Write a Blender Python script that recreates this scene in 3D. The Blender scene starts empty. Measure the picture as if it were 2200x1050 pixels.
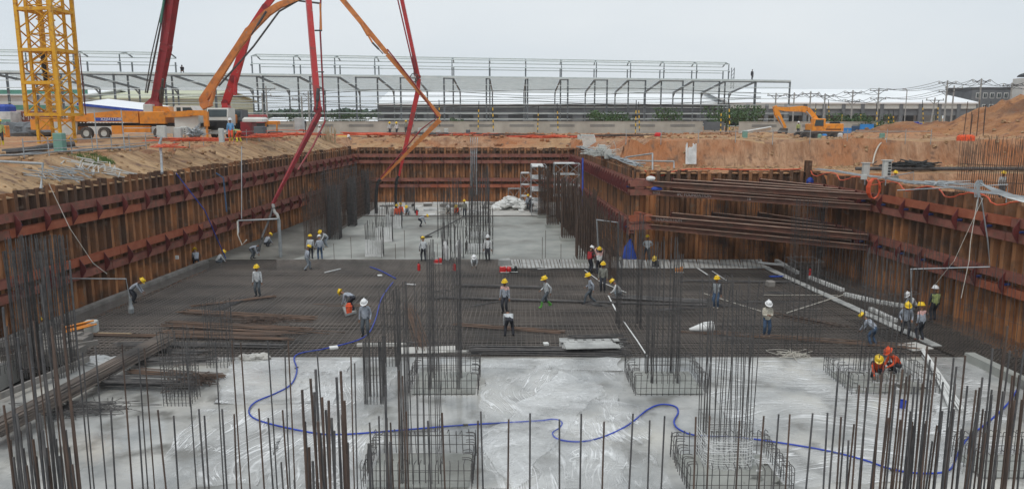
import bpy, math, random
import numpy as np
from mathutils import Vector, Matrix
R = math.radians; HAZE = 0.00022
rng = random.Random(7)
C = bpy.context.scene.collection
S = bpy.context.scene
# ---------------------------------------------------------------- camera
FPX, HC = 1650.0, 11.0
PITCH = math.atan(275 / FPX)
cam = bpy.data.cameras.new('camera'); camo = bpy.data.objects.new('camera', cam); C.objects.link(camo)
camo.location = (0, 0, HC); camo.rotation_euler = (math.pi / 2 - PITCH, 0, 0)
cam.sensor_width = 36; cam.lens = 36 * FPX / 2200; cam.clip_start = 0.1; cam.clip_end = 6000
S.camera = camo
# ---------------------------------------------------------------- sky, sun, exposure
w = bpy.data.worlds.new('World'); S.world = w; w.use_nodes = True
nt = w.node_tree; nt.nodes.clear()
out = nt.nodes.new('ShaderNodeOutputWorld'); bg = nt.nodes.new('ShaderNodeBackground')
sky = nt.nodes.new('ShaderNodeTexSky'); sky.sky_type = 'NISHITA'; sky.sun_disc = False
sky.sun_elevation = R(58); sky.sun_rotation = R(150); sky.dust_density = 4.0; sky.air_density = 1.0
hsv = nt.nodes.new('ShaderNodeHueSaturation'); hsv.inputs['Saturation'].default_value = 0.25
nt.links.new(sky.outputs[0], hsv.inputs['Color'])
tc = nt.nodes.new('ShaderNodeTexCoord'); nz = nt.nodes.new('ShaderNodeTexNoise')
nz.inputs['Scale'].default_value = 1.3; nz.inputs['Detail'].default_value = 5
mp = nt.nodes.new('ShaderNodeMapping'); mp.inputs['Scale'].default_value = (1, 1, 3.5)
nt.links.new(tc.outputs['Generated'], mp.inputs['Vector']); nt.links.new(mp.outputs[0], nz.inputs['Vector'])
cr = nt.nodes.new('ShaderNodeValToRGB')
cr.color_ramp.elements[0].position = 0.3; cr.color_ramp.elements[0].color = (5.5, 6.2, 6.85, 1)
cr.color_ramp.elements[1].position = 0.75; cr.color_ramp.elements[1].color = (7.2, 7.6, 7.85, 1)
nt.links.new(nz.outputs[0], cr.inputs[0])
mx = nt.nodes.new('ShaderNodeMix'); mx.data_type = 'RGBA'; mx.inputs[0].default_value = 0.9
nt.links.new(hsv.outputs[0], mx.inputs[6]); nt.links.new(cr.outputs[0], mx.inputs[7])
nt.links.new(mx.outputs[2], bg.inputs[0]); bg.inputs[1].default_value = 0.113
nt.links.new(bg.outputs[0], out.inputs[0])
sun = bpy.data.lights.new('sun', 'SUN'); suno = bpy.data.objects.new('sun', sun); C.objects.link(suno)
sun.energy = 1.1; sun.angle = R(14); sun.color = (1, 0.97, 0.92)
suno.rotation_euler = (R(32), 0, R(-30)); suno.location = (0, 0, 60)
S.view_settings.view_transform = 'Standard'; S.view_settings.look = 'None'
S.view_settings.exposure = 0.08; S.view_settings.gamma = 1

def ray(px, py):
    u = (px - 1100) / FPX; v = (525 - py) / FPX; c = math.cos(PITCH); s = math.sin(PITCH)
    return Vector((u, c + v * s, -s + v * c))
def P(px, py, z=0.0):          # the point of a level surface seen there in the survey photo
    d = ray(px, py); return Vector((0, 0, HC)) + d * ((z - HC) / d.z)
def Q(px, py, Y):              # the same, at a measured distance
    d = ray(px, py); return Vector((0, 0, HC)) + d * (Y / d.y)

# ---------------------------------------------------------------- materials
def mat(name, col, col2=None, rough=0.8, scale=3.0, detail=4, stretch=(1, 1, 1), bump=0.0, metal=0.0, lo=0.35, hi=0.65,
        tone=False, bscale=None, coat=0, noise2=None, noise3=None, bdist=0.15):
    m = bpy.data.materials.new(name); m.use_nodes = True; n = m.node_tree; b = n.nodes['Principled BSDF']
    b.inputs['Roughness'].default_value = rough; b.inputs['Metallic'].default_value = metal
    if 'Coat Weight' in b.inputs: b.inputs['Coat Weight'].default_value = coat
    if col2 is None: col2 = tuple(min(1, c * 1.35) for c in col)
    g = n.nodes.new('ShaderNodeNewGeometry'); mp = n.nodes.new('ShaderNodeMapping')
    mp.inputs['Scale'].default_value = stretch; n.links.new(g.outputs['Position'], mp.inputs['Vector'])
    t = n.nodes.new('ShaderNodeTexNoise'); t.inputs['Scale'].default_value = scale; t.inputs['Detail'].default_value = detail
    t.inputs['Roughness'].default_value = 0.62
    n.links.new(mp.outputs[0], t.inputs['Vector'])
    r = n.nodes.new('ShaderNodeValToRGB'); r.color_ramp.elements[0].position = lo; r.color_ramp.elements[1].position = hi
    r.color_ramp.elements[0].color = (*col, 1); r.color_ramp.elements[1].color = (*col2, 1)
    src = t.outputs[0]
    if tone:
        a = n.nodes.new('ShaderNodeAttribute'); a.attribute_name = 'tone'
        ad = n.nodes.new('ShaderNodeMath'); ad.operation = 'MULTIPLY_ADD'; ad.inputs[1].default_value = 0.55
        n.links.new(t.outputs[0], ad.inputs[0]); n.links.new(a.outputs['Fac'], ad.inputs[2]); src = ad.outputs[0]
    n.links.new(src, r.inputs[0]); last = r.outputs[0]
    for noise2 in [q for q in (noise2, noise3) if q]:
        t2 = n.nodes.new('ShaderNodeTexNoise'); t2.inputs['Scale'].default_value = noise2[0]; t2.inputs['Detail'].default_value = 6
        n.links.new(g.outputs['Position'], t2.inputs['Vector'])
        r2 = n.nodes.new('ShaderNodeValToRGB'); r2.color_ramp.elements[0].position = noise2[2]; r2.color_ramp.elements[1].position = noise2[3]
        n.links.new(t2.outputs[0], r2.inputs[0])
        mm = n.nodes.new('ShaderNodeMix'); mm.data_type = 'RGBA'; n.links.new(r2.outputs[0], mm.inputs[0])
        n.links.new(last, mm.inputs[6]); mm.inputs[7].default_value = (*noise2[1], 1); last = mm.outputs[2]
    n.links.new(last, b.inputs['Base Color'])
    if bump:
        bp = n.nodes.new('ShaderNodeBump'); bp.inputs['Strength'].default_value = bump; bp.inputs['Distance'].default_value = bdist
        tb = n.nodes.new('ShaderNodeTexNoise'); tb.inputs['Scale'].default_value = bscale or scale * 4; tb.inputs['Detail'].default_value = 6
        n.links.new(mp.outputs[0], tb.inputs['Vector']); n.links.new(tb.outputs[0], bp.inputs['Height'])
        n.links.new(bp.outputs[0], b.inputs['Normal'])
    return m
M = {}
M['pile'] = mat('rusty_steel_pile', (0.078, 0.04, 0.025), (0.47, 0.205, 0.082), 0.8, 2.6, 7, (1.2, 1.2, 0.2), 0.4, tone=True, lo=0.22, hi=1.1,
                noise2=(0.7, (0.10, 0.06, 0.038), 0.48, 0.7), noise3=(1.8, (0.22, 0.155, 0.11), 0.60, 0.72))
M['wale'] = mat('red_brown_primer', (0.18, 0.06, 0.043), (0.31, 0.115, 0.08), 0.7, 0.9, 5, bump=0.1, noise2=(2.5, (0.16, 0.09, 0.06), 0.52, 0.7))
M['strut'] = mat('strut_primer', (0.11, 0.048, 0.034), (0.21, 0.095, 0.062), 0.7, 0.9, 6, noise2=(1.5, (0.11, 0.07, 0.05), 0.5, 0.68))
M['mudconc'] = mat('muddy_concrete', (0.09, 0.085, 0.072), (0.22, 0.215, 0.19), 0.6, 0.3, 8, bump=0.3)
M['wale_fresh'] = mat('orange_primer', (0.30, 0.075, 0.035), (0.38, 0.12, 0.06), 0.65, 1.5)
M['bracket'] = mat('dark_red_bracket', (0.09, 0.018, 0.018), (0.15, 0.03, 0.025), 0.6, 3)
M['blue'] = mat('blue_paint', (0.012, 0.025, 0.09), (0.02, 0.035, 0.13), 0.5, 3)
M['bar'] = mat('dark_rebar', (0.055, 0.054, 0.056), (0.115, 0.105, 0.10), 0.6, 4, metal=0.2)
M['bar_rust'] = mat('rusty_rebar', (0.05, 0.036, 0.03), (0.11, 0.068, 0.048), 0.7, 5, stretch=(1, 1, .4))
M['bar_mat'] = mat('mat_rebar', (0.09, 0.082, 0.077), (0.215, 0.18, 0.155), 0.6, 0.22, 5, metal=0.1)
M['bundle'] = mat('greyish_bar_bundle', (0.075, 0.066, 0.06), (0.21, 0.165, 0.135), 0.7, 1.2, 5, stretch=(.5, .5, 6))
M['bar_pile'] = mat('stacked_rebar', (0.07, 0.05, 0.04), (0.17, 0.10, 0.065), 0.7, 2, 4, stretch=(.4, 3, 3))
M['earth'] = mat('orange_earth', (0.29, 0.15, 0.068), (0.50, 0.32, 0.175), 0.95, 0.45, 10, bump=1.0, bscale=1.2, bdist=.6, noise2=(0.11, (0.42, 0.19, 0.09), 0.48, 0.62), noise3=(0.9, (0.17, 0.105, 0.07), 0.56, 0.68))
M['slope'] = mat('pale_slope_earth', (0.27, 0.16, 0.085), (0.56, 0.375, 0.21), 0.95, 0.7, 7, (.35, 1.6, .35), bump=1.0, bscale=2, bdist=.6, noise3=(1.1, (0.20, 0.12, 0.08), 0.56, 0.68))
M['cutface'] = mat('cut_earth_face', (0.27, 0.135, 0.07), (0.48, 0.29, 0.175), 0.95, 0.9, 8, (1.6, 1, 0.35), bump=1.0, bscale=1.6, bdist=.6, noise2=(0.16, (0.38, 0.15, 0.06), 0.42, 0.6), noise3=(1.2, (0.21, 0.12, 0.075), 0.57, 0.7))
M['mound'] = mat('mound_earth', (0.27, 0.11, 0.045), (0.42, 0.215, 0.10), 0.95, 0.3, 8, bump=1.0, bscale=1, bdist=.8, noise2=(0.12, (0.13, 0.075, 0.05), 0.52, 0.66), noise3=(.8, (0.2, 0.09, 0.05), .55, .68))
M['pitfloor'] = mat('pit_mud', (0.014, 0.012, 0.011), (0.035, 0.028, 0.022), 0.9, 0.4, 6)
M['conc'] = mat('concrete', (0.25, 0.26, 0.24), (0.37, 0.37, 0.34), 0.6, 0.5, 8, bump=0.15, noise2=(0.16, (0.17, 0.165, 0.145), 0.5, 0.66))
M['conc_lt'] = mat('pale_concrete', (0.42, 0.41, 0.385), (0.55, 0.53, 0.49), 0.85, 0.5, 7, bump=0.1)
M['conc_wall'] = mat('boundary_concrete', (0.34, 0.32, 0.28), (0.45, 0.43, 0.38), 0.9, 0.4, 7, (1, 1, .6))
M['white'] = mat('white_stuff', (0.62, 0.62, 0.60), (0.75, 0.75, 0.73), 0.7, 1.2)
M['white_dirty'] = mat('dirty_white', (0.42, 0.42, 0.41), (0.66, 0.66, 0.65), 0.75, 1.0)
M['plate'] = mat('formwork_panel', (0.26, 0.26, 0.25), (0.46, 0.46, 0.44), 0.7, 0.9)
M['galv'] = mat('galvanised_pipe', (0.28, 0.30, 0.31), (0.42, 0.44, 0.45), 0.45, 2, metal=0.4)
M['steelgrey'] = mat('grey_structural_steel', (0.13, 0.15, 0.165), (0.2, 0.225, 0.245), 0.6, 0.6)
M['steellight'] = mat('light_purlin', (0.50, 0.57, 0.57), (0.62, 0.68, 0.68), 0.6, 0.6)
M['roofwhite'] = mat('white_roof', (0.80, 0.82, 0.83), (0.88, 0.89, 0.90), 0.6, 0.05, 3)
M['greyblue'] = mat('grey_cladding', (0.075, 0.085, 0.095), (0.12, 0.13, 0.14), 0.7, 0.3)
M['dark'] = mat('dark_void', (0.02, 0.022, 0.025), (0.035, 0.037, 0.04), 0.8, 1)
M['grey_wall'] = mat('grey_plaster', (0.12, 0.13, 0.14), (0.17, 0.18, 0.19), 0.85, 0.3)
M['palewall'] = mat('pale_wall', (0.50, 0.50, 0.48), (0.58, 0.58, 0.56), 0.85, 0.3)
M['yg'] = mat('yellow_green_cladding', (0.50, 0.51, 0.36), (0.56, 0.57, 0.42), 0.7, 0.3)
M['green'] = mat('green_cladding', (0.06, 0.20, 0.15), (0.09, 0.26, 0.2), 0.7, 0.4)
M['greenbox'] = mat('green_cabinet', (0.14, 0.28, 0.23), (0.18, 0.33, 0.27), 0.6, 3)
M['crane'] = mat('crane_yellow', (0.64, 0.32, 0.012), (0.74, 0.40, 0.02), 0.5, 1.2, noise2=(3, (0.35, 0.14, 0.02), 0.54, 0.72), noise3=(1.2, (0.45, 0.25, 0.06), .55, .7))
M['truck'] = mat('truck_orange', (0.66, 0.22, 0.02), (0.74, 0.28, 0.03), 0.45, 0.7, noise2=(2, (0.42, 0.17, 0.05), 0.5, 0.7), noise3=(5, (0.4, 0.27, 0.18), .62, .72))
M['exc'] = mat('excavator_orange', (0.74, 0.25, 0.02), (0.84, 0.33, 0.03), 0.45, 0.8, noise2=(2, (0.42, 0.18, 0.06), 0.52, 0.72), noise3=(4, (0.38, 0.24, 0.14), .6, .72))
M['boomred'] = mat('boom_red', (0.42, 0.02, 0.022), (0.52, 0.035, 0.035), 0.45, 0.8, noise2=(1.6, (0.26, 0.05, 0.04), 0.54, 0.68), noise3=(5, (0.3, 0.2, 0.17), 0.64, 0.72))
M['boomdark'] = mat('boom_dark_red', (0.20, 0.012, 0.018), (0.30, 0.022, 0.028), 0.45, 0.8, noise2=(1.6, (0.13, 0.025, 0.025), 0.54, 0.68), noise3=(5, (0.2, 0.12, 0.11), 0.64, 0.72))
M['boomorange'] = mat('boom_orange', (0.56, 0.17, 0.035), (0.66, 0.24, 0.06), 0.5, 0.8, noise2=(1.5, (0.38, 0.14, 0.05), 0.5, 0.7), noise3=(5, (0.4, 0.25, 0.18), .62, .72))
M['black'] = mat('black_rubber', (0.012, 0.012, 0.013), (0.025, 0.025, 0.025), 0.6, 5)
M['tyre'] = mat('dusty_tyre', (0.05, 0.045, 0.042), (0.11, 0.095, 0.085), 0.9, 4)
M['cabwhite'] = mat('white_cab_paint', (0.60, 0.60, 0.56), (0.68, 0.68, 0.64), 0.4, 1)
M['glass'] = mat('dark_glass', (0.03, 0.045, 0.05), (0.05, 0.07, 0.075), 0.12, 1)
M['hoseblue'] = mat('blue_hose', (0.012, 0.04, 0.33), (0.02, 0.06, 0.44), 0.45, 1.5, noise2=(1.1, (0.05, 0.075, 0.26), .52, .68))
M['hosered'] = mat('orange_red_hose', (0.55, 0.07, 0.02), (0.65, 0.11, 0.04), 0.5, 3)
M['red'] = mat('red_paint', (0.5, 0.02, 0.02), (0.6, 0.03, 0.03), 0.4, 3)
M['tarpblue'] = mat('blue_tarpaulin', (0.015, 0.05, 0.3), (0.03, 0.08, 0.4), 0.6, 3)
M['sheetblue'] = mat('blue_sheet', (0.02, 0.2, 0.56), (0.03, 0.24, 0.62), 0.6, 1)
M['boxgrey'] = mat('grey_switch_box', (0.46, 0.47, 0.44), (0.54, 0.55, 0.52), 0.6, 3)
M['wood'] = mat('timber', (0.34, 0.25, 0.15), (0.48, 0.37, 0.24), 0.85, 3)
M['ply'] = mat('grey_plywood', (0.16, 0.145, 0.13), (0.27, 0.25, 0.23), 0.85, 1.2)
M['yellow'] = mat('stripe_yellow', (0.7, 0.42, 0.02), (0.75, 0.5, 0.05), 0.6, 3)
M['pole'] = mat('concrete_pole', (0.27, 0.27, 0.255), (0.36, 0.355, 0.34), 0.85, 2)
M['wire'] = mat('black_wire', (0.035, 0.037, 0.04), (0.06, 0.062, 0.065), 0.7, 1)
M['leaf'] = mat('tree_leaves', (0.025, 0.06, 0.015), (0.075, 0.14, 0.04), 0.7, 0.5, 5)
M['leaf_far'] = mat('far_tree_leaves', (0.045, 0.08, 0.05), (0.085, 0.125, 0.075), 0.8, 0.15, 5)
M['bark'] = mat('bark', (0.08, 0.06, 0.045), None, 0.9, 5)
M['grass'] = mat('grass_blades', (0.05, 0.11, 0.02), (0.10, 0.19, 0.05), 0.8, 3)
M['text'] = mat('white_lettering', (0.7, 0.7, 0.68), (0.8, 0.8, 0.78), 0.6, 2)
M['worn'] = mat('worn_lettering', (0.42, 0.36, 0.33), (0.5, 0.44, 0.42), 0.8, 2)
M['rope'] = mat('pale_rope', (0.45, 0.42, 0.36), (0.55, 0.52, 0.46), 0.9, 8)
# people
def pm(n, c): M[n] = mat(n, tuple(x * .8 for x in c), tuple(min(1, x * 1.2) for x in c), 0.85, 6, noise2=(9, tuple(x * .55 + .02 for x in c), .52, .66))
pm('skin', (0.25, 0.13, 0.08)); pm('shirt_grey', (0.34, 0.37, 0.42)); pm('shirt_pale', (0.52, 0.54, 0.55)); pm('shirt_white', (0.70, 0.70, 0.69))
pm('shirt_blue', (0.16, 0.36, 0.60)); pm('shirt_dark', (0.035, 0.035, 0.045)); pm('shirt_plaid', (0.22, 0.22, 0.19)); pm('shirt_beige', (0.55, 0.50, 0.42))
pm('trouser_dark', (0.03, 0.032, 0.042)); pm('trouser_jeans', (0.05, 0.09, 0.16)); pm('trouser_grey', (0.22, 0.25, 0.28)); pm('trouser_slate', (0.085, 0.1, 0.115))
pm('boot_black', (0.02, 0.02, 0.022)); pm('boot_green', (0.10, 0.36, 0.05)); pm('boot_brown', (0.13, 0.05, 0.035)); pm('boot_pale', (0.35, 0.31, 0.26)); pm('boot_yellow', (0.7, 0.6, 0.05))
pm('vest_red', (0.42, 0.03, 0.035)); pm('vest_orange', (0.75, 0.10, 0.03)); pm('vest_lime', (0.36, 0.42, 0.16)); pm('vest_grey', (0.3, 0.32, 0.33)); pm('vest_beige', (0.58, 0.54, 0.45)); pm('pink', (0.60, 0.36, 0.33))
M['helmet_yellow'] = mat('helmet_yellow', (0.78, 0.50, 0.01), (0.82, 0.56, 0.02), 0.35, 3)
M['helmet_white'] = mat('helmet_white', (0.74, 0.74, 0.74), (0.8, 0.8, 0.8), 0.35, 3)
pm('hair', (0.012, 0.010, 0.009))

# clear plastic film: see-through between its creases, whitish along them
def film_mat(name, clear, sets, top=0.85, patch=0.25):
    m = bpy.data.materials.new(name); m.use_nodes = True; n = m.node_tree; b = n.nodes['Principled BSDF']; o = n.nodes['Material Output']; L = n.links.new
    b.inputs['Base Color'].default_value = (0.88, 0.885, 0.88, 1); b.inputs['Roughness'].default_value = 0.3
    g = n.nodes.new('ShaderNodeNewGeometry'); nd = n.nodes.new('ShaderNodeTexNoise'); nd.inputs['Scale'].default_value = 0.16; nd.inputs['Detail'].default_value = 1.5
    sb = n.nodes.new('ShaderNodeVectorMath'); sb.operation = 'SUBTRACT'; sb.inputs[1].default_value = (.5, .5, .5); add = n.nodes.new('ShaderNodeVectorMath'); add.operation = 'MULTIPLY_ADD'; add.inputs[1].default_value = (4.5, 4.5, 0)
    L(g.outputs['Position'], nd.inputs['Vector']); L(nd.outputs['Color'], sb.inputs[0]); L(sb.outputs[0], add.inputs[0]); L(g.outputs['Position'], add.inputs[2]); tot = None
    for sc, st, wd in sets:
        mp = n.nodes.new('ShaderNodeMapping'); mp.inputs['Scale'].default_value = st; L(add.outputs[0], mp.inputs['Vector'])
        t = n.nodes.new('ShaderNodeTexNoise'); t.inputs['Scale'].default_value = sc; t.inputs['Detail'].default_value = 2; t.inputs['Roughness'].default_value = 0.5; L(mp.outputs[0], t.inputs['Vector'])
        a = n.nodes.new('ShaderNodeMath'); a.operation = 'SUBTRACT'; a.inputs[1].default_value = 0.5; L(t.outputs[0], a.inputs[0]); c = n.nodes.new('ShaderNodeMath'); c.operation = 'ABSOLUTE'; L(a.outputs[0], c.inputs[0])
        r = n.nodes.new('ShaderNodeValToRGB'); r.color_ramp.elements[0].color = (1, 1, 1, 1); r.color_ramp.elements[1].color = (0, 0, 0, 1); r.color_ramp.elements[1].position = wd; L(c.outputs[0], r.inputs[0])
        if tot is None: tot = r.outputs[0]
        else: x = n.nodes.new('ShaderNodeMath'); x.operation = 'MAXIMUM'; L(tot, x.inputs[0]); L(r.outputs[0], x.inputs[1]); tot = x.outputs[0]
    pt = n.nodes.new('ShaderNodeTexNoise'); pt.inputs['Scale'].default_value = 0.45; pt.inputs['Detail'].default_value = 5; L(add.outputs[0], pt.inputs['Vector'])
    pr = n.nodes.new('ShaderNodeValToRGB'); pr.color_ramp.elements[0].position = 0.42; pr.color_ramp.elements[1].position = 0.62; pr.color_ramp.elements[0].color = (clear, clear, clear, 1); pr.color_ramp.elements[1].color = (clear + patch,) * 3 + (1,); L(pt.outputs[0], pr.inputs[0])
    pm_ = n.nodes.new('ShaderNodeMath'); pm_.operation = 'MULTIPLY'; L(tot, pm_.inputs[0]); tp = n.nodes.new('ShaderNodeMapRange'); tp.inputs['From Min'].default_value = .4; tp.inputs['From Max'].default_value = .58; tp.inputs['To Min'].default_value = .12; tp.inputs['To Max'].default_value = top; L(pt.outputs[0], tp.inputs['Value']); L(tp.outputs[0], pm_.inputs[1])
    mxx = n.nodes.new('ShaderNodeMath'); mxx.operation = 'MAXIMUM'; L(pm_.outputs[0], mxx.inputs[0]); L(pr.outputs[0], mxx.inputs[1])
    bp = n.nodes.new('ShaderNodeBump'); bp.inputs['Strength'].default_value = 0.5; bp.inputs['Distance'].default_value = 0.05; L(tot, bp.inputs['Height']); L(bp.outputs[0], b.inputs['Normal'])
    tr = n.nodes.new('ShaderNodeBsdfTransparent'); ms = n.nodes.new('ShaderNodeMixShader'); L(mxx.outputs[0], ms.inputs[0]); L(tr.outputs[0], ms.inputs[1]); L(b.outputs[0], ms.inputs[2]); L(ms.outputs[0], o.inputs[0]); return m
M['film'] = film_mat('clear_plastic_film', 0.08, [(0.9, (1.5, 0.14, 1), .028), (2.4, (1.5, 0.10, 1), .032), (1.0, (.5, .6, 1), .01)], 1.0, .3)
M['film2'] = film_mat('sideways_creased_film', 0.07, [(0.8, (0.10, 1.4, 1), .022), (2.2, (0.12, 1.3, 1), .03), (4.5, (.15, 1.3, 1), .02)], 1.0, .25)
M['film3'] = film_mat('crumpled_plastic_film', 0.25, [(1.6, (.7, 1.2, 1), .05), (4.5, (1, 1, 1), .045)], .8)
def glaze(name, col, clear):
    m = bpy.data.materials.new(name); m.use_nodes = True; n = m.node_tree; n.nodes.remove(n.nodes['Principled BSDF']); o = n.nodes['Material Output']; L = n.links.new
    tl = n.nodes.new('ShaderNodeBsdfTranslucent'); tl.inputs[0].default_value = (*col, 1); df = n.nodes.new('ShaderNodeBsdfDiffuse'); df.inputs[0].default_value = (*col, 1); tr = n.nodes.new('ShaderNodeBsdfTransparent')
    a = n.nodes.new('ShaderNodeMixShader'); a.inputs[0].default_value = .4; L(tl.outputs[0], a.inputs[1]); L(df.outputs[0], a.inputs[2])
    b = n.nodes.new('ShaderNodeMixShader'); b.inputs[0].default_value = clear; L(a.outputs[0], b.inputs[1]); L(tr.outputs[0], b.inputs[2]); L(b.outputs[0], o.inputs[0]); return m
M['glaze'] = glaze('translucent_roof_sheet', (0.78, 0.86, 0.83), 0.78)
M['dusty'] = mat('dusty_flange', (0.24, 0.13, 0.09), (0.42, 0.30, 0.23), 0.85, 1.0, 5)
# wet slab: patches of standing water
def wet():
    m = mat('wet_concrete', (0.23, 0.235, 0.23), (0.45, 0.445, 0.425), 0.5, 0.45, 8, bump=0.06, bscale=5, noise2=(0.22, (0.52, 0.50, 0.45), 0.50, 0.66), noise3=(0.6, (0.17, 0.165, 0.15), 0.53, 0.66))
    n = m.node_tree; b = n.nodes['Principled BSDF']; g = n.nodes.new('ShaderNodeNewGeometry')
    t = n.nodes.new('ShaderNodeTexNoise'); t.inputs['Scale'].default_value = 0.3; t.inputs['Detail'].default_value = 4
    n.links.new(g.outputs['Position'], t.inputs['Vector'])
    r = n.nodes.new('ShaderNodeValToRGB'); r.color_ramp.elements[0].position = 0.45; r.color_ramp.elements[1].position = 0.6
    r.color_ramp.elements[0].color = (0.08,) * 3 + (1,); r.color_ramp.elements[1].color = (0.6,) * 3 + (1,)
    n.links.new(t.outputs[0], r.inputs[0]); n.links.new(r.outputs[0], b.inputs['Roughness']); return m
M['wet'] = wet()

# ---------------------------------------------------------------- mesh helpers
class MB:
    def __init__(s): s.v = []; s.f = []; s.mi = []; s.tone = []
    def add(s, vs, fs, m=0, tone=0.0):
        o = len(s.v); s.v += [tuple(v) for v in vs]; s.f += [tuple(i + o for i in f) for f in fs]; s.mi += [m] * len(fs); s.tone += [tone] * len(fs); return s
    def box(s, a, b, m=0, tone=0.0):
        x0, y0, z0 = a; x1, y1, z1 = b
        return s.add([(x0, y0, z0), (x1, y0, z0), (x1, y1, z0), (x0, y1, z0), (x0, y0, z1), (x1, y0, z1), (x1, y1, z1), (x0, y1, z1)],
                     [(0, 3, 2, 1), (4, 5, 6, 7), (0, 1, 5, 4), (1, 2, 6, 5), (2, 3, 7, 6), (3, 0, 4, 7)], m, tone)
    def bev(s, a, b, e, m=0):      # box with chamfered vertical edges and top
        x0, y0, z0 = a; x1, y1, z1 = b; vs = []
        def ring(x0, y0, x1, y1, z, e): return [(x0 + e, y0, z), (x1 - e, y0, z), (x1, y0 + e, z), (x1, y1 - e, z), (x1 - e, y1, z), (x0 + e, y1, z), (x0, y1 - e, z), (x0, y0 + e, z)]
        vs = ring(x0, y0, x1, y1, z0, e) + ring(x0, y0, x1, y1, z1 - e, e) + ring(x0 + e, y0 + e, x1 - e, y1 - e, z1, e * .6)
        fs = [tuple(range(7, -1, -1)), tuple(range(16, 24))]
        for k in (0, 8):
            for i in range(8): fs.append((k + i, k + (i + 1) % 8, k + 8 + (i + 1) % 8, k + 8 + i))
        return s.add(vs, fs, m)
    def beam(s, p, q, w, h, m=0, up=(0, 0, 1), w2=None, h2=None):
        p = Vector(p); q = Vector(q); d = (q - p).normalized(); u = Vector(up)
        if abs(d.dot(u)) > 0.98: u = Vector((0, 1, 0))
        x = d.cross(u).normalized(); u = x.cross(d).normalized(); w2 = w if w2 is None else w2; h2 = h if h2 is None else h2
        vs = [p + x * a * w / 2 + u * b * h / 2 for a, b in ((-1, -1), (1, -1), (1, 1), (-1, 1))] + [q + x * a * w2 / 2 + u * b * h2 / 2 for a, b in ((-1, -1), (1, -1), (1, 1), (-1, 1))]
        return s.add(vs, [(0, 3, 2, 1), (4, 5, 6, 7), (0, 1, 5, 4), (1, 2, 6, 5), (2, 3, 7, 6), (3, 0, 4, 7)], m)
    def hbeam(s, p, q, w, h, t=0.03, m=0, up=(0, 0, 1)):       # flanges face across 'up'
        p = Vector(p); q = Vector(q); d = (q - p).normalized(); u = Vector(up); x = d.cross(u).normalized()
        for sg in (-1, 1): s.beam(p + u * sg * (h / 2 - t / 2), q + u * sg * (h / 2 - t / 2), w, t, m, up)
        return s.beam(p, q, t, h - 2 * t - 0.004, m, up)
    def bar(s, p, q, r, n=4, m=0, r2=None):
        p = Vector(p); q = Vector(q); d = (q - p)
        if d.length < 1e-6: return s
        d.normalize(); a = Vector((0, 0, 1)) if abs(d.z) < 0.9 else Vector((0, 1, 0)); x = d.cross(a).normalized(); y = d.cross(x); r2 = r if r2 is None else r2
        vs = [p + (x * math.cos(6.2832 * i / n) + y * math.sin(6.2832 * i / n)) * r for i in range(n)] + [q + (x * math.cos(6.2832 * i / n) + y * math.sin(6.2832 * i / n)) * r2 for i in range(n)]
        return s.add(vs, [(i, (i + 1) % n, n + (i + 1) % n, n + i) for i in range(n)] + [tuple(range(n - 1, -1, -1)), tuple(range(n, 2 * n))], m)
    def path(s, pts, r, n=6, m=0):
        pts = [Vector(p) for p in pts]; vs = []; N = len(pts)
        for i, p in enumerate(pts):
            d = (pts[min(i + 1, N - 1)] - pts[max(i - 1, 0)]).normalized(); a = Vector((0, 0, 1)) if abs(d.z) < 0.9 else Vector((0, 1, 0))
            x = d.cross(a).normalized(); y = d.cross(x); rr = r[i] if isinstance(r, (list, tuple)) else r
            vs += [p + (x * math.cos(6.2832 * k / n) + y * math.sin(6.2832 * k / n)) * rr for k in range(n)]
        fs = [(i * n + k, i * n + (k + 1) % n, (i + 1) * n + (k + 1) % n, (i + 1) * n + k) for i in range(N - 1) for k in range(n)]
        return s.add(vs, fs + [tuple(range(n - 1, -1, -1)), tuple(range((N - 1) * n, N * n))], m)
    def prism(s, prof, axis, a, b, m=0):    # profile in the two other axes
        n = len(prof)
        def pt(u, v, c): return {0: (c, u, v), 1: (u, c, v), 2: (u, v, c)}[axis]
        return s.add([pt(u, v, a) for u, v in prof] + [pt(u, v, b) for u, v in prof],
                     [tuple(range(n - 1, -1, -1)), tuple(range(n, 2 * n))] + [(i, (i + 1) % n, n + (i + 1) % n, n + i) for i in range(n)], m)
    def blob(s, c, r, m=0, n=7, k=5, j=0.18, rr=None):
        rr = rr or rng; vs = [(c[0], c[1], c[2] + r[2])]
        for i in range(1, k):
            for q in range(n):
                a = math.pi * i / k; b = 6.2832 * q / n; f = 1 + rr.uniform(-j, j)
                vs.append((c[0] + r[0] * math.sin(a) * math.cos(b) * f, c[1] + r[1] * math.sin(a) * math.sin(b) * f, c[2] + r[2] * math.cos(a) * f))
        vs.append((c[0], c[1], c[2] - r[2])); fs = [(0, 1 + q, 1 + (q + 1) % n) for q in range(n)]
        for i in range(k - 2):
            for q in range(n): a = 1 + i * n; fs.append((a + q, a + n + q, a + n + (q + 1) % n, a + (q + 1) % n))
        L = len(vs) - 1; fs += [(L, L - n + (q + 1) % n, L - n + q) for q in range(n)]
        return s.add(vs, fs, m)
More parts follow.
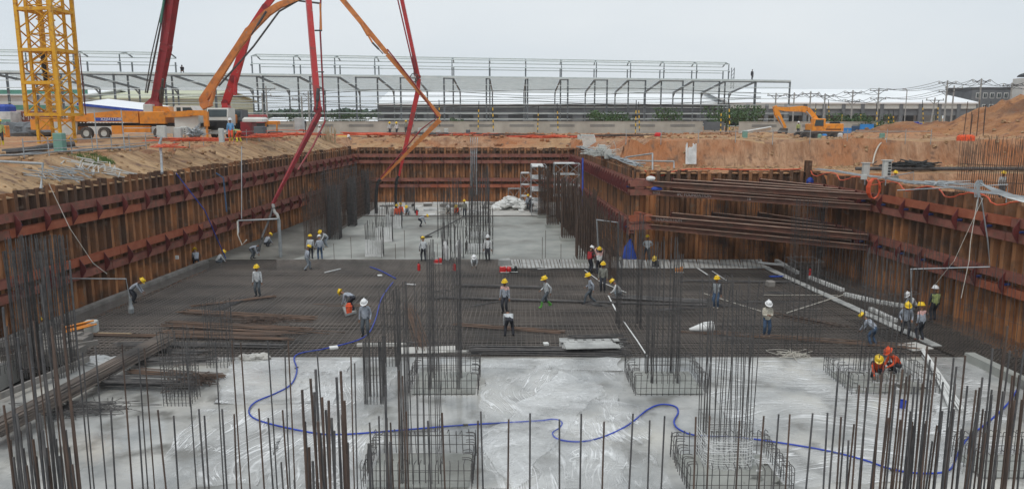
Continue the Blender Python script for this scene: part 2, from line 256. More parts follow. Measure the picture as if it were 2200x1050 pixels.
    def build(s, name, mats, parent=None, smooth=False, tone=False):
        me = bpy.data.meshes.new(name); o = parent.location if parent is not None else Vector((0, 0, 0))
        if parent is not None and parent.parent is not None: o = o + parent.parent.location
        me.from_pydata([(v[0] - o[0], v[1] - o[1], v[2] - o[2]) for v in s.v], [], s.f)
        for m in (mats if isinstance(mats, (list, tuple)) else [mats]): me.materials.append(M[m])
        me.polygons.foreach_set('material_index', s.mi)
        if smooth: me.polygons.foreach_set('use_smooth', [True] * len(s.f))
        if tone:
            at = me.attributes.new('tone', 'FLOAT', 'FACE'); at.data.foreach_set('value', s.tone)
        ob = bpy.data.objects.new(name, me); C.objects.link(ob)
        if parent is not None: ob.parent = parent
        return ob
def tag(o, label=None, cat=None, group=None, kind=None):
    if label: o['label'] = label
    if cat: o['category'] = cat
    if group: o['group'] = group
    if kind: o['kind'] = kind
    return o
def thing(name, label, cat, loc=(0, 0, 0), group=None, kind=None):
    o = bpy.data.objects.new(name, None); C.objects.link(o); o.location = loc; o.empty_display_size = 0.2
    return tag(o, label, cat, group, kind)
def struct(name, mb, m, **k): return tag(mb.build(name, m, **k), kind='structure')
def copy_tree(o, parent=None, **kw):
    c = o.copy(); C.objects.link(c)
    if parent is not None: c.parent = parent
    for ch in [x for x in bpy.data.objects if x.parent is o]: copy_tree(ch, c)
    return c
def smoothpath(pts, k=6, closed=False):
    pts = [Vector(p) for p in pts]; o = []
    for i in range(len(pts) - 1):
        p0 = pts[max(i - 1, 0)]; p1 = pts[i]; p2 = pts[i + 1]; p3 = pts[min(i + 2, len(pts) - 1)]
        for j in range(k):
            t = j / k; o.append(0.5 * ((2 * p1) + (p2 - p0) * t + (2 * p0 - 5 * p1 + 4 * p2 - p3) * t * t + (3 * p1 - p0 - 3 * p2 + p3) * t ** 3))
    return o + [pts[-1]]
def text_part(s, size, loc, rot, m, parent, name='lettering', ext=0.01):
    cu = bpy.data.curves.new(name, 'FONT'); cu.body = s; cu.size = size; cu.extrude = ext; cu.align_x = 'CENTER'; cu.align_y = 'CENTER'
    to = bpy.data.objects.new(name, cu); C.objects.link(to); bpy.context.view_layer.update()
    me = bpy.data.meshes.new_from_object(to.evaluated_get(bpy.context.evaluated_depsgraph_get())); bpy.data.objects.remove(to)
    me.name = name; me.materials.clear(); me.materials.append(M[m]); o = bpy.data.objects.new(name, me); C.objects.link(o)
    l = Vector(loc)
    if parent is not None:
        l -= parent.location
        if parent.parent is not None: l -= parent.parent.location
        o.parent = parent
    o.location = l; o.rotation_euler = rot; return o
def catenary(a, b, sag, n=10):
    a = Vector(a); b = Vector(b)
    return [a.lerp(b, i / n) - Vector((0, 0, sag * 4 * (i / n) * (1 - i / n))) for i in range(n + 1)]
# ================================================================ PIT AND GROUND
PL0, PL1 = (-28.4, 6), (-20.8, 100)
PR1, PM1, PI1, PR0 = (8.0, 100), (9.7, 60), (23.4, 60), (28.6, 6)
POLY = [PL0, PL1, PR1, PM1, PI1, PR0]
def seg_near(x, y, a, b):
    dx, dy = b[0] - a[0], b[1] - a[1]; t = ((x - a[0]) * dx + (y - a[1]) * dy) / (dx * dx + dy * dy); t = max(0, min(1, t))
    qx, qy = a[0] + t * dx, a[1] + t * dy; return math.hypot(x - qx, y - qy), qx, qy
def near_poly(x, y): return min(seg_near(x, y, POLY[i], POLY[i + 1]) for i in range(len(POLY) - 1))
def inside(x, y):
    if y < 6: return True
    c = False
    for i in range(len(POLY)):
        x1, y1 = POLY[i]; x2, y2 = POLY[(i + 1) % len(POLY)]
        if (y1 > y) != (y2 > y) and x < (x2 - x1) * (y - y1) / (y2 - y1) + x1: c = not c
    return c
from mathutils import noise as mn
def sst(a, b, t): t = max(0, min(1, (t - a) / (b - a))); return t * t * (3 - 2 * t)
def height(x, y, d):
    n = mn.fractal(Vector((x * .12, y * .12, 3)), 1, 2, 4); n2 = mn.fractal(Vector((x * .6, y * .6, 9)), 1, 2, 3)
    F = 8.55 + .25 * sst(5, 12, d); F += (8.05 - F) * sst(-30, -12, x) * sst(60, 95, y); F += (8.0 - F) * sst(95, 130, y)
    xr = 9 + 0 * y
    if x > 8.2:
        lip = 9.0 - 1.0 * sst(68, 100, y); F = lip
        yf = 66.5 + 0.5 * mn.noise(Vector((x * .15, 0, 0))) + (3.0 * sst(14, 8, x))
        if y < yf + 1.2 and x > 9.7:
            z = 6.72 + (9.0 - 6.72) * sst(yf, yf + 1.2, y) + 0.05 * n2
            yg = 57.2 + 0.3 * mn.noise(Vector((x * .3, 5, 0)))
            if y < yg + .8 and x > 22: z = 4.9 + (z - 4.9) * sst(yg, yg + .8, y)
            return z if x > 22 or d > 0.4 else min(z, 6.6)
        z = min(F + 0.12 * n + 0.05 * n2, 6.7 + 0.75 * d)
    elif y >= 99.9 and x > -21.5:
        z = min(F + 0.15 * n + 0.07 * n2, 6.65 + (0.13 + .05 * n) * d + 0.35 * max(0, d - 2.0))
    else:
        gully = 1.0 if not (60 < y < 63) else 0.75
        z = min(F + 0.10 * n + 0.05 * n2, 6.85 + (0.46 * gully + 0.05 * n) * d)
        if d < 4: z += -.16 * abs(mn.noise(Vector((x * .25, y * .8, 4)))) * min(d, 2)
        if d > 0.6: z += 0.05 * n2
    # spoil heaps
    for cx, cy, rx, ry, h in ((72, 87, 21, 17, 9.0), (49, 97, 9, 7, 2.5), (57, 93, 8, 6, 2.0), (45, 82, 7, 5, 0.5), (33.5, 103, 6, 4, 1.1), (27, 112, 6, 4, 0.6), (-6, 106, 9, 4, 0.35), (-50, 72, 7, 2.5, .35), (-37, 68.5, 6, 1.5, .3)):
        q = math.hypot((x - cx) / rx, (y - cy) / ry)
        if q < 1.3: z += h * max(0, 1 - q) ** 0.9 * (1 + 0.22 * n2)
    return z
def axis(lo, hi, st, far_lo, far_hi, g=1.18):
    a = list(np.arange(lo, hi + 1e-6, st)); s = st; v = hi
    while v < far_hi: s *= g; v += s; a.append(v)
    s = st; v = lo
    while v > far_lo: s *= g; v -= s; a.insert(0, v)
    return a
xs = axis(-45, 62, .55, -1150, 1150); ys = axis(6, 118, .55, 6, 1100)
ids = {}; V = []; ins = {}
for j, y in enumerate(ys):
    for i, x in enumerate(xs):
        d, qx, qy = near_poly(x, y); inn = inside(x, y)
        if inn and d > 0.9: continue
        X, Y = (qx, qy) if inn else (x, y)
        z = height(X if not inn else X, Y, 0 if inn else d)
        if inn: z = min(z, 6.85)
        ids[(i, j)] = len(V); ins[(i, j)] = inn; V.append((X, Y, z))
mb = MB(); mb.v = V
for j in range(len(ys) - 1):
    for i in range(len(xs) - 1):
        k = [(i, j), (i + 1, j), (i + 1, j + 1), (i, j + 1)]
        if all(q in ids for q in k) and not all(ins[q] for q in k):
            f = tuple(ids[q] for q in k); zs = [V[q][2] for q in f]; cx, cy = xs[i], ys[j]
            mb.f.append(f); mb.tone.append(0)
            dd_ = near_poly(cx, cy)[0]; mb.mi.append(3 if (cy < 99 and cx < -20 and dd_ < 3.7) else 2 if (cx > 40 and 74 < cy < 125 and min(zs) > 8.9) else (1 if max(zs) - min(zs) > 0.3 else 0))
struct('ground', mb, ['earth', 'cutface', 'mound', 'slope'], smooth=True)

# pit floor under everything, and the concrete slabs
mb = MB(); mb.add([(-40, 3, -1.1), (40, 3, -1.1), (40, 104, -1.1), (-40, 104, -1.1)], [(0, 1, 2, 3)]); struct('pit_floor', mb, 'pitfloor')
def xl(y): return PL0[0] + (PL1[0] - PL0[0]) * (y - 6) / 94
def xr(y):
    if y > 60: return PM1[0] + (PR1[0] - PM1[0]) * (y - 60) / 40
    return PR0[0] + (PI1[0] - PR0[0]) * (y - 6) / 54
def slab(name, corners, z0, z1, m, **k):
    mb = MB(); n = len(corners); mb.add([(x, y, z0) for x, y in corners] + [(x, y, z1) for x, y in corners], [tuple(range(n, 2 * n))] + [(i, (i + 1) % n, n + (i + 1) % n, n + i) for i in range(n)])
    return struct(name, mb, m, **k)
YF, YM = 34.25, 58.75
slab('foundation_slab', [(-22.6, 7), (22.3, 7), (21.2, YF), (-19.6, YF)], -1.0, 0, 'wet')
slab('rear_slab', [(xl(YM) + 1.6, YM), (xr(61) - 1.9, YM), (xr(85) - 1.0, 85), (xl(85) + 1.6, 85)], -1.0, 0, 'conc')
slab('far_slab', [(xl(85.3) + .4, 85.3), (xr(85) - .4, 85.3), (xr(99) - .4, 99.6), (xl(99) + .4, 99.6)], -1.0, -0.02, 'conc_lt')
slab('side_slab', [(22.9, 7), (xr(7) - .5, 7), (xr(30) - .4, 31), (22.3, 31)], -1.0, -0.35, 'conc')
slab('side_slab_left', [(xl(7) + .4, 7), (-23.3, 7), (-22.2, 24), (xl(24) + .4, 24)], -1.0, -0.45, 'earth')
slab('dirt_strip', [(xl(YM) + .3, YM), (-17.2, YM), (-16.2, 62), (-17.0, 66), (-16.3, 71), (-17.2, 76), (-17.4, 85), (xl(85) + .3, 85)], -0.9, 0.012, 'mudconc')
# concrete kerb along the foot of the left wall
mb = MB()
ky = 34.6
while ky < 58:
    e = min(ky + 3, 58); a = xl(ky) + .55; b = xl(e) + .55
    mb.add([(a, ky, -.5), (a + .36, ky, -.5), (b + .36, e, -.5), (b, e, -.5), (a, ky, .16), (a + .33, ky, .13), (b + .33, e, .13), (b, e, .16)],
           [(4, 5, 6, 7), (0, 1, 5, 4), (1, 2, 6, 5), (2, 3, 7, 6), (3, 0, 4, 7)]); ky = e + .02
tag(mb.build('kerb', 'ply'), 'pale concrete kerb running along the foot of the left pile wall', 'kerb')
mb = MB()
for k in range(3):
    y0 = 19 + 5 * k; mb.box((-24.6 + .35 * k, y0, -1), (-23.4 + .35 * k, y0 + 4.9, .25 - .04 * k))
tag(mb.build('kerb', 'conc_lt'), 'low concrete kerb at the left edge of the wet foundation slab', 'kerb')
mb = MB(); mb.beam((22.0, 12, -.1), (20.9, 33.8, -.1), .45, .95)
tag(mb.build('kerb', 'conc'), 'grey concrete upstand at the right edge of the wet foundation slab', 'kerb')
mb = MB(); mb.box((-18.3, YM - .12, -.9), (8.6, YM - .02, .05))
tag(mb.build('formwork_board', 'ply'), 'long grey formwork board between the steel mat and the poured rear slab', 'formwork')
mb = MB(); mb.box((-19.5, 84.99 + .04, -.9), (8.2, 85.25, .1))
tag(mb.build('formwork_board', 'ply'), 'far formwork board where the rear slab ends below the back pile wall', 'formwork')

# ---------------------------------------------------------------- steel mat
def xmat_r(y): return 20.25 - (y - 36.6) * .097
mb = MB(); r_ = random.Random(3)
def xm_l(y): return xl(y) + .95
k = -26.0
while k < 22:
    def X(y): return k + (y - 34) * .02
    y0 = YF + .03; y1 = YM - .15
    while y0 < y1 and X(y0) < xm_l(y0): y0 += .5
    while y1 > y0 and X(y1) > xmat_r(y1): y1 -= .5
    if y1 - y0 > 1 and X(y0) < xmat_r(y0):
        z = -.06 + r_.uniform(-.012, .012); ym = (y0 + y1) / 2; zz = z + r_.uniform(-.025, .012)
        mb.bar((X(y0) + r_.uniform(-.03, .03), y0, z), (X(ym) + r_.uniform(-.02, .02), ym, zz), .015, 3); mb.bar((X(ym), ym, zz), (X(y1) + r_.uniform(-.03, .03), y1, z), .015, 3)
    k += .24
y = YF + .1
while y < YM - .2:
    a = (xm_l(y), y + r_.uniform(-.03, .03), -.03 + r_.uniform(-.01, .01)); b = (xmat_r(y), y + r_.uniform(-.05, .05), -.03)
    mb.bar(a, b, .0135, 3)
    y += .26
for z in (-.75,):
    y = YF + .1
    while y < YM: mb.bar((xm_l(y), y, z), (xmat_r(y), y, z), .018, 3); y += .3
    k = -25
    while k < 20: mb.bar((k, YF, z + .04), (k, YM, z + .04), .018, 3); k += .3
tag(mb.build('rebar_mat', 'bar_mat'), 'wide flat mesh of tied reinforcing bars covering the middle of the pit', 'rebar mat')
# lower mat along the right wall
mb = MB(); y = 31.5
while y < 59: mb.bar((xmat_r(y) + .75, y, -.28), (xr(y) - .5, y + r_.uniform(-.04, .04), -.28), .014, 3); y += .2
k = 0
while k < 5.2:
    mb.bar((xmat_r(31.5) + .8 + k, 31.5, -.24), (xmat_r(59) + .8 + k * .95, 59, -.24), .015, 3); k += .2
tag(mb.build('rebar_mat', 'bar_mat'), 'narrow mesh of reinforcing bars between the plank walkway and the right pile wall', 'rebar mat')

# plank walkway along right edge + short panels along the rear edge
k = 0; yy = 36.0
while yy < 58.4:
    L = rng.uniform(2.6, 3.4); mb = MB(); e = min(yy + L, 58.5)
    mb.beam((xmat_r(yy) + .34, yy, .0), (xmat_r(e - .06) + .34, e - .06, .02), .52, .05)
    for q in (.15, .5, .85):
        p = yy + (e - yy) * q; mb.beam((xmat_r(p) + .08, p, .034), (xmat_r(p) + .60, p, .034), .05, .02)
    tag(mb.build('walkway_plank', 'plate'), 'grey steel plank in the walkway along the right edge of the big mat', 'plank', 'planks of the right hand walkway'); yy = e
px = 1078
while px < 1600:
    wd = rng.uniform(38, 58); mb = MB(); a = P(px, 557, .05); b = P(px + wd - 3, 557, .05); c = P(px + wd + 3, 575, .05); d = P(px + 3, 575, .05)
    n0 = 4; th = .05
    vs = [a, b, c, d]; mb.add([(v.x, v.y, .0) for v in vs] + [(v.x, v.y, th) for v in vs], [(4, 7, 6, 5), (0, 1, 5, 4), (1, 2, 6, 5), (2, 3, 7, 6), (3, 0, 4, 7)])
    for q in range(5):
        p = a.lerp(b, (q + .4) / 5); p2 = d.lerp(c, (q + .4) / 5); mb.beam((p.x, p.y, th + .012), (p2.x, p2.y, th + .012), .09, .03, 1)
    M_ = rng.choice(['plate', 'plate', 'plate', 'plate', 'plate', 'white_dirty'])
    tag(mb.build('walkway_sheet', [M_, 'ply']), 'pale ribbed steel panel laid along the far edge of the mat' if M_ == 'plate' else 'whiter flat panel laid along the far edge of the mat', 'panel', 'walkway panels at the far edge of the mat')
    px += wd

# ================================================================ SHEET PILE WALLS
def unit(a, b): v = Vector((b[0] - a[0], b[1] - a[1], 0)); L = v.length; return v / L, L
def pile_wall(a, b, top0, top1, label, seed, inner=1, wales=True, levels=((5.92, 5.12), (2.68, 1.92)), bump_sp=2.6, skip=(), bottom=-1.05, jog=0):
    """a,b plan ends; the pit lies to the right of a->b when inner=1"""
    r = random.Random(seed); d, L = unit(a, b); n = Vector((d.y, -d.x, 0)) * inner; A = Vector((a[0], a[1], 0)); t = thing('sheet_pile_wall', label, 'pile wall', (a[0], a[1], 0))
    mb = MB(); s = 0; dep = .30; tt = 0.0
    while s < L - .05:
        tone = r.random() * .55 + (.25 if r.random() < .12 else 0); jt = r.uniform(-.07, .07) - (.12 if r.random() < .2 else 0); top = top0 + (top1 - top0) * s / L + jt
        prof = [(0, 0), (.24, 0), (.37, 1), (.66, 1), (.8, 0)]
        for i in range(4):
            (u0, v0), (u1, v1) = prof[i], prof[i + 1]; u0 = min(s + u0, L); u1 = min(s + u1, L)
            if u1 - u0 < .01: continue
            p0 = A + d * u0 - n * dep * v0; p1 = A + d * u1 - n * dep * v1; q0 = p0 - n * .05; q1 = p1 - n * .05
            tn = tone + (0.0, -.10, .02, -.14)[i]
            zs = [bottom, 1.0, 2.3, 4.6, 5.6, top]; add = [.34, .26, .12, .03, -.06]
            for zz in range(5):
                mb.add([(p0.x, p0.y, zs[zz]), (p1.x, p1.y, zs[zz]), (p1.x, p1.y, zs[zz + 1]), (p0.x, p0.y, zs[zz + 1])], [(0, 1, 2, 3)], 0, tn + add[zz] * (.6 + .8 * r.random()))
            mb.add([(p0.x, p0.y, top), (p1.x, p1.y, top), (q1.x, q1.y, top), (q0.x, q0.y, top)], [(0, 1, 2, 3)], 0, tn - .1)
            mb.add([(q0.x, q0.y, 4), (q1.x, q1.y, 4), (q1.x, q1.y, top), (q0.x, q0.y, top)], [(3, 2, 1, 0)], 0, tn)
        s += .8
    mb.build('piling', 'pile', t, tone=True)
    if not wales: return t, d, n, L
    for li, lv in enumerate(levels):
        for wi, z in enumerate(lv):
            s = r.uniform(0, 1.5) if jog else 0
            while s < L - .3:
                e = min(s + r.uniform(9, 12), L); off = .22
                p = A + d * s + n * off; q = A + d * (e - .04) + n * off
                m_ = 'wale_fresh' if r.random() < .13 else 'wale'
                wb = MB(); wb.hbeam((p.x, p.y, z), (q.x, q.y, z), .42, .42, .035, up=n)
                wb.build('wale_beam', m_, t); s = e
        zc = (lv[0] + lv[1]) / 2; s = 1.0; i = 0
        while s < L - .5:
            c = A + d * s + n * .46; bb = MB(); dz = .62
            # diamond shaped gusset standing out across both wales
            e1 = c + d * .02; e0 = c - d * .02
            pr = [(0, -dz), (.34, -.12), (.34, .12), (0, dz)]
            vs = [(e.x + n.x * u, e.y + n.y * u, zc + v) for e in (e0, e1) for u, v in pr]
            bb.add(vs, [(0, 1, 2, 3), (7, 6, 5, 4), (0, 4, 5, 1), (1, 5, 6, 2), (2, 6, 7, 3), (3, 7, 4, 0)])
            bb.box((c.x - .12, c.y - .12, zc - .17), (c.x + .12, c.y + .12, zc + .17)) if False else None
            g = bb.build('bracket', 'bracket', t)
            if Vector((c.x, c.y)).length < 75:
                ab = MB(); c2 = c + d * .25 - n * .1; ab.bar((c2.x, c2.y, zc), (c2.x + n.x * .25, c2.y + n.y * .25, zc), .07, 8); ab.build('anchor_head', 'blue', t)
            s += bump_sp * r.uniform(.9, 1.1)
    return t, d, n, L
lw = pile_wall(PL0, PL1, 7.25, 7.15, 'long rusty sheet pile wall with two rows of wales on the left of the pit', 1, 1, bump_sp=2.4)
bw = pile_wall(PL1, PR1, 7.05, 6.95, 'far rusty sheet pile wall closing the back of the pit', 2, 1, levels=((6.0, 5.2), (2.9, 2.1)))
mw = pile_wall(PR1, PM1, 6.95, 6.9, 'rusty sheet pile wall running back from the inner corner right of the rear slab', 3, 1, bump_sp=1.3)
iw = pile_wall(PM1, PI1, 6.85, 6.85, 'short rusty sheet pile wall behind the horizontal struts', 4, 1, wales=False)
rw = pile_wall(PI1, PR0, 6.78, 6.75, 'long rusty sheet pile wall with two rows of wales on the right of the pit', 5, 1, bump_sp=2.3, levels=((5.75, 5.0), (3.0, 2.25)))
text_part('8', .62, P(1460, 547, 0) + Vector((0, 1.0, .75)), (R(90), 0, 0), 'rope', iw[0], 'painted_number')
# pit struts across the inset corner
lvl = (6.05, 5.4, 3.45, 2.8); lve = (5.75, 5.05, 3.05, 2.35); starts = [(10.0, 57.6), (12.4, 59.2), (15.6, 59.4), (19.2, 59.45)]; ends = [50.6, 52.6, 54.8, 57.0]
names = ['front', 'second', 'third', 'rearmost']; lv_n = ['topmost row', 'second row', 'third row', 'lowest row']
for li, z in enumerate(lvl):
    for k in range(4):
        y1 = ends[k]; q = (xr(y1) - .55, y1, lve[li]); p = (starts[k][0], starts[k][1], z)
        t = thing('steel_strut', f'{names[k]} red brown corner strut in the {lv_n[li]}, before the short pile wall', 'strut', p, 'corner struts')
        mb = MB(); mb.hbeam(p, q, .36, .36, .035); mb.build('beam', 'strut', t); up_ = Vector((0, 0, .184)); mb = MB(); mb.beam(Vector(p) + up_, Vector(q) + up_, .37, .008); mb.build('dust_layer', 'dusty', t)
        d = (Vector(q) - Vector(p)).normalized(); nn = Vector((d.y, -d.x, 0))
        mb = MB(); mb.beam(Vector(p) - d * .03, Vector(p), .5, .55); mb.beam(Vector(q), Vector(q) + d * .03, .5, .55); mb.build('end_plate', 'bracket', t)
        if k == 0 and li in (1, 2):
            ang = math.atan2(d.y, d.x); bp = MB(); 
            st = Vector(p) + d * 3.7 + nn * .035
            text_part('IPC FOUNDATION' if li == 1 else 'FOUNDATION', .3, st if li == 1 else Vector(p) + d * 1.9 + nn * .035, (R(90), 0, ang), 'worn', t)
            if li == 1: text_part('18', .28, Vector(p) + d * 7.6 + nn * .035, (R(90), 0, ang), 'worn', t, 'numeral'); text_part('KS33', .25, Vector(p) + d * .9 + nn * .035, (R(90), 0, ang), 'worn', t, 'numeral')
# timber-like waler stubs at the inner corner
for z, l in ((6.05, 'topmost red steel waler stub at the inner corner of the pile walls'), (5.4, 'second red steel waler stub at the inner corner of the pile walls'), (3.45, 'third red steel waler stub at the inner corner of the pile walls'), (2.8, 'lowest red steel waler stub at the inner corner of the pile walls')):
    mb = MB(); mb.hbeam((8.75, 57.2, z), (10.5, 57.55, z), .42, .44, .035, up=(0.2, -.98, 0)); mb.beam((10.5, 57.75, z), (9.75, 59.8, z), .4, .42)
    tag(mb.build('waler_stub', 'wale_fresh' if z == 3.45 else 'wale'), l, 'steel beam', 'waler stubs at the inner corner')
mb = MB(); mb.hbeam((23.1, 60.1, 5.5), (23.1, 60.1, 7.6), .45, .45, .04, up=(0, 1, 0))
tag(mb.build('corner_post', 'pile', tone=True), 'dark steel post rising above the right corner of the short pile wall', 'post')
mb = MB(); mb.blob((23.2, 59.7, 6.0), (.3, .2, .35)); tag(mb.build('tarpaulin_scrap', 'tarpblue'), 'blue tarpaulin scrap tied at the foot of the dark corner post', 'tarpaulin')
mb = MB(); mb.blob((10.8, 57.2, 5.68), (.45, .2, .18)); tag(mb.build('tarpaulin_scrap', 'tarpblue'), 'blue tarpaulin scrap on the front strut near the inner corner', 'tarpaulin')
mb = MB(); mb.blob((10.35, 57.3, 6.42), (.36, .22, .2), n=10, k=6, j=.05); tag(mb.build('white_bag', 'white'), 'white bag on top of the waler at the inner corner', 'bag')
# ================================================================ STANDING REBAR
barmesh = {}
def bar_mesh(L, r, bend=0.0, m='bar', n=5, seed=0):
    k = (round(L, 2), r, m, seed, n)
    if k not in barmesh:
        q = random.Random(hash((round(L * 100), seed)) % 9999); b = MB(); dx = q.uniform(-1, 1) * bend; dy = q.uniform(-1, 1) * bend
        pts = [(dx * (t * t), dy * (t * t), L * t) for t in (0, .35, .7, 1)]; b.path(pts, r, n)
        o = b.build('tmp', m); me = o.data; bpy.data.objects.remove(o); me.name = 'bar'; barmesh[k] = me
    return barmesh[k]
def put(name, me, loc, parent=None, rot=(0, 0, 0)):
    o = bpy.data.objects.new(name, me); C.objects.link(o); o.rotation_euler = rot
    if parent is not None: o.parent = parent; o.location = Vector(loc) - parent.location
    else: o.location = loc
    return o
def cage(x0, x1, ybase, H, label, depth=None, nx=6, ny=5, r=.014, thick=(), z0=0.0, jit=.3, stir=(0.4, 1.0, 1.7), seed=1, bend=.12, m='bar', one=False, group='column cages', lean=0):
    """near face spans photo columns x0..x1 with its foot on row ybase"""
    q = random.Random(seed); a = P(x0, ybase, z0); b = P(x1, ybase, z0); W = b.x - a.x; D = W if depth is None else depth
    t = thing('rebar_column_cage', label, 'rebar cage', (a.x, a.y, z0), group)
    spots = []
    for i in range(nx):
        for j in range(ny):
            if i in (0, nx - 1) or j in (0, ny - 1): spots.append((a.x + W * i / (nx - 1), a.y + D * j / (ny - 1), i, j))
    mb = MB()
    for (x, y, i, j) in spots:
        h = H + q.choice([0, 0, -.35, -.7]) * jit * 2 + q.uniform(-.1, .1); rr = r
        if i in thick and j in (0, ny - 1) and not one:
            for kk in range(1, 4): put('bar', bar_mesh(round(h * 2) / 2 - .0, rr * 1.0, .03, m, 5, kk % 4), (x + .034 * kk * (1 if i < nx / 2 else -1), y + (.03 if kk % 2 else 0), z0), t)
        if one: mb.path([(x, y, z0), (x + q.uniform(-.02, .02), y, z0 + h * .5), (x + q.uniform(-1, 1) * bend, y, z0 + h)], rr, 4)
        else: put('bar', bar_mesh(round(h * 2) / 2, rr, bend, m, 5, q.randrange(4)), (x, y, z0), t)
    for s in stir:
        if s < H: mb.path([(a.x, a.y, z0 + s), (b.x, a.y, z0 + s), (b.x, a.y + D, z0 + s), (a.x, a.y + D, z0 + s), (a.x, a.y, z0 + s)], .008, 4)
    if one: mb.build('bars', m, t)
    elif mb.v: mb.build('stirrups', m, t)
    return t, a, b, D
def stirs(n, d): return [d * (i + 1) for i in range(n)]
cage(1328, 1378, 706, 6.0, 'tall column cage standing on the mat in front of the blue tarpaulin', 1.0, 5, 3, thick=(0, 4), seed=1)
cage(1398, 1458, 825, 5.9, 'tall column cage rising from the middle hooked pedestal behind the crouching worker', 1.3, 6, 3, thick=(0, 5), seed=2)
cage(922, 988, 838, 5.9, 'tall column cage rising from the central hooked pedestal at the front of the mat', 1.4, 6, 3, thick=(0, 5), seed=3)
cage(860, 942, 1040, 6.0, 'tall column cage nearest the camera in the centre, thick bars on its left corner', 1.3, 7, 3, thick=(0,), seed=4)
cage(783, 824, 868, 2.55, 'short column cage with flat corner bars just left of the centre', .8, 7, 4, thick=(0, 6), seed=5, stir=stirs(2, .9), jit=.05, bend=.03)
cage(824, 856, 787, 3.3, 'short column cage at the front edge of the mat behind the flat cornered one', .8, 6, 4, thick=(5,), seed=6, stir=stirs(3, .8))
cage(445, 489, 790, 2.9, 'short dark column cage among the stacked bars on the left', .9, 7, 5, seed=7, stir=stirs(6, .28), jit=.15, bend=.06)
cage(352, 408, 872, 2.85, 'short dark column cage at the end of the thick bar bundles on the left', 1.0, 8, 5, seed=8, stir=stirs(14, .13), jit=.15, bend=.06)
cage(38, 76, 812, 6.1, 'tall dense column cage nearest the left edge of the photo', 1.1, 8, 7, r=.018, seed=9, stir=stirs(18, .3), thick=(0, 4))
cage(100, 138, 812, 6.1, 'tall dense column cage second from the left edge of the photo', 1.1, 8, 7, r=.018, seed=10, stir=stirs(18, .3), thick=(2, 5))
cage(1520, 1612, 1008, 6.0, 'tall column cage nearest the camera on the right, wrapped at its foot in clear film', 1.3, 9, 6, seed=11, r=.015, stir=(1.5, 4.4), bend=.2)
cage(1874, 1962, 822, 5.6, 'tall column cage rising from the right hand hooked pedestal with the orange vested workers', 1.6, 9, 5, seed=12, stir=(1.2, 2.4, 3.8))
cage(1700, 1758, 762, 4.6, 'thin column cage on the mat right of the white vested worker', 1.4, 6, 4, seed=13, stir=stirs(4, 1.1))
cage(1708, 1768, 602, 5.6, 'dense dark column cage at the far right corner of the mat', 1.2, 8, 5, seed=14, stir=stirs(16, .33))
cage(1515, 1560, 562, 4.9, 'dark column cage in front of the struts, left one of three', 1.2, 8, 5, seed=15, stir=stirs(6, .7))
cage(1598, 1652, 562, 4.9, 'dark column cage in front of the struts, middle one of three', 1.2, 8, 5, seed=16, stir=stirs(6, .7))
# rear columns, centre
cage(1008, 1050, 541, 5.6, 'nearest tall cage of the central line of columns on the rear slab', 1.6, 8, 5, seed=20, r=.016, stir=stirs(5, 1.0), one=True, group='rear column cages')
cage(1012, 1050, 508, 5.9, 'middle tall cage of the central line of columns on the rear slab', 1.6, 7, 5, seed=21, r=.016, stir=stirs(5, 1.0), one=True, group='rear column cages')
cage(1014, 1048, 480, 6.0, 'farthest tall cage of the central line of columns on the rear slab', 1.6, 7, 5, seed=22, r=.018, stir=stirs(5, 1.0), one=True, group='rear column cages')
for i, (x, y, xx, h) in enumerate(((786, 552, 822, 2.9), (808, 520, 842, 3.2), (830, 492, 862, 3.3), (872, 462, 890, 3.4))):
    t, a, b, D = cage(x, xx, y, h, ('nearest', 'second', 'third', 'farthest')[i] + ' cage in the left line of slim columns on the rear slab', .7, 6, 4, seed=30 + i, r=.018, stir=(.8, 1.6), one=True, group='slim rear columns')
    mb = MB(); q = random.Random(i); hh = 1.35 if i < 3 else 0.6
    for k in range(7):
        u0 = a.x - .03 + (b.x - a.x + .06) * k / 7 + .02; mb.box((u0, a.y - .05, .25), (u0 + (b.x - a.x) / 7 - .03, a.y - .02, hh + q.uniform(-.1, .1)))
    mb.box((a.x - .05, a.y - .045, .02), (b.x + .05, a.y - .03, .26))
    mb.build('white_wrap', 'white_dirty', t)
for i, (x, xx, y) in enumerate(((985, 1003, 560), (1012, 1030, 555))):
    t, a, b, D = cage(x - 35, xx - 35, y, 3.0, ('left', 'right')[i] + ' one of two slim bar clusters by the standpipe on the rear slab', .6, 4, 3, seed=40 + i, r=.02, stir=(1.0,), one=True, group='slim clusters')
    mb = MB(); mb.blob(((a.x + b.x) / 2, a.y - .1, .8), (.25, .1, .75), j=.3); mb.build('white_wrap', 'white_dirty', t)
for i, (x0, xx, y) in enumerate(((940, 962, 512), (952, 976, 545), (966, 986, 482), (975, 990, 464), (1030, 1052, 562))):
    cage(x0, xx, y, 4.6, ('left of five', 'second of five', 'third of five', 'fourth of five', 'last of five')[i] + ' slim dark cages clustered along the centre of the rear slab', 1.0, 4, 3, seed=80 + i, r=.015, stir=stirs(4, .9), one=True, group='central slim cages')
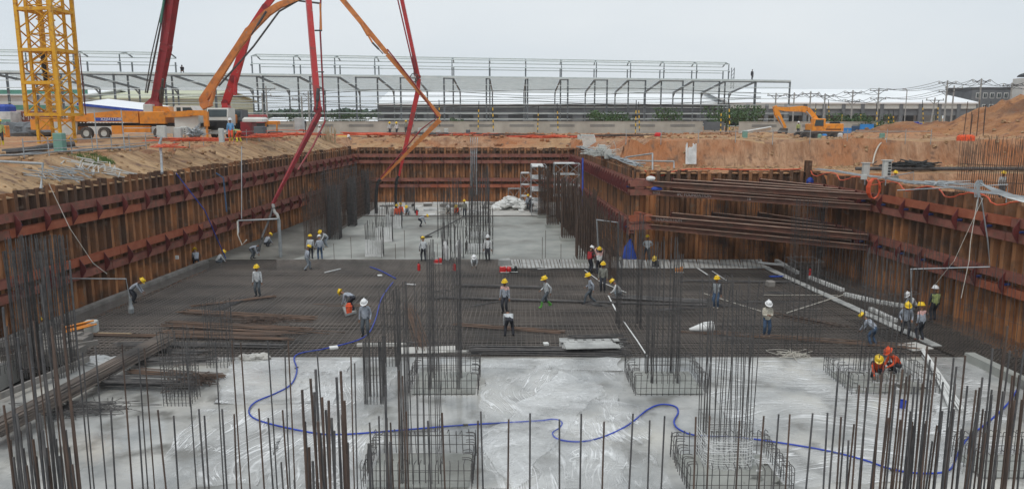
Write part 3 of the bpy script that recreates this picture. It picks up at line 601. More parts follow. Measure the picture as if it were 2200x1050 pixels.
# rear right line of columns on kickers, and curtain of starter bars behind
for i, (px, py, wpx) in enumerate(((1158, 468, 20), (1176, 489, 24), (1208, 518, 30), (1240, 565, 36))):
    t, a, b, D = cage(px, px + wpx, py, 5.6, ('farthest', 'third', 'second', 'nearest')[i] + ' dense cage in the line of columns right of the rear slab', 1.5, 8, 9, seed=50 + i, r=.034, stir=stirs(12, .45), one=True, group='right line of rear columns', m='bar_rust')
    mb = MB(); mb.box((a.x - .15, a.y - .15, .01), (b.x + .15, a.y + D + .15, .28)); mb.build('kicker', 'conc', t)
def curtain(p0, p1, n, H, label, m='bar', r=.02, rows=1, gap=.3, zs=(1, 2, 3, 4), seed=1, z0=0.0, bend=.1):
    q = random.Random(seed); p0 = Vector(p0); p1 = Vector(p1); d = (p1 - p0).normalized(); nn = Vector((d.y, -d.x, 0)); t = thing('rebar_wall_cage', label, 'rebar cage', p0)
    per = []
    for k in range(rows):
        for i in range(n):
            b = p0.lerp(p1, i / (n - 1)) + nn * gap * k; h = H + q.uniform(-.6, .2)
            if n * rows <= 100: put('bar', bar_mesh(round(h * 2) / 2, r, bend, m, 4, q.randrange(4)), b, t)
            else: per.append((b, h))
    mb = MB()
    for b, h in per: mb.path([b, b + Vector((q.uniform(-.03, .03), 0, h * .5)), b + Vector((q.uniform(-bend, bend), 0, h))], r, 4)
    if per: tag(mb.build('bars', m, t), kind='stuff')
    mb = MB()
    for k in range(rows):
        for z in zs: mb.bar(p0 + nn * gap * k + Vector((0, 0, z)), p1 + nn * gap * k + Vector((0, 0, z)), r * .7, 4)
    if zs: mb.build('horizontal_bars', m, t)
curtain(P(1310, 606), P(1196, 470), 95, 4.6, 'long dark curtain of wall bars right of the rear column line', 'bar_rust', .022, 2, .5, (.7, 1.4, 2.1, 2.8, 3.5), 3)
curtain(P(1290, 585), P(1392, 580), 14, 3.0, 'low sparse bars by the white vested worker and the standpipe', 'bar', .014, 1, .5, (1.0,), 4, bend=.2)
cl = (P(655, 536), P(800, 446))
curtain(cl[0], cl[1], 95, 4.9, 'tall dark curtain of wall bars along the left side of the rear slab', 'bar_rust', .026, 2, .5, (.5, 1., 1.5, 2., 2.5, 3., 3.5, 4., 4.5), 5)
curtain(P(690, 470) , P(770, 441), 60, 5.3, 'second curtain of wall bars close to the far left corner of the pit', 'bar', .028, 1, .5, (.6, 1.2, 1.8, 2.4, 3., 3.6, 4.2, 4.8), 6)
cage(705, 728, 515, 4.9, 'square dark column cage at the end of the left curtain of bars', 1.3, 8, 7, seed=60, r=.028, stir=stirs(20, .25), one=True, group='left rear columns')
cage(748, 762, 487, 5.0, 'second square dark column cage behind the left one on the rear slab', 1.3, 7, 6, seed=61, r=.028, stir=stirs(16, .3), one=True, group='left rear columns')
cage(778, 790, 462, 5.1, 'third square dark column cage, farthest in the left line on the rear slab', 1.3, 7, 6, seed=62, r=.028, stir=stirs(16, .3), one=True, group='left rear columns')
curtain((xr(57) - 1.3, 57, -.3), (xr(30.5) - 1.2, 30.5, -.3), 92, 4.2, 'long sparse row of upright bars along the foot of the right pile wall', 'bar', .013, 1, .3, (1.4,), 7, z0=-.3, bend=.15)
curtain((xr(57) - 2.7, 56, -.3), (xr(37) - 2.6, 37, -.3), 48, 3.4, 'shorter row of upright bars on the narrow mesh by the right wall', 'bar', .013, 1, .3, (), 8, z0=-.3, bend=.2)
curtain((xmat_r(52) + 1.3, 52, -.28), (xmat_r(32) + 1.3, 32, -.28), 70, 1.25, 'low row of bars beside the plank walkway on the right', 'bar', .012, 1, .3, (1.0,), 9)
curtain((-25.3, 22, -.4), (-22.6, 33.5, -.2), 55, 2.0, 'low row of bars beside the concrete kerb at the left edge', 'bar', .014, 2, .4, (.4, .9, 1.5), 10, bend=.1)
# rear strip of bars at the upper right, in the neighbouring excavation
curtain(Q(2052, 425, 54).xyz * 1, (44, 53.0, 4.9), 90, 4.3, 'tall brown curtain of bars in the neighbouring pit at the right edge', 'bar_rust', .017, 2, .6, (1.2, 2.4), 11)
curtain((33, 51, 5.0), (45, 50.0, 5.0), 80, 3.2, 'lower brown curtain of bars in front of the tall one at the right edge', 'bar_rust', .018, 1, .4, (.8, 1.6, 2.4), 12)

# hooked pedestals
def hook_mesh(h, flip):
    b = MB(); b.path(smoothpath([(0, 0, 0), (0, 0, h - .12), (0, .04, h - .02), (0, .14, h), (0, .30, h - .01)], 2), .013, 5); o = b.build('tmp', 'bar'); me = o.data; bpy.data.objects.remove(o); return me
HM = hook_mesh(.85, 0)
def pedestal(x0, x1, yn, yf, label, seed=1, sp=.21):
    q = random.Random(seed); a = P(x0, yn); b = P(x1, yn); Yf = P(1100, yf).y; D = Yf - a.y; W = b.x - a.x
    t = thing('hooked_bar_pedestal', label, 'rebar cage', (a.x, a.y, 0), 'hooked pedestals')
    def go(p, q_, rot):
        p = Vector(p); q_ = Vector(q_); n = int((q_ - p).length / sp)
        for i in range(n + 1): put('hooked_bar', HM, p.lerp(q_, i / n) + Vector((q.uniform(-.02, .02), q.uniform(-.02, .02), q.uniform(-.05, .03))), t, (q.uniform(-.04, .04), q.uniform(-.04, .04), rot + q.uniform(-.15, .15)))
    A, B, Cc, Dd = (a.x, a.y, 0), (b.x, a.y, 0), (b.x, Yf, 0), (a.x, Yf, 0)
    go(A, B, 0); go(Dd, Cc, R(180)); go((a.x, a.y + .2, 0), (a.x, Yf - .2, 0), R(-90)); go((b.x, a.y + .2, 0), (b.x, Yf - .2, 0), R(90))
    mb = MB()
    for z in (.3, .62): mb.path([(x, y, z) for x, y in ((a.x, a.y), (b.x, a.y), (b.x, Yf), (a.x, Yf), (a.x, a.y))], .011, 4)
    mb.build('ring_bars', 'bar', t)
    g = MB(); NX, NY = 18, 16
    vs = [(a.x + .1 + (W - .2) * i / NX, a.y + .1 + (D - .2) * j / NY, .03 + .10 * max(0, mn.fractal(Vector((a.x + i * .5, j * .5, seed)), 1, 2, 3)) * (1 if 0 < i < NX and 0 < j < NY else 0)) for j in range(NY + 1) for i in range(NX + 1)]
    g.add(vs, [(j * (NX + 1) + i, j * (NX + 1) + i + 1, (j + 1) * (NX + 1) + i + 1, (j + 1) * (NX + 1) + i) for j in range(NY) for i in range(NX)]); g.build('rough_concrete', 'conc', t)
pedestal(878, 1026, 849, 798, 'hooked bar pedestal around the tall central cage at the front of the mat', 1)
pedestal(1364, 1519, 849, 797, 'hooked bar pedestal in the middle right, beside the upper curl of the blue hose', 2)
pedestal(1830, 2016, 847, 797, 'hooked bar pedestal on the right with two orange vested workers', 3)
pedestal(778, 1014, 1052, 972, 'hooked bar pedestal at the bottom centre of the photo', 4)
pedestal(1480, 1705, 1062, 975, 'hooked bar pedestal at the bottom right centre around the film wrapped cage', 5)
pedestal(2108, 2290, 1030, 975, 'hooked bar pedestal in the bottom right corner', 6)
for i, y in enumerate((546, 513, 485, 466)):
    t, a, b, D = cage(1000 - 0 * i, 1058, y, 1.0, ('nearest', 'second', 'third', 'farthest')[i] + ' low square of bars around the central rear columns', 2.2, 12, 8, seed=70 + i, r=.02, stir=(.3, .9), one=True, group='low squares of bars', bend=.02)
    if i < 2:
        mb = MB(); mb.box((a.x + .2, a.y + .3, .1), (b.x - .2, a.y + .34, .85 - .2 * i)); mb.build('white_film', 'film3', t)

# individual starter bars in front of the camera
rowT = [(15, 700), (47, 640), (72, 690), (88, 610), (110, 700), (130, 650), (150, 560), (177, 757), (205, 744), (262, 739), (297, 747), (310, 747), (401, 745), (462, 734), (498, 731), (517, 736), (575, 731), (612, 753), (619, 731), (681, 753), (754, 765), (762, 780), (857, 795), (865, 807)]
rowS = [(238, 880), (272, 878), (297, 892), (339, 880), (373, 892), (427, 878), (439, 892), (477, 878), (503, 889), (556, 877), (576, 897), (607, 880), (604, 992), (632, 1030), (794, 907), (814, 893), (831, 897), (839, 907), (873, 883), (919, 903), (950, 886), (1027, 903), (1033, 883), (1093, 900), (1139, 887), (1202, 900), (1249, 888), (1298, 905), (1360, 888), (1396, 902), (1428, 893), (1495, 895), (1525, 893), (1589, 903), (1641, 893), (1673, 889), (1697, 889), (1746, 887), (1778, 886)]
rowC = [(649, 837), (667, 813), (678, 793), (675, 842), (692, 853), (700, 880), (712, 897), (723, 810), (732, 797), (735, 890), (747, 950), (742, 975), (792, 952), (839, 948), (828, 828), (655, 905), (688, 930), (706, 860), (718, 925), (727, 905), (740, 860), (664, 960), (672, 990), (683, 905)]
rowR = [(1802, 790), (1807, 895), (1824, 797), (1823, 945), (1835, 910), (1846, 827), (1862, 832), (1868, 790), (1885, 910), (1883, 950), (1905, 892), (1915, 797), (1924, 823), (1939, 793), (1955, 805), (1956, 883), (1961, 913), (1969, 877), (1964, 830), (1982, 823), (1990, 903), (1992, 743), (1998, 772), (2003, 947), (2011, 765), (2017, 928), (2025, 882), (2049, 768), (2055, 787), (2074, 763), (2050, 878), (2097, 837), (2111, 810), (2098, 885), (2112, 878), (2118, 882), (2131, 847), (2155, 840), (2157, 743), (2133, 748), (2170, 875)] + [(2165 + 5 * i, 700 + (i * 53) % 160) for i in range(9)] + [(1895 + 13.1 * i, 800 + (i * 97) % 190) for i in range(24)]
lowL = [(8 + 7 * i, 870 + (i * 37) % 130) for i in range(22)] + [(6 + 8 * i, 660 + (i * 71) % 220) for i in range(18)]
def starters(lst, label, group, Y, r, m, seed, lx):
    q = random.Random(seed)
    for i, (px, py) in enumerate(lst):
        y = Y + q.uniform(-.5, .5); top = Q(px, py, y); L = top.z + .2
        lean = q.uniform(-.012, .012) + lx; mk = m if q.random() < .6 else ('bar_rust' if m == 'bar' else 'bar')
        b = MB(); bx = -lean * L; bend = q.uniform(-.05, .05); z0 = top.z - L
        r9 = r * .88; b.path([(bx, 0, z0), (bx * .5 + bend, 0, z0 + L * .5), (bx * .2 + bend * .6, 0, z0 + L * .8), (0, 0, top.z)], r9, 7)
        o = b.build('rebar', mk); o.location = (top.x, top.y, 0); tag(o, label, 'rebar', group)
starters(rowT, 'tall upright bar of the long back row crossing the left half of the foreground', 'tall foreground bars', 12.2, .0135, 'bar', 1, 0)
starters(rowS, 'upright bar of the evenly topped front row along the bottom of the photo', 'front row bars', 10.2, .0145, 'bar', 2, 0)
starters(rowC, 'rusty upright bar in the tight cluster just left of the bottom centre', 'clustered bars left of centre', 9.2, .019, 'bar_rust', 3, 0)
starters(rowR, 'upright bar in the uneven thicket of bars filling the bottom right corner', 'bars of the bottom right thicket', 11.3, .0168, 'bar', 4, .004)
starters(lowL, 'upright bar in the dense thicket at the bottom left corner', 'bars of the bottom left thicket', 10.2, .0185, 'bar', 5, -.004)

# ---------------------------------------------------------------- film, hoses, bundles
def film(name, corners, label, m, nx=60, ny=50, amp=.09, z=.02, seed=1, fr=1.0, group=None, st=(1, 1)):
    b = MB(); a, bb, c, d = [Vector((p[0], p[1], 0)) for p in corners]; vs = []
    for j in range(ny + 1):
        for i in range(nx + 1):
            u, v = i / nx, j / ny; p = (a.lerp(bb, u)).lerp(d.lerp(c, u), v)
            w1 = mn.noise(Vector((p.x * .5, p.y * .5, seed))); edge = mn.noise(Vector((p.x * .8, p.y * .8, seed + 9))) * .5
            if j in (0, ny): p.y += edge
            if i in (0, nx): p.x += edge
            k = mn.ridged_multi_fractal(Vector(((p.x + w1 * 1.5) * .9 * fr * st[0], (p.y + w1) * .9 * fr * st[1], seed)), 1.0, 2.1, 4, .9, 2.0)
            e = min(1, min(i, nx - i, j, ny - j) / 3)
            p.z = z + amp * (max(0, k - .9)) * .6 * e + .01; vs.append(p)
    b.add(vs, [(j * (nx + 1) + i, j * (nx + 1) + i + 1, (j + 1) * (nx + 1) + i + 1, (j + 1) * (nx + 1) + i) for j in range(ny) for i in range(nx)])
    o = b.build(name, m, smooth=True); return tag(o, label, 'plastic sheet', group)
def PX(*pp): return [P(x, y) for x, y in pp]
film('plastic_film', PX((1030, 1055), (1345, 1055), (1330, 800), (1040, 780)), 'clear wrinkled plastic film spread down the middle of the wet slab', 'film', 90, 110, .12, seed=3, st=(1.6, .6))
film('plastic_film', PX((560, 1058), (790, 1058), (850, 790), (650, 800)), 'folded plastic film left of the flat cornered cage', 'film', 70, 90, .14, seed=4, st=(1.5, .7))
film('plastic_film', PX((1620, 1045), (2080, 1040), (1990, 775), (1500, 775)), 'clear film with long sideways creases on the right part of the wet slab', 'film2', 120, 80, .07, seed=5, st=(.5, 2))
film('plastic_film', PX((300, 1050), (560, 1040), (640, 880), (430, 880)), 'thin film on the pale wet patch at the lower left', 'film', 60, 50, .08, seed=6)
film('plastic_film', PX((455, 870), (720, 870), (760, 775), (500, 775)), 'crumpled film below the left front edge of the mat', 'film3', 80, 50, .12, seed=7)
film('plastic_film', PX((1040, 790), (1330, 800), (1330, 772), (1040, 772)), 'narrow film strip along the front edge of the mat at the centre', 'film3', 60, 12, .05, seed=8)
film('plastic_film', PX((1140, 1058), (1440, 1058), (1370, 870), (1230, 850)), 'loose film gathered between the lower curls of the blue hose', 'film', 60, 60, .16, z=.05, seed=9, st=(2, .5))
film('plastic_film', PX((1030, 960), (1100, 1055), (1300, 830), (1200, 800)), 'diagonal fold of film beside the bottom centre pedestal', 'film3', 60, 60, .1, z=.06, seed=10)
film('plastic_film', PX((1990, 1000), (2180, 1000), (2110, 790), (2000, 780)), 'film beside the bundle of white pipes on the right', 'film2', 60, 60, .07, seed=11)
# film wrap round the near right cage
a = P(1520, 1008); b_ = P(1612, 1008); mb = MB(); ring = []
for k in range(25):
    th = 6.2832 * k / 24; cx, cy = (a.x + b_.x) / 2, a.y + .65; rx, ry = (b_.x - a.x) / 2 + .1, .78
    cxx = max(-1, min(1, math.cos(th) * 1.25)); cyy = max(-1, min(1, math.sin(th) * 1.25)); ring.append((cx + rx * cxx, cy + ry * cyy))
vs = [(x, y, z) for z in (.02, .3, .6, .9, 1.15) for x, y in ring]; mb.add(vs, [(r0 * 25 + k, r0 * 25 + k + 1, (r0 + 1) * 25 + k + 1, (r0 + 1) * 25 + k) for r0 in range(4) for k in range(24)])
tag(mb.build('film_wrap', 'film2', smooth=True), 'clear film wound around the foot of the near right column cage', 'plastic wrap')
rb = MB()
for k in range(9): z = .18 + .1 * k; rb.path([(x, y, z + .03 * math.sin(i * .5 + k)) for i, (x, y) in enumerate(ring)], .007, 4)
tag(rb.build('binding_strips', 'white'), 'white binding strips wound over the film around the near right cage', 'strap')
hp = [(845, 605), (820, 640), (805, 690), (780, 725), (700, 748), (650, 757), (632, 768), (638, 795), (625, 825), (590, 845), (550, 862), (535, 880), (545, 897), (590, 912), (680, 930), (740, 932), (850, 924), (1000, 912), (1150, 904), (1190, 900), (1207, 907), (1203, 918), (1187, 930), (1200, 943), (1245, 948), (1295, 938), (1350, 912), (1390, 880), (1420, 868), (1450, 872), (1457, 885), (1448, 905), (1460, 922), (1500, 935), (1600, 940), (1750, 962), (1850, 985), (1920, 1008), (1990, 1016), (2040, 1008), (2057, 975), (2080, 940), (2130, 900), (2170, 860), (2200, 810)]
mb = MB(); mb.path(smoothpath([P(x, y, .06) for x, y in hp], 6), .032, 8); hs = mb.build('water_hose', 'hoseblue', smooth=True); tag(hs, 'long bright blue hose curling across the wet slab from the mat to the right edge', 'hose')
for x, y in ((637, 790), (1000, 912), (1500, 935), (1920, 1008)):
    mb = MB(); c = P(x, y, .06); d_ = Vector((1, 0 if x != 637 else 3, 0)).normalized(); mb.bar(c - d_ * .1, c + d_ * .1, .045, 8); mb.build('coupling', 'bar', hs)
mb = MB(); mb.path(smoothpath([P(x, y, .03) for x, y in ((795, 573), (815, 580), (835, 590), (850, 598))]), .04, 8); tag(mb.build('water_hose', 'hoseblue', smooth=True), 'short piece of blue hose on the far part of the mat', 'hose')

def bundle(p, q, n, wd, label, m='bar_pile', ht=.12, seed=1, jit=.35, group='bar stacks', r=.018, sagz=0):
    rr = random.Random(seed); p = Vector(p); q = Vector(q); d = (q - p).normalized(); nn = Vector((d.y, -d.x, 0)); mb = MB()
    for i in range(n):
        o = nn * rr.uniform(-wd, wd) + Vector((0, 0, rr.uniform(.02, ht) + .02)); s = rr.uniform(-jit, jit); e = rr.uniform(-jit, jit); sw = nn * rr.uniform(-1, 1) * wd * .5
        mid = (p + q) / 2 + o + sw * .4; mb.path([p + o + d * s, mid, q + o + d * e + sw], r, 4)
    return tag(mb.build('rebar_stack', m), label, 'rebar stack', group)
def BP(x0, y0, x1, y1, z=0): return P(x0, y0, z), P(x1, y1, z)
bundle(*BP(395, 672, 672, 688), 26, .35, 'brown stack of bars on the mat, first one behind the left cages', seed=1)
bundle(*BP(372, 700, 640, 714), 34, .55, 'widest brown stack of bars lying on the left of the mat', seed=2, jit=.8)
bundle(*BP(355, 716, 600, 722), 20, .25, 'flat brown stack of bars in front of the widest stack', seed=3)
bundle(*BP(420, 660, 585, 640), 16, .25, 'bars lying askew beneath the worker standing alone on the left of the mat', seed=4)
bundle(*BP(445, 676, 520, 645), 20, .25, 'short crossed bars where the stacks on the mat meet', seed=5, m='bar')
bundle(*BP(190, 722, 620, 732), 18, .2, 'long thin stack of bars reaching the left kerb', seed=6)
bundle(*BP(250, 742, 600, 746), 26, .3, 'dark stack of bars along the left front edge of the mat', seed=7, m='bar')
bundle(*BP(300, 757, 440, 760), 18, .2, 'short dark stack of bars at the left front corner of the mat', seed=8, m='bar')
bundle(P(290, 783, .05), P(455, 778, .05), 24, .3, 'dark bars on the slab behind the short left cage', seed=9, m='bar', ht=.25)
bundle(P(205, 828, .05), P(410, 832, .05), 45, .5, 'thick dark stack of bars ending in hooks beside the short left cage', seed=10, m='bar', ht=.4)
bundle(P(280, 803, .05), P(470, 815, .05), 18, .25, 'loose brown bars crossing behind the short left cage', seed=11, ht=.2)
bundle(P(-20, 945, .35), P(355, 740, .25), 110, .30, 'great diagonal bundle of long bars running in from the left edge', seed=12, m='bundle', ht=.5, r=.022, jit=.3)
bundle(P(205, 719, .05), P(272, 721, .05), 3, .05, 'pale timber strip at the left end of the long thin bar stack', 'wood', seed=13, r=.03)
bundle(*BP(985, 700, 1200, 716), 26, .25, 'brown bars on the mat left of the bent over worker', seed=14)
bundle(*BP(1015, 756, 1340, 758), 60, .45, 'dark stack of bars along the front edge of the mat at the centre', seed=15, m='bar', ht=.2)
bundle(*BP(1225, 745, 1340, 742), 50, .6, 'short grey bars stacked under the ribbed panel', seed=16, m='bar', ht=.4)
bundle(*BP(985, 615, 1170, 620), 14, .15, 'straight bars lying left of the walking worker with green boots', seed=17, m='bar')
bundle(*BP(1325, 640, 1520, 650), 40, .5, 'dark bars across the mat between the two tall right cages', seed=18, m='bar')
bundle(*BP(1470, 605, 1700, 608), 12, .15, 'straight bars lying across the mat behind the worker in jeans and grey vest', seed=19, m='bar')
bundle(*BP(985, 643, 1560, 660), 12, .2, 'long bars laid sideways across the middle of the mat', seed=20, m='bar', jit=2)
bundle(*BP(1650, 632, 1690, 632), 10, .2, 'little heap of bars at the right end of the mat', seed=21, m='bar')
bundle(*BP(1500, 715, 1930, 745), 8, .3, 'few loose bars across the front right of the mat', seed=22, m='bar_pile', jit=1)
bundle(*BP(1680, 680, 1790, 702), 14, .4, 'rust coloured bars under the thin cage on the right of the mat', seed=23, m='bar_rust', jit=1)
bundle(*BP(880, 660, 910, 745), 20, .35, 'loose offcuts between the central cages', seed=24, m='bar_pile', jit=1)
bundle(*BP(1265, 655, 1300, 660), 16, .25, 'small dark heap behind the worker stepping left', seed=25, m='bar')
q9 = random.Random(99)
for i in range(9):
    x, y = q9.uniform(330, 1800), q9.uniform(600, 750); dx = q9.uniform(40, 130)
    bundle(*BP(x, y, x + dx, y + q9.uniform(-14, 14)), 4, .3, 'small scatter of a few loose bars dropped on the mat', q9.choice(['bar', 'bar_pile']), .06, 200 + i, .8, 'loose bars scattered on the mat')
# tangled wire heaps
def tangle(c, r, n, m, label, name='wire_tangle', cat='wire', seed=1, th=.012, flat=.3):
    q = random.Random(seed); mb = MB()
    for i in range(n):
        pts = [Vector(c) + Vector((q.gauss(0, r[0]), q.gauss(0, r[1]), abs(q.gauss(0, r[2])))) for _ in range(5)]; mb.path(smoothpath(pts, 4), th, 4)
    return tag(mb.build(name, m), label, cat)
tangle(P(560, 690, .05), (.8, .5, .1), 26, 'bar_rust', 'brown tangle of tie wire on the widest bar stack', seed=1)
tangle(P(185, 880, .05), (1.0, .5, .1), 30, 'bar', 'dark tangle of wire on the slab at the lower left', seed=2)
tangle(P(420, 825, .1), (.5, .3, .25), 24, 'bar_rust', 'hooked bar ends tangled beside the short left cage', seed=3, th=.016)
tangle(P(1700, 762, .05), (.5, .4, .05), 10, 'rope', 'pale rope scrap on the front right of the mat', 'rope_scrap', 'rope', 4)
# panels and strips lying about
def slabbox(name, px, py, w_, d_, h_, m, label, cat, rot=0, z=.0, **k):
    p = P(px, py, z); mb = MB(); mb.bev((-w_ / 2, -d_ / 2, 0), (w_ / 2, d_ / 2, h_), min(w_, d_, h_) * .12); o = mb.build(name, m); o.location = p; o.rotation_euler = (0, 0, rot); return tag(o, label, cat, **k)
for i in range(5):
    p = P(1272, 738, .08 + .065 * i); t = MB(); t.bev((-1.6 + .06 * i, -.8, 0), (1.5 - .12 * i, .8 - .05 * i, .045), .01)
    for k in range(7): t.box((-1.5 + .43 * k, .15, .046), (-1.22 + .43 * k, .55, .07), 0)
    o = t.build('ribbed_sheet', 'plate'); o.location = p; o.rotation_euler = (0, 0, .03 * i - .05); tag(o, ('lowest', 'second', 'third', 'fourth', 'topmost')[i] + ' ribbed steel sheet in the stack on the front edge of the mat', 'panel', 'panels stacked at the front of the mat')
slabbox('concrete_spacer_bar', 820, 743, 2.4, .16, .14, 'conc_lt', 'pale square beam lying on the front edge of the mat left of the central cages', 'beam', .02)
slabbox('timber_board', 920, 752, 2.6, 1.0, .04, 'conc_lt', 'grey plywood sheet on the mat between the central cages', 'board', .1)
slabbox('timber_board', 1000, 757, 1.8, .14, .1, 'conc_lt', 'pale batten on the front edge of the mat right of the central cages', 'board', -.05)
slabbox('timber_board', 715, 582, .1, 1.6, .06, 'white_dirty', 'pale narrow strip lying alone on the far left part of the mat', 'board', -.55)
slabbox('timber_board', 882, 611, .75, .12, .04, 'white_dirty', 'short pale strip lying alone right of the bend in the far blue hose', 'board', -.3)
slabbox('timber_board', 1965, 745, 1.2, 1.1, .05, 'conc_lt', 'grey square board leaning on the walkway behind the far right worker', 'board', .3)
slabbox('paper_scrap', 717, 748, .4, .3, .1, 'white', 'crumpled white paper on the front left of the mat', 'paper', .4)
slabbox('paper_scrap', 1173, 740, .25, .3, .1, 'white', 'small white scrap beside the stack of ribbed panels', 'paper', .2)
slabbox('paper_scrap', 816, 592, .3, .3, .06, 'white', 'small white lump near the short blue hose', 'paper', .4)
# white roll
p = P(1508, 716, 0); mb = MB(); mb.path([(p.x - .65, p.y, .22), (p.x + .15, p.y + .25, .26), (p.x + .62, p.y + .3, .28)], [.06, .26, .3], 10); tag(mb.build('white_roll', 'white', smooth=True), 'white cone shaped roll of sheet lying on the right of the mat', 'roll')
# long white strips / ropes across the mat
def strip(pts, w_, label, m='white_dirty', name='white_strip', z=.03):
    pts = [P(x, y, z) for x, y in pts]; mb = MB()
    for a, b in zip(pts[:-1], pts[1:]): mb.beam(a, b, w_, .03)
    tag(mb.build(name, m), label, 'strip')
strip([(1307, 635), (1324, 668)], .08, 'pale line segment on the mat below the crouching white shirted worker', 'white')
strip([(1340, 690), (1368, 730), (1392, 767)], .06, 'white line running to the front edge of the mat', 'white')
strip([(1256, 580), (1290, 605), (1345, 628)], .05, 'thin white line on the mat behind the plaid shirted worker', 'white')
strip([(1490, 570), (1520, 590)], .12, 'short white batten near the far edge of the mat', 'white_dirty')
strip([(1530, 582), (1562, 603)], .06, 'white rod piece between the two short battens', 'white_dirty')
strip([(1513, 630), (1560, 645), (1635, 668)], .05, 'pale cord leading to the white vested worker', 'rope')
strip([(1690, 672), (1815, 632)], .06, 'pale rod lying across the mat toward the plank walkway', 'rope')
strip([(1640, 633), (1800, 634)], .03, 'thin pale cord lying straight across the right of the mat', 'rope')
strip([(1155, 578), (1215, 574)], .05, 'thin white rod in front of the ribbed panels', 'white_dirty')
for k, (x0, y0, x1, y1) in enumerate(((1668, 560, 1715, 587), (1737, 595, 1812, 624), (1815, 632, 1885, 648), (1885, 648, 1945, 658), (1870, 664, 1925, 690))):
    mb = MB(); a = P(x0, y0, -.2); b = P(x1, y1, -.2); nseg = 14
    for i in range(nseg): mb.beam(a.lerp(b, i / nseg), a.lerp(b, (i + .62) / nseg), .3, .25)
    tag(mb.build('foam_strip', 'white'), ('farthest', 'second', 'third', 'fourth', 'nearest')[k] + ' of the white foam strips laid in a line on the narrow right mesh', 'foam strip', 'foam strips')
mb = MB(); q = random.Random(5)
for i in range(14):
    a = P(1985 + q.uniform(-5, 5), 758 + q.uniform(-6, 10), .1); b = P(2058 + q.uniform(-16, 14), 878 + q.uniform(-14, 8), .08); mb.bar(a + Vector((0, 0, q.uniform(0, .25))), b + Vector((0, 0, q.uniform(0, .12))), .03, 7)
tag(mb.build('pipe_bundle', 'white'), 'loose bundle of long white plastic pipes on the right of the wet slab', 'pipe bundle')
# ================================================================ PEOPLE
def ik(a, b, l1, l2, pole):
    a = Vector(a); b = Vector(b); d = b - a; L = d.length; mxl = (l1 + l2) * .998
    if L > mxl: b = a + d * (mxl / L); d = b - a; L = mxl
    x = (l1 * l1 - l2 * l2 + L * L) / (2 * L); h = math.sqrt(max(0, l1 * l1 - x * x)); u = d.normalized(); p = Vector(pole); p = (p - u * p.dot(u))
    p = p.normalized() if p.length > 1e-4 else Vector((0, 1, 0)); return a + u * x + p * h, b
POSES = {
 # lean (deg forward), hip height, feet L/R (x,y,z), hands L/R (x,y,z) , head nod
 'stand': dict(lean=3, hz=.93, fl=(-.10, 0, .09), fr=(.10, .02, .09), hl=(-.27, .06, .84), hr=(.27, .05, .84), nod=5),
 'standdown': dict(lean=6, hz=.92, fl=(-.13, .05, .09), fr=(.13, -.05, .09), hl=(-.26, .12, .86), hr=(.27, .02, .83), nod=30),
 'front': dict(lean=4, hz=.93, fl=(-.11, 0, .09), fr=(.11, 0, .09), hl=(-.07, .30, 1.12), hr=(.07, .30, 1.14), nod=28),
 'walk': dict(lean=7, hz=.88, fl=(-.08, .34, .10), fr=(.08, -.32, .14), hl=(-.25, -.14, .88), hr=(.25, .24, .94), nod=18),
 'step': dict(lean=12, hz=.86, fl=(-.10, .25, .10), fr=(.10, -.25, .10), hl=(-.22, .25, .90), hr=(.22, .1, .85), nod=25),
 'bend': dict(lean=78, hz=.84, fl=(-.14, .02, .09), fr=(.14, -.06, .09), hl=(-.14, .48, .32), hr=(.12, .52, .30), nod=70),
 'bendb': dict(lean=84, hz=.93, fl=(-.2, .0, .09), fr=(.2, -.02, .09), hl=(-.18, .5, .36), hr=(.18, .5, .34), nod=85),
 'bendh': dict(lean=55, hz=.86, fl=(-.14, .0, .09), fr=(.14, -.12, .09), hl=(-.12, .58, .62), hr=(.12, .56, .58), nod=55),
 'crouch': dict(lean=38, hz=.36, fl=(-.16, .12, .09), fr=(.16, .02, .09), hl=(-.12, .5, .30), hr=(.12, .5, .26), nod=45),
 'akimbo': dict(lean=0, hz=.92, fl=(-.20, 0, .09), fr=(.16, 0, .09), hl=(-.20, .02, 1.06), hr=(.20, .02, 1.06), nod=5, out=1),
 'raise': dict(lean=2, hz=.92, fl=(-.11, 0, .09), fr=(.11, .02, .09), hl=(-.16, .22, 1.72), hr=(.18, .2, 1.66), nod=-8),
 'reach': dict(lean=8, hz=.92, fl=(-.12, .04, .09), fr=(.12, -.04, .09), hl=(-.24, .06, .88), hr=(.42, .36, 1.22), nod=10),
}
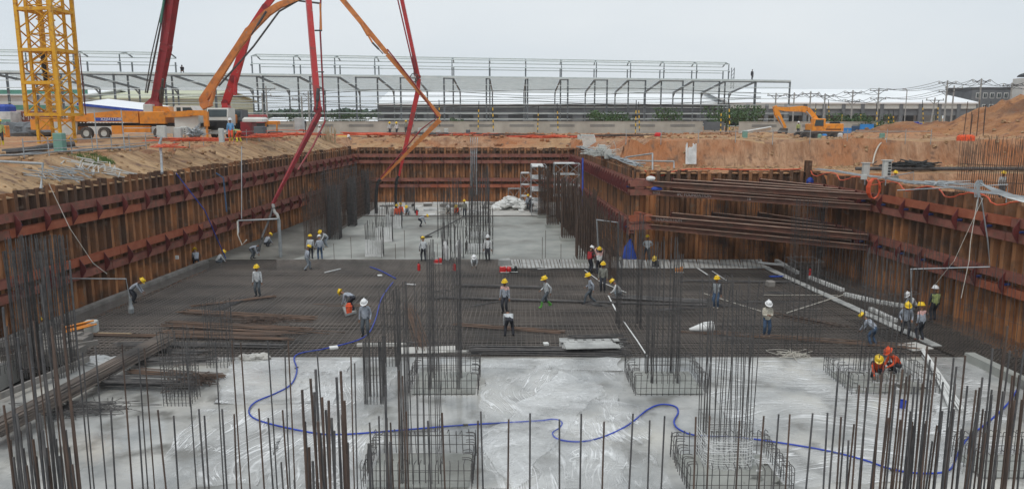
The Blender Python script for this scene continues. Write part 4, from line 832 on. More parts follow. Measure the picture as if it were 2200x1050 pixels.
def skel(pose):
    p = dict(POSES[pose]); ln = R(p['lean']); hz = p['hz']; V = []; E = []; K = []; Rr = []
    def add(pt, r, par=None, k='shirt'):
        V.append(Vector(pt)); Rr.append(r)
        if par is not None: E.append((par, len(V) - 1)); K.append(k)
        return len(V) - 1
    up = Vector((0, math.sin(ln), math.cos(ln))); hip = Vector((0, -.12 * math.sin(ln), hz)); pel = add(hip, (.165, .135))
    sp = add(hip + up * .20, (.175, .13), pel); ch = add(hip + up * .40, (.20, .14), sp); nk = add(hip + up * .52, (.075, .06), ch)
    nd = R(p['nod']); hd = Vector((0, math.sin(nd), math.cos(nd))); n2 = add(V[nk] + hd * .06 + up * .02, (.055, .055), nk, 'skin')
    h1 = add(V[n2] + hd * .09 + Vector((0, .012, 0)), (.082, .092), n2, 'skin'); h2 = add(V[h1] + hd * .09, (.074, .085), h1, 'skin')
    f = Vector((0, math.cos(nd), -math.sin(nd))); nose = add(V[h1] + f * .115 + hd * .0, (.014, .014), h1, 'skin')
    for sx in (-1, 1): add(V[h1] + Vector((sx * .098, 0, 0)), (.014, .022), h1, 'skin')
    for sx, ft, hn in ((-1, p['fl'], p['hl']), (1, p['fr'], p['hr'])):
        h = add(hip + Vector((sx * .09, 0, -.06)), (.108, .112), pel, 'trouser'); kn, an = ik(V[h], ft, .42, .42, (sx * .12, 1, .2))
        k_ = add(kn, (.084, .086), h, 'trouser'); cm = add(kn.lerp(an, .35), (.078, .080), k_, 'trouser'); a_ = add(an, (.058, .062), cm, 'shin')
        heel = add(an + Vector((0, -.0, -.04)), (.052, .055), a_, 'boot'); toe = add(an + Vector((sx * .03, .18, -.05)), (.052, .038), heel, 'boot')
        sh = add(hip + up * .455 + Vector((sx * .19, 0, 0)), (.080, .080), ch, 'shirt'); pole = (sx * (1.0 if p.get('out') else .5), -.7, -.3)
        el, wr = ik(V[sh], hn, .29, .26, pole); e_ = add(el, (.058, .058), sh, 'shirt'); w_ = add(wr, (.040, .036), e_, 'shirt')
        d = (wr - el).normalized(); pm_ = add(wr + d * .075, (.038, .018), w_, 'skin'); side = d.cross(Vector((0, 1, .3))).normalized(); cur = Vector((0, .35, -.1))
        for i, (o, L) in enumerate(((-.03, .06), (-.01, .072), (.012, .068), (.032, .052))):
            q1 = add(V[pm_] + side * o + d * .035, (.010, .010), pm_, 'skin'); q2 = add(V[q1] + (d * .8 + cur * .5).normalized() * L * .6, (.009, .009), q1, 'skin'); add(V[q2] + (d * .5 + cur).normalized() * L * .5, (.007, .007), q2, 'skin')
        t1 = add(V[w_] + d * .035 + side * -.045 * sx, (.011, .011), w_, 'skin'); add(V[t1] + d * .04 - side * .01 * sx, (.009, .009), t1, 'skin')
    return V, E, K, Rr, dict(head=V[h2], hd=hd, f=f, pel=hip, up=up)
def helmet_mesh():
    b = MB(); n = 14; prof = [(.155, .0), (.128, .012), (.125, .05), (.108, .095), (.07, .128), (0, .142)]; vs = []
    for k, (r, z) in enumerate(prof[:-1]):
        for i in range(n):
            a = 6.2832 * i / n; fx = 1.0; fy = 1.12 + (.22 if k == 0 and math.sin(a) > .5 else 0); vs.append((r * math.cos(a) * fx, r * math.sin(a) * fy, z))
    vs.append((0, 0, .142)); L = len(vs) - 1; fs = [(k * n + i, k * n + (i + 1) % n, (k + 1) * n + (i + 1) % n, (k + 1) * n + i) for k in range(4) for i in range(n)] + [(4 * n + i, 4 * n + (i + 1) % n, L) for i in range(n)] + [tuple(range(n - 1, -1, -1))]
    b.add(vs, fs); b.beam((0, -.12, .10), (0, .12, .10), .03, .09); return b
base_cache = {}
def base_body(pose):
    if pose in base_cache: return base_cache[pose]
    V, E, K, Rr, info = skel(pose); me = bpy.data.meshes.new('b'); me.from_pydata(V, E, []); o = bpy.data.objects.new('b', me); C.objects.link(o)
    o.modifiers.new('s', 'SKIN').use_smooth_shade = True; sv = me.skin_vertices[0].data
    for i, r in enumerate(Rr): sv[i].radius = r; sv[i].use_root = (i == 0)
    sb = o.modifiers.new('u', 'SUBSURF'); sb.levels = 1; bpy.context.view_layer.update()
    m2 = bpy.data.meshes.new_from_object(o.evaluated_get(bpy.context.evaluated_depsgraph_get())); bpy.data.objects.remove(o)
    kinds = []
    for p in m2.polygons:
        c = p.center; best = 9; kk = 'shirt'
        for (a, b), k in zip(E, K):
            A, B = V[a], V[b]; d = B - A; t = max(0, min(1, (c - A).dot(d) / max(1e-9, d.length_squared))); q = (c - (A + d * t)).length - .5 * (Rr[a][0] * (1 - t) + Rr[b][0] * t)
            if q < best: best = q; kk = k
        if kk == 'shirt' and (c - info['pel']).dot(info['up']) < -.0 and abs(c.x) < .2: kk = 'trouser' if (c - info['pel']).length < .26 else kk
        kinds.append(kk)
    me_v = [v.co.copy() for v in m2.vertices]; fs = [tuple(p.vertices) for p in m2.polygons]; bpy.data.meshes.remove(m2)
    base_cache[pose] = (me_v, fs, kinds, info); return base_cache[pose]
HB = helmet_mesh()
def person(px, py, pose, face, shirt, trouser, boot, helm, label, z=0.0, vest=None, sc=1.0, pos=None, group=None, shoulders=None, sink=0.0, obj=None):
    loc = Vector(pos) if pos is not None else P(px, py, z); loc.z -= sink; sc *= 1.05
    t = thing('person', label, 'person', loc, group); me_v, fs, kinds, info = base_body(pose); rz = Matrix.Rotation(R(face), 4, 'Z')
    me = bpy.data.meshes.new('body'); me.from_pydata([rz @ (v * sc) for v in me_v], [], fs)
    ms = ['shirt', 'skin', 'trouser', 'boot', 'sh2']; nm = {'shirt': shirt, 'skin': 'skin', 'trouser': trouser, 'boot': boot, 'sh2': shoulders or shirt}
    for k in ms: me.materials.append(M[nm[k]])
    idx = []
    for f_, k in zip(fs, kinds):
        if k == 'shirt' and shoulders:
            c = sum((me_v[i] for i in f_), Vector()) / len(f_)
            if .36 < (c - info['pel']).dot(info['up']): k = 'sh2'
        if k == 'shin': k = 'boot' if boot in ('boot_green', 'boot_yellow') else 'trouser'
        idx.append(ms.index(k))
    me.polygons.foreach_set('material_index', idx); me.polygons.foreach_set('use_smooth', [True] * len(fs))
    o = bpy.data.objects.new('body', me); C.objects.link(o); o.parent = t
    hd, f = info['hd'], info['f']; x = hd.cross(f) * -1
    rot = Matrix((x, f, hd)).transposed().to_4x4()
    base = info['head'] + hd * -.005
    if helm:
        b = MB(); b.f = HB.f; b.mi = HB.mi; b.tone = HB.tone; b.v = [tuple((rz @ ((rot @ Vector(v)) * 1.16 + base) * sc) + loc) for v in HB.v]
        b.build('hard_hat', helm, t, smooth=False)
    else:
        b = MB(); b.blob((0, 0, 0), (.1, .115, .09), n=9, k=5, j=.05); b.v = [tuple((rz @ ((rot @ Vector(v)) + base) * sc) + loc) for v in b.v]; b.build('hair', 'hair', t)
    if vest:
        vv = []; ff = []; mp = {}
        for f_, k in zip(fs, kinds):
            c = sum((me_v[i] for i in f_), Vector()) / len(f_); h = (c - info['pel']).dot(info['up'])
            if k == 'shirt' and -.02 < h < .5 and abs(c.x) < .2:
                g = []
                for i in f_:
                    if i not in mp:
                        v = me_v[i]; ax = info['pel'] + info['up'] * (v - info['pel']).dot(info['up']); dd = (v - ax); mp[i] = len(vv); vv.append(v + (dd.normalized() * .022 if dd.length > 1e-5 else Vector()))
                    g.append(mp[i])
                ff.append(tuple(g))
        vm = bpy.data.meshes.new('vest'); vm.from_pydata([rz @ (v * sc) for v in vv], [], ff); vm.materials.append(M[vest]); vo = bpy.data.objects.new('vest', vm); C.objects.link(vo); vo.parent = t
    return t
Y_, W_ = 'helmet_yellow', 'helmet_white'
G_, PL_ = 'shirt_grey', 'shirt_pale'
person(422, 566, 'crouch', 30, G_, 'trouser_dark', 'boot_black', Y_, 'worker in yellow hat crouching on the far end of the left kerb')
person(468, 563, 'crouch', -60, PL_, 'trouser_slate', 'boot_black', Y_, 'worker in pale shirt bent low at the far corner of the mat', sink=.25)
person(542, 556, 'bend', -95, G_, 'trouser_slate', 'boot_black', None, 'bare headed worker bent over at the left wall beyond the mat')
person(572, 530, 'crouch', -40, G_, 'trouser_dark', 'boot_black', Y_, 'worker in yellow hat crouching at the left wall behind the concrete hose pipe')
person(660, 580, 'step', -50, G_, 'trouser_grey', 'boot_black', Y_, 'worker all in grey stepping over the far left edge of the mat', vest=None)
person(668, 556, 'stand', 10, PL_, 'trouser_dark', 'boot_black', Y_, 'worker in pale shirt seen from behind, just past the stepping grey worker')
person(688, 557, 'standdown', 20, G_, 'trouser_jeans', 'boot_black', W_, 'white hatted worker in blue trousers in the group left of the rear slab')
person(701, 531, 'bendh', 140, PL_, 'trouser_grey', 'boot_pale', Y_, 'worker leaning on a long tool beside the left curtain of bars')
person(910, 561, 'standdown', 15, 'shirt_pale', 'trouser_dark', 'boot_black', Y_, 'worker with back turned holding a machine at the far edge of the mat')
person(1048, 559, 'stand', 175, 'shirt_white', 'trouser_dark', 'boot_black', W_, 'worker in white hat and white shirt standing alone at the edge of the rear slab', sc=1.03)
person(1019, 562, 'crouch', 180, PL_, 'trouser_dark', 'boot_black', W_, 'worker of whom only the white hat shows above the far edge of the mat', sink=.55)
person(1267, 585, 'front', -60, 'shirt_dark', 'trouser_dark', 'boot_black', W_, 'worker in red and white vest over black with a white hat', vest='vest_red')
person(1287, 588, 'raise', 10, 'shirt_white', 'trouser_dark', 'boot_black', Y_, 'worker in white shirt with both arms raised, next to the red vested man', shoulders='pink')
person(1295, 626, 'stand', 165, 'shirt_plaid', 'trouser_dark', 'boot_black', Y_, 'worker in checked shirt and yellow hat in front of the arm raising man')
person(1268, 653, 'walk', 90, G_, 'trouser_slate', 'boot_black', Y_, 'worker in grey shirt and slate trousers stepping left with head down')
person(1174, 660, 'walk', 110, PL_, 'trouser_slate', 'boot_green', Y_, 'worker walking in bright green boots')
person(1085, 671, 'stand', 160, G_, 'trouser_dark', 'boot_black', Y_, 'worker in grey and pink jacket standing in front of the bent over man', shoulders='pink')
person(1094, 722, 'bendb', 8, PL_, 'trouser_dark', 'boot_black', None, 'worker bent double with his back to the camera on the centre of the mat')
person(786, 722, 'standdown', 178, G_, 'trouser_slate', 'boot_black', W_, 'white hatted worker in grey shirt nearest the camera, left of centre on the mat', sc=1.04)
person(756, 668, 'bend', 75, G_, 'trouser_dark', 'boot_black', Y_, 'worker bending over the red bucket on the left of the mat')
person(555, 636, 'stand', 175, PL_, 'trouser_slate', 'boot_black', Y_, 'worker standing alone behind the bar stacks on the left of the mat', sc=1.03)
person(286, 652, 'bendh', -75, G_, 'trouser_dark', 'boot_black', Y_, 'worker bending beside the left kerb next to the bent grey pipe')
person(1331, 640, 'crouch', 70, 'shirt_white', 'trouser_grey', 'boot_black', Y_, 'worker in white crouching low at the foot of the tall cage left of the pair')
person(1390, 560, 'akimbo', 5, PL_, 'trouser_dark', 'boot_black', Y_, 'worker standing with hands on hips and legs apart before the struts', sc=1.04)
person(1410, 573, 'crouch', 150, 'shirt_dark', 'trouser_dark', 'boot_black', Y_, 'crouching worker right of the man with hands on hips, only his hat and shoulders showing', sink=.3)
person(1538, 662, 'stand', 150, 'shirt_dark', 'trouser_jeans', 'boot_pale', Y_, 'worker in grey vest over black sleeves and blue jeans', vest='vest_grey')
person(1646, 723, 'front', 175, 'shirt_beige', 'trouser_jeans', 'boot_pale', W_, 'worker in beige vest and white hat looking at something in his hands', vest='vest_beige')
person(1874, 742, 'bendh', 40, G_, 'trouser_jeans', 'boot_black', Y_, 'worker in jeans leaning forward behind the right hooked pedestal')
person(1943, 723, 'step', 165, G_, 'trouser_dark', 'boot_black', Y_, 'worker in grey stepping over bars, left one of the pair at the plank walkway')
person(1977, 731, 'reach', 20, G_, 'trouser_dark', 'boot_brown', Y_, 'worker in pink shouldered jacket on the plank walkway, right one of the pair', shoulders='pink')
person(2005, 688, 'stand', 5, 'shirt_dark', 'trouser_dark', 'boot_black', W_, 'worker in lime and grey vest with white hat seen from behind at the right wall', vest='vest_lime')
person(1962, 668, 'crouch', 100, 'shirt_white', 'trouser_grey', 'boot_black', W_, 'worker in white crouching behind the pair at the plank walkway', z=-.2)
person(1882, 812, 'crouch', 160, 'shirt_dark', 'trouser_dark', 'boot_black', Y_, 'worker in orange vest and yellow hat crouching inside the right hooked pedestal', vest='vest_orange')
person(1925, 800, 'crouch', 100, 'vest_orange', 'trouser_dark', 'boot_black', 'vest_orange', 'worker with red orange hat and jacket behind the right hooked pedestal')
person(903, 487, 'bend', -80, G_, 'trouser_dark', 'boot_black', Y_, 'worker bending with a trowel alone on the rear slab')
person(853, 478, 'stand', 200, 'vest_orange', 'trouser_slate', 'boot_black', Y_, 'left of two orange clad workers by the slim columns on the rear slab')
person(862, 474, 'stand', 170, 'vest_orange', 'trouser_slate', 'boot_black', Y_, 'right of two orange clad workers by the slim columns on the rear slab')
person(876, 462, 'crouch', 170, 'shirt_grey', 'trouser_slate', 'boot_black', Y_, 'small worker crouching behind the two orange clad men')
person(896, 459, 'crouch', 120, 'shirt_white', 'trouser_dark', 'boot_black', 'hair', 'kneeling worker in white beside the red canister far back')
person(963, 461, 'crouch', 180, 'shirt_beige', 'trouser_dark', 'boot_black', W_, 'crouching worker in beige among the debris far back in the centre')
person(983, 461, 'crouch', 160, 'vest_orange', 'trouser_dark', 'boot_black', Y_, 'small orange clad worker far back right of the beige one')
person(998, 466, 'stand', 180, 'shirt_plaid', 'trouser_dark', 'boot_black', Y_, 'worker with yellow hat left of the tall central rear cages')
person(1107, 446, 'crouch', 180, 'shirt_pale', 'trouser_dark', 'boot_black', Y_, 'worker with yellow hat behind the white debris heap')
person(1134, 452, 'stand', 195, 'shirt_grey', 'trouser_dark', 'boot_black', Y_, 'worker in grey standing between the debris heap and the scaffold tower')
person(1141, 456, 'stand', 170, 'shirt_dark', 'trouser_dark', 'boot_black', W_, 'dark clad worker with pale hat against the scaffold tower')
# people up on the banks
person(0, 0, 'stand', 190, 'shirt_blue', 'vest_orange', 'boot_yellow', W_, 'worker in light blue shirt and white hat standing by the pump trucks', pos=Q(497, 304, 65) )
person(0, 0, 'bend', 60, 'vest_lime', 'vest_orange', 'boot_yellow', Y_, 'worker in lime vest bending beside the blue shirted man by the pump trucks', pos=Q(514, 305, 65))
person(0, 0, 'stand', 200, 'vest_lime', 'trouser_dark', 'boot_yellow', Y_, 'worker in lime vest cut off by the left edge of the photo', pos=Q(4, 312, 58))
person(0, 0, 'walk', 180, 'shirt_pale', 'trouser_dark', 'boot_black', Y_, 'left of three workers walking on the far bank behind the red boom', pos=Q(838, 290, 112))
person(0, 0, 'walk', 170, 'shirt_white', 'trouser_dark', 'boot_black', Y_, 'middle of three workers walking on the far bank behind the red boom', pos=Q(853, 290, 112))
person(0, 0, 'stand', 170, 'shirt_plaid', 'trouser_dark', 'boot_black', Y_, 'right of three workers on the far bank, partly behind the red boom', pos=Q(873, 287, 115))
person(0, 0, 'stand', 170, 'shirt_white', 'trouser_dark', 'boot_black', W_, 'worker in white on the bank at the far left corner of the pit', pos=Q(688, 301, 99))
person(0, 0, 'crouch', 170, 'shirt_grey', 'trouser_dark', 'boot_black', W_, 'crouching worker at the foot of the far bank beside the yellow sheet', pos=Q(752, 308, 104))
person(0, 0, 'stand', 200, 'shirt_dark', 'trouser_dark', 'boot_black', None, 'dark figure by the white cabinet on the left far bank', pos=Q(654, 285, 100))
person(0, 0, 'stand', 180, 'shirt_plaid', 'trouser_slate', 'boot_black', Y_, 'worker in the neighbouring pit behind the curtain of bars, left one', pos=(28.4, 57.0, 5.1))
person(0, 0, 'stand', 180, 'shirt_pale', 'trouser_slate', 'boot_black', Y_, 'worker in checked pale shirt in the neighbouring pit at the right edge', pos=Q(2150, 425, 55.5))
person(0, 0, 'stand', 180, 'vest_lime', 'trouser_dark', 'boot_black', W_, 'worker in lime vest behind the earth heap left of the excavator', pos=Q(1714, 290, 112))
mb = MB(); mb.v = [tuple(Vector(v) * 1.05 + P(85, 686, .1)) for v in HB.v]; mb.f = HB.f; mb.mi = HB.mi; mb.tone = HB.tone
tag(mb.build('hard_hat', 'helmet_yellow'), 'lone yellow hard hat on the kerb behind the dense left cages', 'hard hat')

# ---------------------------------------------------------------- small site objects
def lathe(mb, c, prof, n=12, m=0):
    vs = [(c[0] + r * math.cos(6.2832 * i / n), c[1] + r * math.sin(6.2832 * i / n), c[2] + z) for r, z in prof for i in range(n)]
    K = len(prof); mb.add(vs, [(k * n + i, k * n + (i + 1) % n, (k + 1) * n + (i + 1) % n, (k + 1) * n + i) for k in range(K - 1) for i in range(n)] + [tuple(range(n - 1, -1, -1)), tuple(range((K - 1) * n, K * n))], m)
def extinguisher(px, py, label, z=0, sc=1.0):
    p = P(px, py, z); t = thing('fire_extinguisher', label, 'extinguisher', p, 'fire extinguishers'); mb = MB()
    lathe(mb, p, [(.10 * sc, 0), (.11 * sc, .03), (.11 * sc, .42 * sc), (.07 * sc, .5 * sc), (.03 * sc, .54 * sc)]); mb.build('cylinder', 'red', t)
    mb = MB(); mb.box((p.x - .03, p.y - .1 * sc, p.z + .54 * sc), (p.x + .03, p.y + .06, p.z + .62 * sc)); mb.path([(p.x, p.y - .08, p.z + .56 * sc), (p.x + .13, p.y - .1, p.z + .45 * sc), (p.x + .13, p.y - .1, p.z + .2)], .012, 5); mb.build('handle', 'black', t)
extinguisher(900, 581, 'red fire extinguisher on the far mat left of the central cages')
extinguisher(976, 581, 'red fire extinguisher on the far mat between the central cages')
extinguisher(1740, 592, 'red fire extinguisher by the white foam strips on the right', -.1)
extinguisher(84, 672, 'red fire extinguisher by the left wall behind the dense cages', .1, 1.3)
extinguisher(896, 462, 'red canister far back beside the kneeling worker')
p = P(750, 670, 0); t = thing('bucket_tray', 'grey mixing tray lying on the mat beside the bending worker', 'tray', p); mb = MB()
c4 = [P(733, 655), P(752, 650), P(766, 673), P(742, 680)]
mb.add([(v.x, v.y, .02) for v in c4] + [(v.x, v.y, .14) for v in c4], [(0, 1, 2, 3), (0, 1, 5, 4), (1, 2, 6, 5), (2, 3, 7, 6), (3, 0, 4, 7)]); mb.build('pan', 'plate', t)
p = P(750, 672, .05); mb = MB(); lathe(mb, p, [(.15, 0), (.2, .42), (.16, .44), (.12, .56)]); tag(mb.build('bucket', 'vest_orange'), 'orange red bucket in the mixing tray', 'bucket')
p = P(1938, 877, 0); mb = MB(); lathe(mb, p, [(.11, 0), (.13, .32), (.14, .33), (.12, .33), (.11, .05)]); tag(mb.build('bucket', 'hoseblue'), 'small blue bucket on the wet slab near the right thicket', 'bucket')
def machine(px, py, label, m='red', s=1, z=0):
    p = P(px, py, z); t = thing('power_tool', label, 'machine', p); mb = MB(); mb.bev((p.x - .32 * s, p.y - .18, z + .05), (p.x + .1 * s, p.y + .18, z + .38 * s), .04); mb.build('housing', m, t)
    mb = MB(); lathe(mb, (p.x + .28 * s, p.y, z + .04), [(.12 * s, 0), (.16 * s, .1), (.16 * s, .28), (.1 * s, .38)]); mb.build('motor', m, t); mb = MB(); mb.path([(p.x - .3, p.y - .2, z + .04), (p.x + .35, p.y - .2, z + .04)], .03, 5); mb.path([(p.x - .3, p.y, z + .4), (p.x + .3, p.y, z + .5)], .025, 5); mb.build('frame', 'boxgrey', t)
machine(1084, 585, 'red petrol machine lying in front of the pale block on the far mat', s=1.1)
machine(940, 566, 'small red machine at the edge of the rear slab', s=.8)
machine(1102, 584, 'black bag like machine right of the red petrol machine', 'black', .7)
machine(1457, 585, 'yellow box standing behind the tall cages of the middle right', 'truck', .8)
slabbox('steel_block', 1084, 570, .9, .6, .5, 'plate', 'grey slatted block at the far edge of the mat behind the red petrol machine', 'block', .2)
slabbox('steel_box', 20 + 0, 800, .1, .1, .1, 'plate', 'x', 'x') if False else None
slabbox('crate', 1655, 614, .5, .5, .35, 'ply', 'small dark crate at the right end of the mat', 'crate', .1)
slabbox('board', 1668, 594, 1.0, .25, .05, 'tarpblue', 'flat blue strip beside the plank walkway at the far right', 'strip', .1)
slabbox('foam_block', 1658, 568, 2.0, .3, .12, 'white', 'white block at the far right corner of the mat', 'block', -.5)
slabbox('cabinet', 197, 712, .6, .5, .6, 'boxgrey', 'grey and blue box beside the timber at the left of the mat', 'box', .1)
bundle(P(140, 712, .45), P(195, 698, .55), 6, .35, 'orange timber pieces stacked at the left edge of the mat', 'truck', .25, 31, .2, 'timber', .05)
mb = MB(); q = random.Random(2)
for i in range(3):
    for k in range(5): a = P(95 + 20 * k - 8 * i, 745 + 14 * i - 4 * k, .0); mb.box((a.x - .5, a.y - .3, -.3), (a.x + .45, a.y + .3, .3 + .12 * ((i + k) % 2)))
tag(mb.build('concrete_blocks', 'ply'), 'stepped grey formwork boxes behind the dense left cages', 'formwork')
for i, (a, b) in enumerate((((0, 740), (150, 712)), ((0, 770), (210, 735)), ((0, 850), (190, 770)))):
    mb = MB(); mb.beam(P(*a, .3), P(*b, .3), .12, .25); tag(mb.build('timber_beam', 'ply'), ('upper', 'middle', 'lower')[i] + ' long grey formwork beam at the left edge', 'beam', 'formwork beams at the left')
mb = MB(); q = random.Random(3)
for i in range(9): c = P(545 + 6 * i - 20, 771 + q.uniform(-2, 2)); mb.blob((c.x, c.y, .1), (.22, .16, .14), j=.4, rr=q)
tag(mb.build('cement_spill', 'conc_lt'), 'pale lumpy cement spill at the left front edge of the mat', 'spill')
mb = MB()
for i in range(16): c = P(225 + q.uniform(-40, 40), 782 + q.uniform(-8, 10)); mb.blob((c.x, c.y, .08), (.4, .25, .16), j=.5, rr=q)
tag(mb.build('sacks', 'white_dirty'), 'crumpled pale sacking beside the diagonal bundle of bars', 'sacking')
# blue tarp tent
a = P(1337, 557); mb = MB(); mb.add([(a.x, a.y, .05), (a.x + .9, a.y, 0), (a.x + .8, a.y + .6, 1.5), (a.x + .6, a.y + .2, 1.6), (a.x + 1.1, a.y - .2, .1), (a.x + .2, a.y + .5, .9)], [(0, 1, 3), (1, 4, 3), (4, 2, 3), (0, 5, 3), (5, 2, 3)])
tag(mb.build('tarpaulin', 'tarpblue'), 'dark blue tarpaulin hanging as a triangle by the inner corner', 'tarpaulin')
mb = MB(); a = P(1322, 560); mb.path(smoothpath([(a.x + .5 * math.cos(i), a.y + .3 * math.sin(i), .05 + .02 * i) for i in range(13)], 3), .05, 6); tag(mb.build('hose_coil', 'rope'), 'coil of pale hose beside the blue tarpaulin', 'hose coil')
# standpipe frames
def pipes(pts, r, label, m='galv', name='bent_pipe', cat='pipe', n=8): mb = MB(); [mb.path(p, r, n) for p in pts]; return tag(mb.build(name, m), label, cat)
a = P(603, 552); top = Q(599, 470, a.y)
pipes([[(a.x, a.y, 0), (a.x, a.y, top.z - .1), (a.x - .1, a.y, top.z)]], .14, 'thick grey standing pipe receiving the pump hose at the left', name='standing_pipe')
pipes([[Q(600, 470, a.y), Q(560, 472, a.y), Q(512, 474, a.y + .2), Q(512, 500, a.y)]], .07, 'horizontal pipe fixed to the left wall beside the thick standing pipe')
pipes([[Q(510, 475, 56), Q(511, 505, 55.6), Q(520, 526, 55.6), Q(530, 515, 55.6)]], .05, 'pale looped hose hanging from the left wall', 'rope', 'hanging_hose', 'hose')
b = P(282, 672); pipes([[Q(140, 598, b.y + .1), Q(271, 599, b.y), Q(280, 650, b.y), (b.x, b.y, 0)]], .042, 'bent grey pipe standing at the left of the mat')
mb = MB(); lathe(mb, b, [(.14, 0), (.16, .25), (.1, .5), (.07, .9)]); tag(mb.build('pump', 'galv'), 'submersible pump at the foot of the bent grey pipe', 'pump')
a = P(1327, 602); pipes([[(a.x, a.y, 0), Q(1328, 478, a.y), Q(1282, 472, a.y + 3), Q(1287, 560, a.y + 3)]], .055, 'tall bent grey pipe left of the blue tarpaulin')
b = P(1960, 702, -.3); pipes([[Q(1956, 578, b.y), Q(2127, 573, b.y - 2), Q(2122, 515, b.y - 2.2), Q(2108, 425, b.y - 2.4)], [Q(1957, 578, b.y), Q(1960, 700, b.y)]], .035, 'bent grey pipe before the right pile wall')
pipes([[Q(2100, 428, 35.5), Q(2085, 520, 35.2), Q(2082, 560, 35), Q(2065, 640, 35)]], .016, 'pale rod hanging down the right pile wall', 'rope', 'rod', 'rod')
pipes([[Q(2112, 425, 37.5), Q(2050, 560, 37), Q(2008, 612, 38)]], .011, 'thin rope running down to the lime vested worker', 'rope', 'rope', 'rope')
pipes([[Q(105, 395, 41), Q(150, 490, 41), Q(200, 565, 41.5), Q(230, 588, 42)]], .018, 'thin pale rope hanging down the left wall', 'rope', 'rope', 'rope')
pipes([[Q(378, 372, 51.5), Q(440, 452, 53), Q(485, 555, 56)]], .035, 'dark blue hose running diagonally down the left wall', 'tarpblue', 'hose', 'hose')
pipes([[Q(464, 372, 56), Q(480, 382, 56), Q(487, 455, 56)]], .06, 'blue bent pipe against the upper wales of the left wall', 'trouser_jeans')
pipes([[Q(519, 315, 62.5), Q(519, 470, 60.5)]], .035, 'long thin grey pipe standing against the left wall')
pipes([[Q(1252, 340, 78), Q(1252, 480, 76)]], .09, 'blue vertical pipe against the wall right of the rear cages', 'tarpblue')
pipes([[Q(1011 + 5 * k, 296, 101), Q(1012 + 4 * k, 330, 99.5), Q(1012 + 4 * k, 400 + 6 * k, 99.3)] for k in range(4)], .06, 'bunch of grey hoses hanging over the middle of the back wall', 'galv', 'hose_bunch', 'hoses')
pipes([[P(925, 600, 0), Q(926, 600, 55)]] , .02, 'x') if False else None
b = P(790, 690); 
# small box, panel and other hangings on the left wall
p = Q(377, 553, 54); mb = MB(); mb.box((p.x, p.y - .05, p.z - .12), (p.x + .22, p.y + .05, p.z + .14)); tag(mb.build('white_tag', 'white'), 'small white square hung on the left pile wall above the kerb', 'sign')
# boxes, rebar rods sticking out of rear slab edge (level markers)
for i, x in enumerate((718, 755, 820, 850, 905, 870, 940, 1165, 1172, 1205, 1300)):
    mb = MB(); a = P(x, 556 - (i % 3)); mb.bar(a, a + Vector((0, 0, 1.2 + .5 * (i % 3))), .018, 4); tag(mb.build('level_rod', 'bar_rust'), 'thin rod standing along the near edge of the rear slab', 'rod', 'rods at the near edge of the rear slab')
mb = MB(); a = P(1000, 466); mb.path([P(915, 507, .2), P(950, 490, .2), P(1000, 463, .2)], .06, 6); mb.beam(P(905, 510, .05), P(926, 508, .05), .5, .15); tag(mb.build('screed_rail', 'bar'), 'dark screed rail lying diagonally over the rear slab', 'rail')
# debris field at the back
q = random.Random(11)
for i in range(34):
    x = q.uniform(815, 1150); y = q.uniform(437, 462); mm = q.choice(['white', 'white_dirty', 'ply', 'conc_lt', 'ply']); wd = q.uniform(.5, 2.6); dd = q.uniform(.3, 1.0)
    c = P(x, y, 0); mb = MB(); mb.bev((-wd / 2, -dd / 2, 0), (wd / 2, dd / 2, q.uniform(.08, .4)), .03); o = mb.build('formwork_debris', mm); o.location = c; o.rotation_euler = (0, 0, q.uniform(-.5, .5))
    tag(o, 'pale board or panel lying in the debris field in front of the back pile wall', 'debris', 'boards in the far debris field')
mb = MB()
for i in range(70): u = q.gauss(0, 1); c = P(1098 + 20 * u * .9, 447, 0); mb.blob((c.x, c.y + q.uniform(-2, 2), max(.15, 1.35 - abs(u) * .6) * q.uniform(.2, 1)), (.55, .5, .3), j=.5, rr=q)
tag(mb.build('white_heap', 'white'), 'big heap of crumpled white sheeting left of the scaffold tower', 'heap')
def scaffold(px, py, w_, d_, h_, nx, nz, label, z=0, boards=True, Y=None):
    a = P(px, py, z) if Y is None else Q(px, py, Y); t = thing('scaffold_tower', label, 'scaffold', a); mb = MB()
    for i in range(nx + 1):
        for j in range(2): mb.bar((a.x + w_ * i / nx, a.y + d_ * j, a.z), (a.x + w_ * i / nx, a.y + d_ * j, a.z + h_), .035, 5)
    mb.build('standards', 'galv', t); mb = MB(); bd = MB()
    for k in range(nz + 1):
        z_ = a.z + h_ * k / nz
        for j in range(2): mb.bar((a.x, a.y + d_ * j, z_), (a.x + w_, a.y + d_ * j, z_), .03, 5)
        for i in range(nx + 1): mb.bar((a.x + w_ * i / nx, a.y, z_), (a.x + w_ * i / nx, a.y + d_, z_), .03, 5)
        if k < nz:
            for i in range(nx): mb.bar((a.x + w_ * i / nx, a.y, z_), (a.x + w_ * (i + 1) / nx, a.y, z_ + h_ / nz), .022, 4); mb.bar((a.x + w_ * (i + 1) / nx, a.y, z_), (a.x + w_ * i / nx, a.y, z_ + h_ / nz), .022, 4)
        if boards and k > 0: bd.box((a.x + .05, a.y + .05, z_ + .03), (a.x + w_ * .8, a.y + d_ - .05, z_ + .08))
    mb.build('braces', 'galv', t)
    if bd.v: bd.build('deck_boards', 'white_dirty', t)
scaffold(1142, 462, 1.7, 5.5, 5.4, 1, 4, 'tall scaffold tower with pale decks left of the right rear cages')
scaffold(1119, 447, 1.2, 1.5, 4.2, 1, 3, 'slim scaffold tower beside the tall one, in front of the back wall')
scaffold(1092, 440, 1.5, 1.2, 2.0, 1, 1, 'low cross braced scaffold frame before the back wall', boards=False)
scaffold(1190, 468, 2.8, 2, 5.9, 2, 5, 'scaffold behind the dense right line of rear columns')
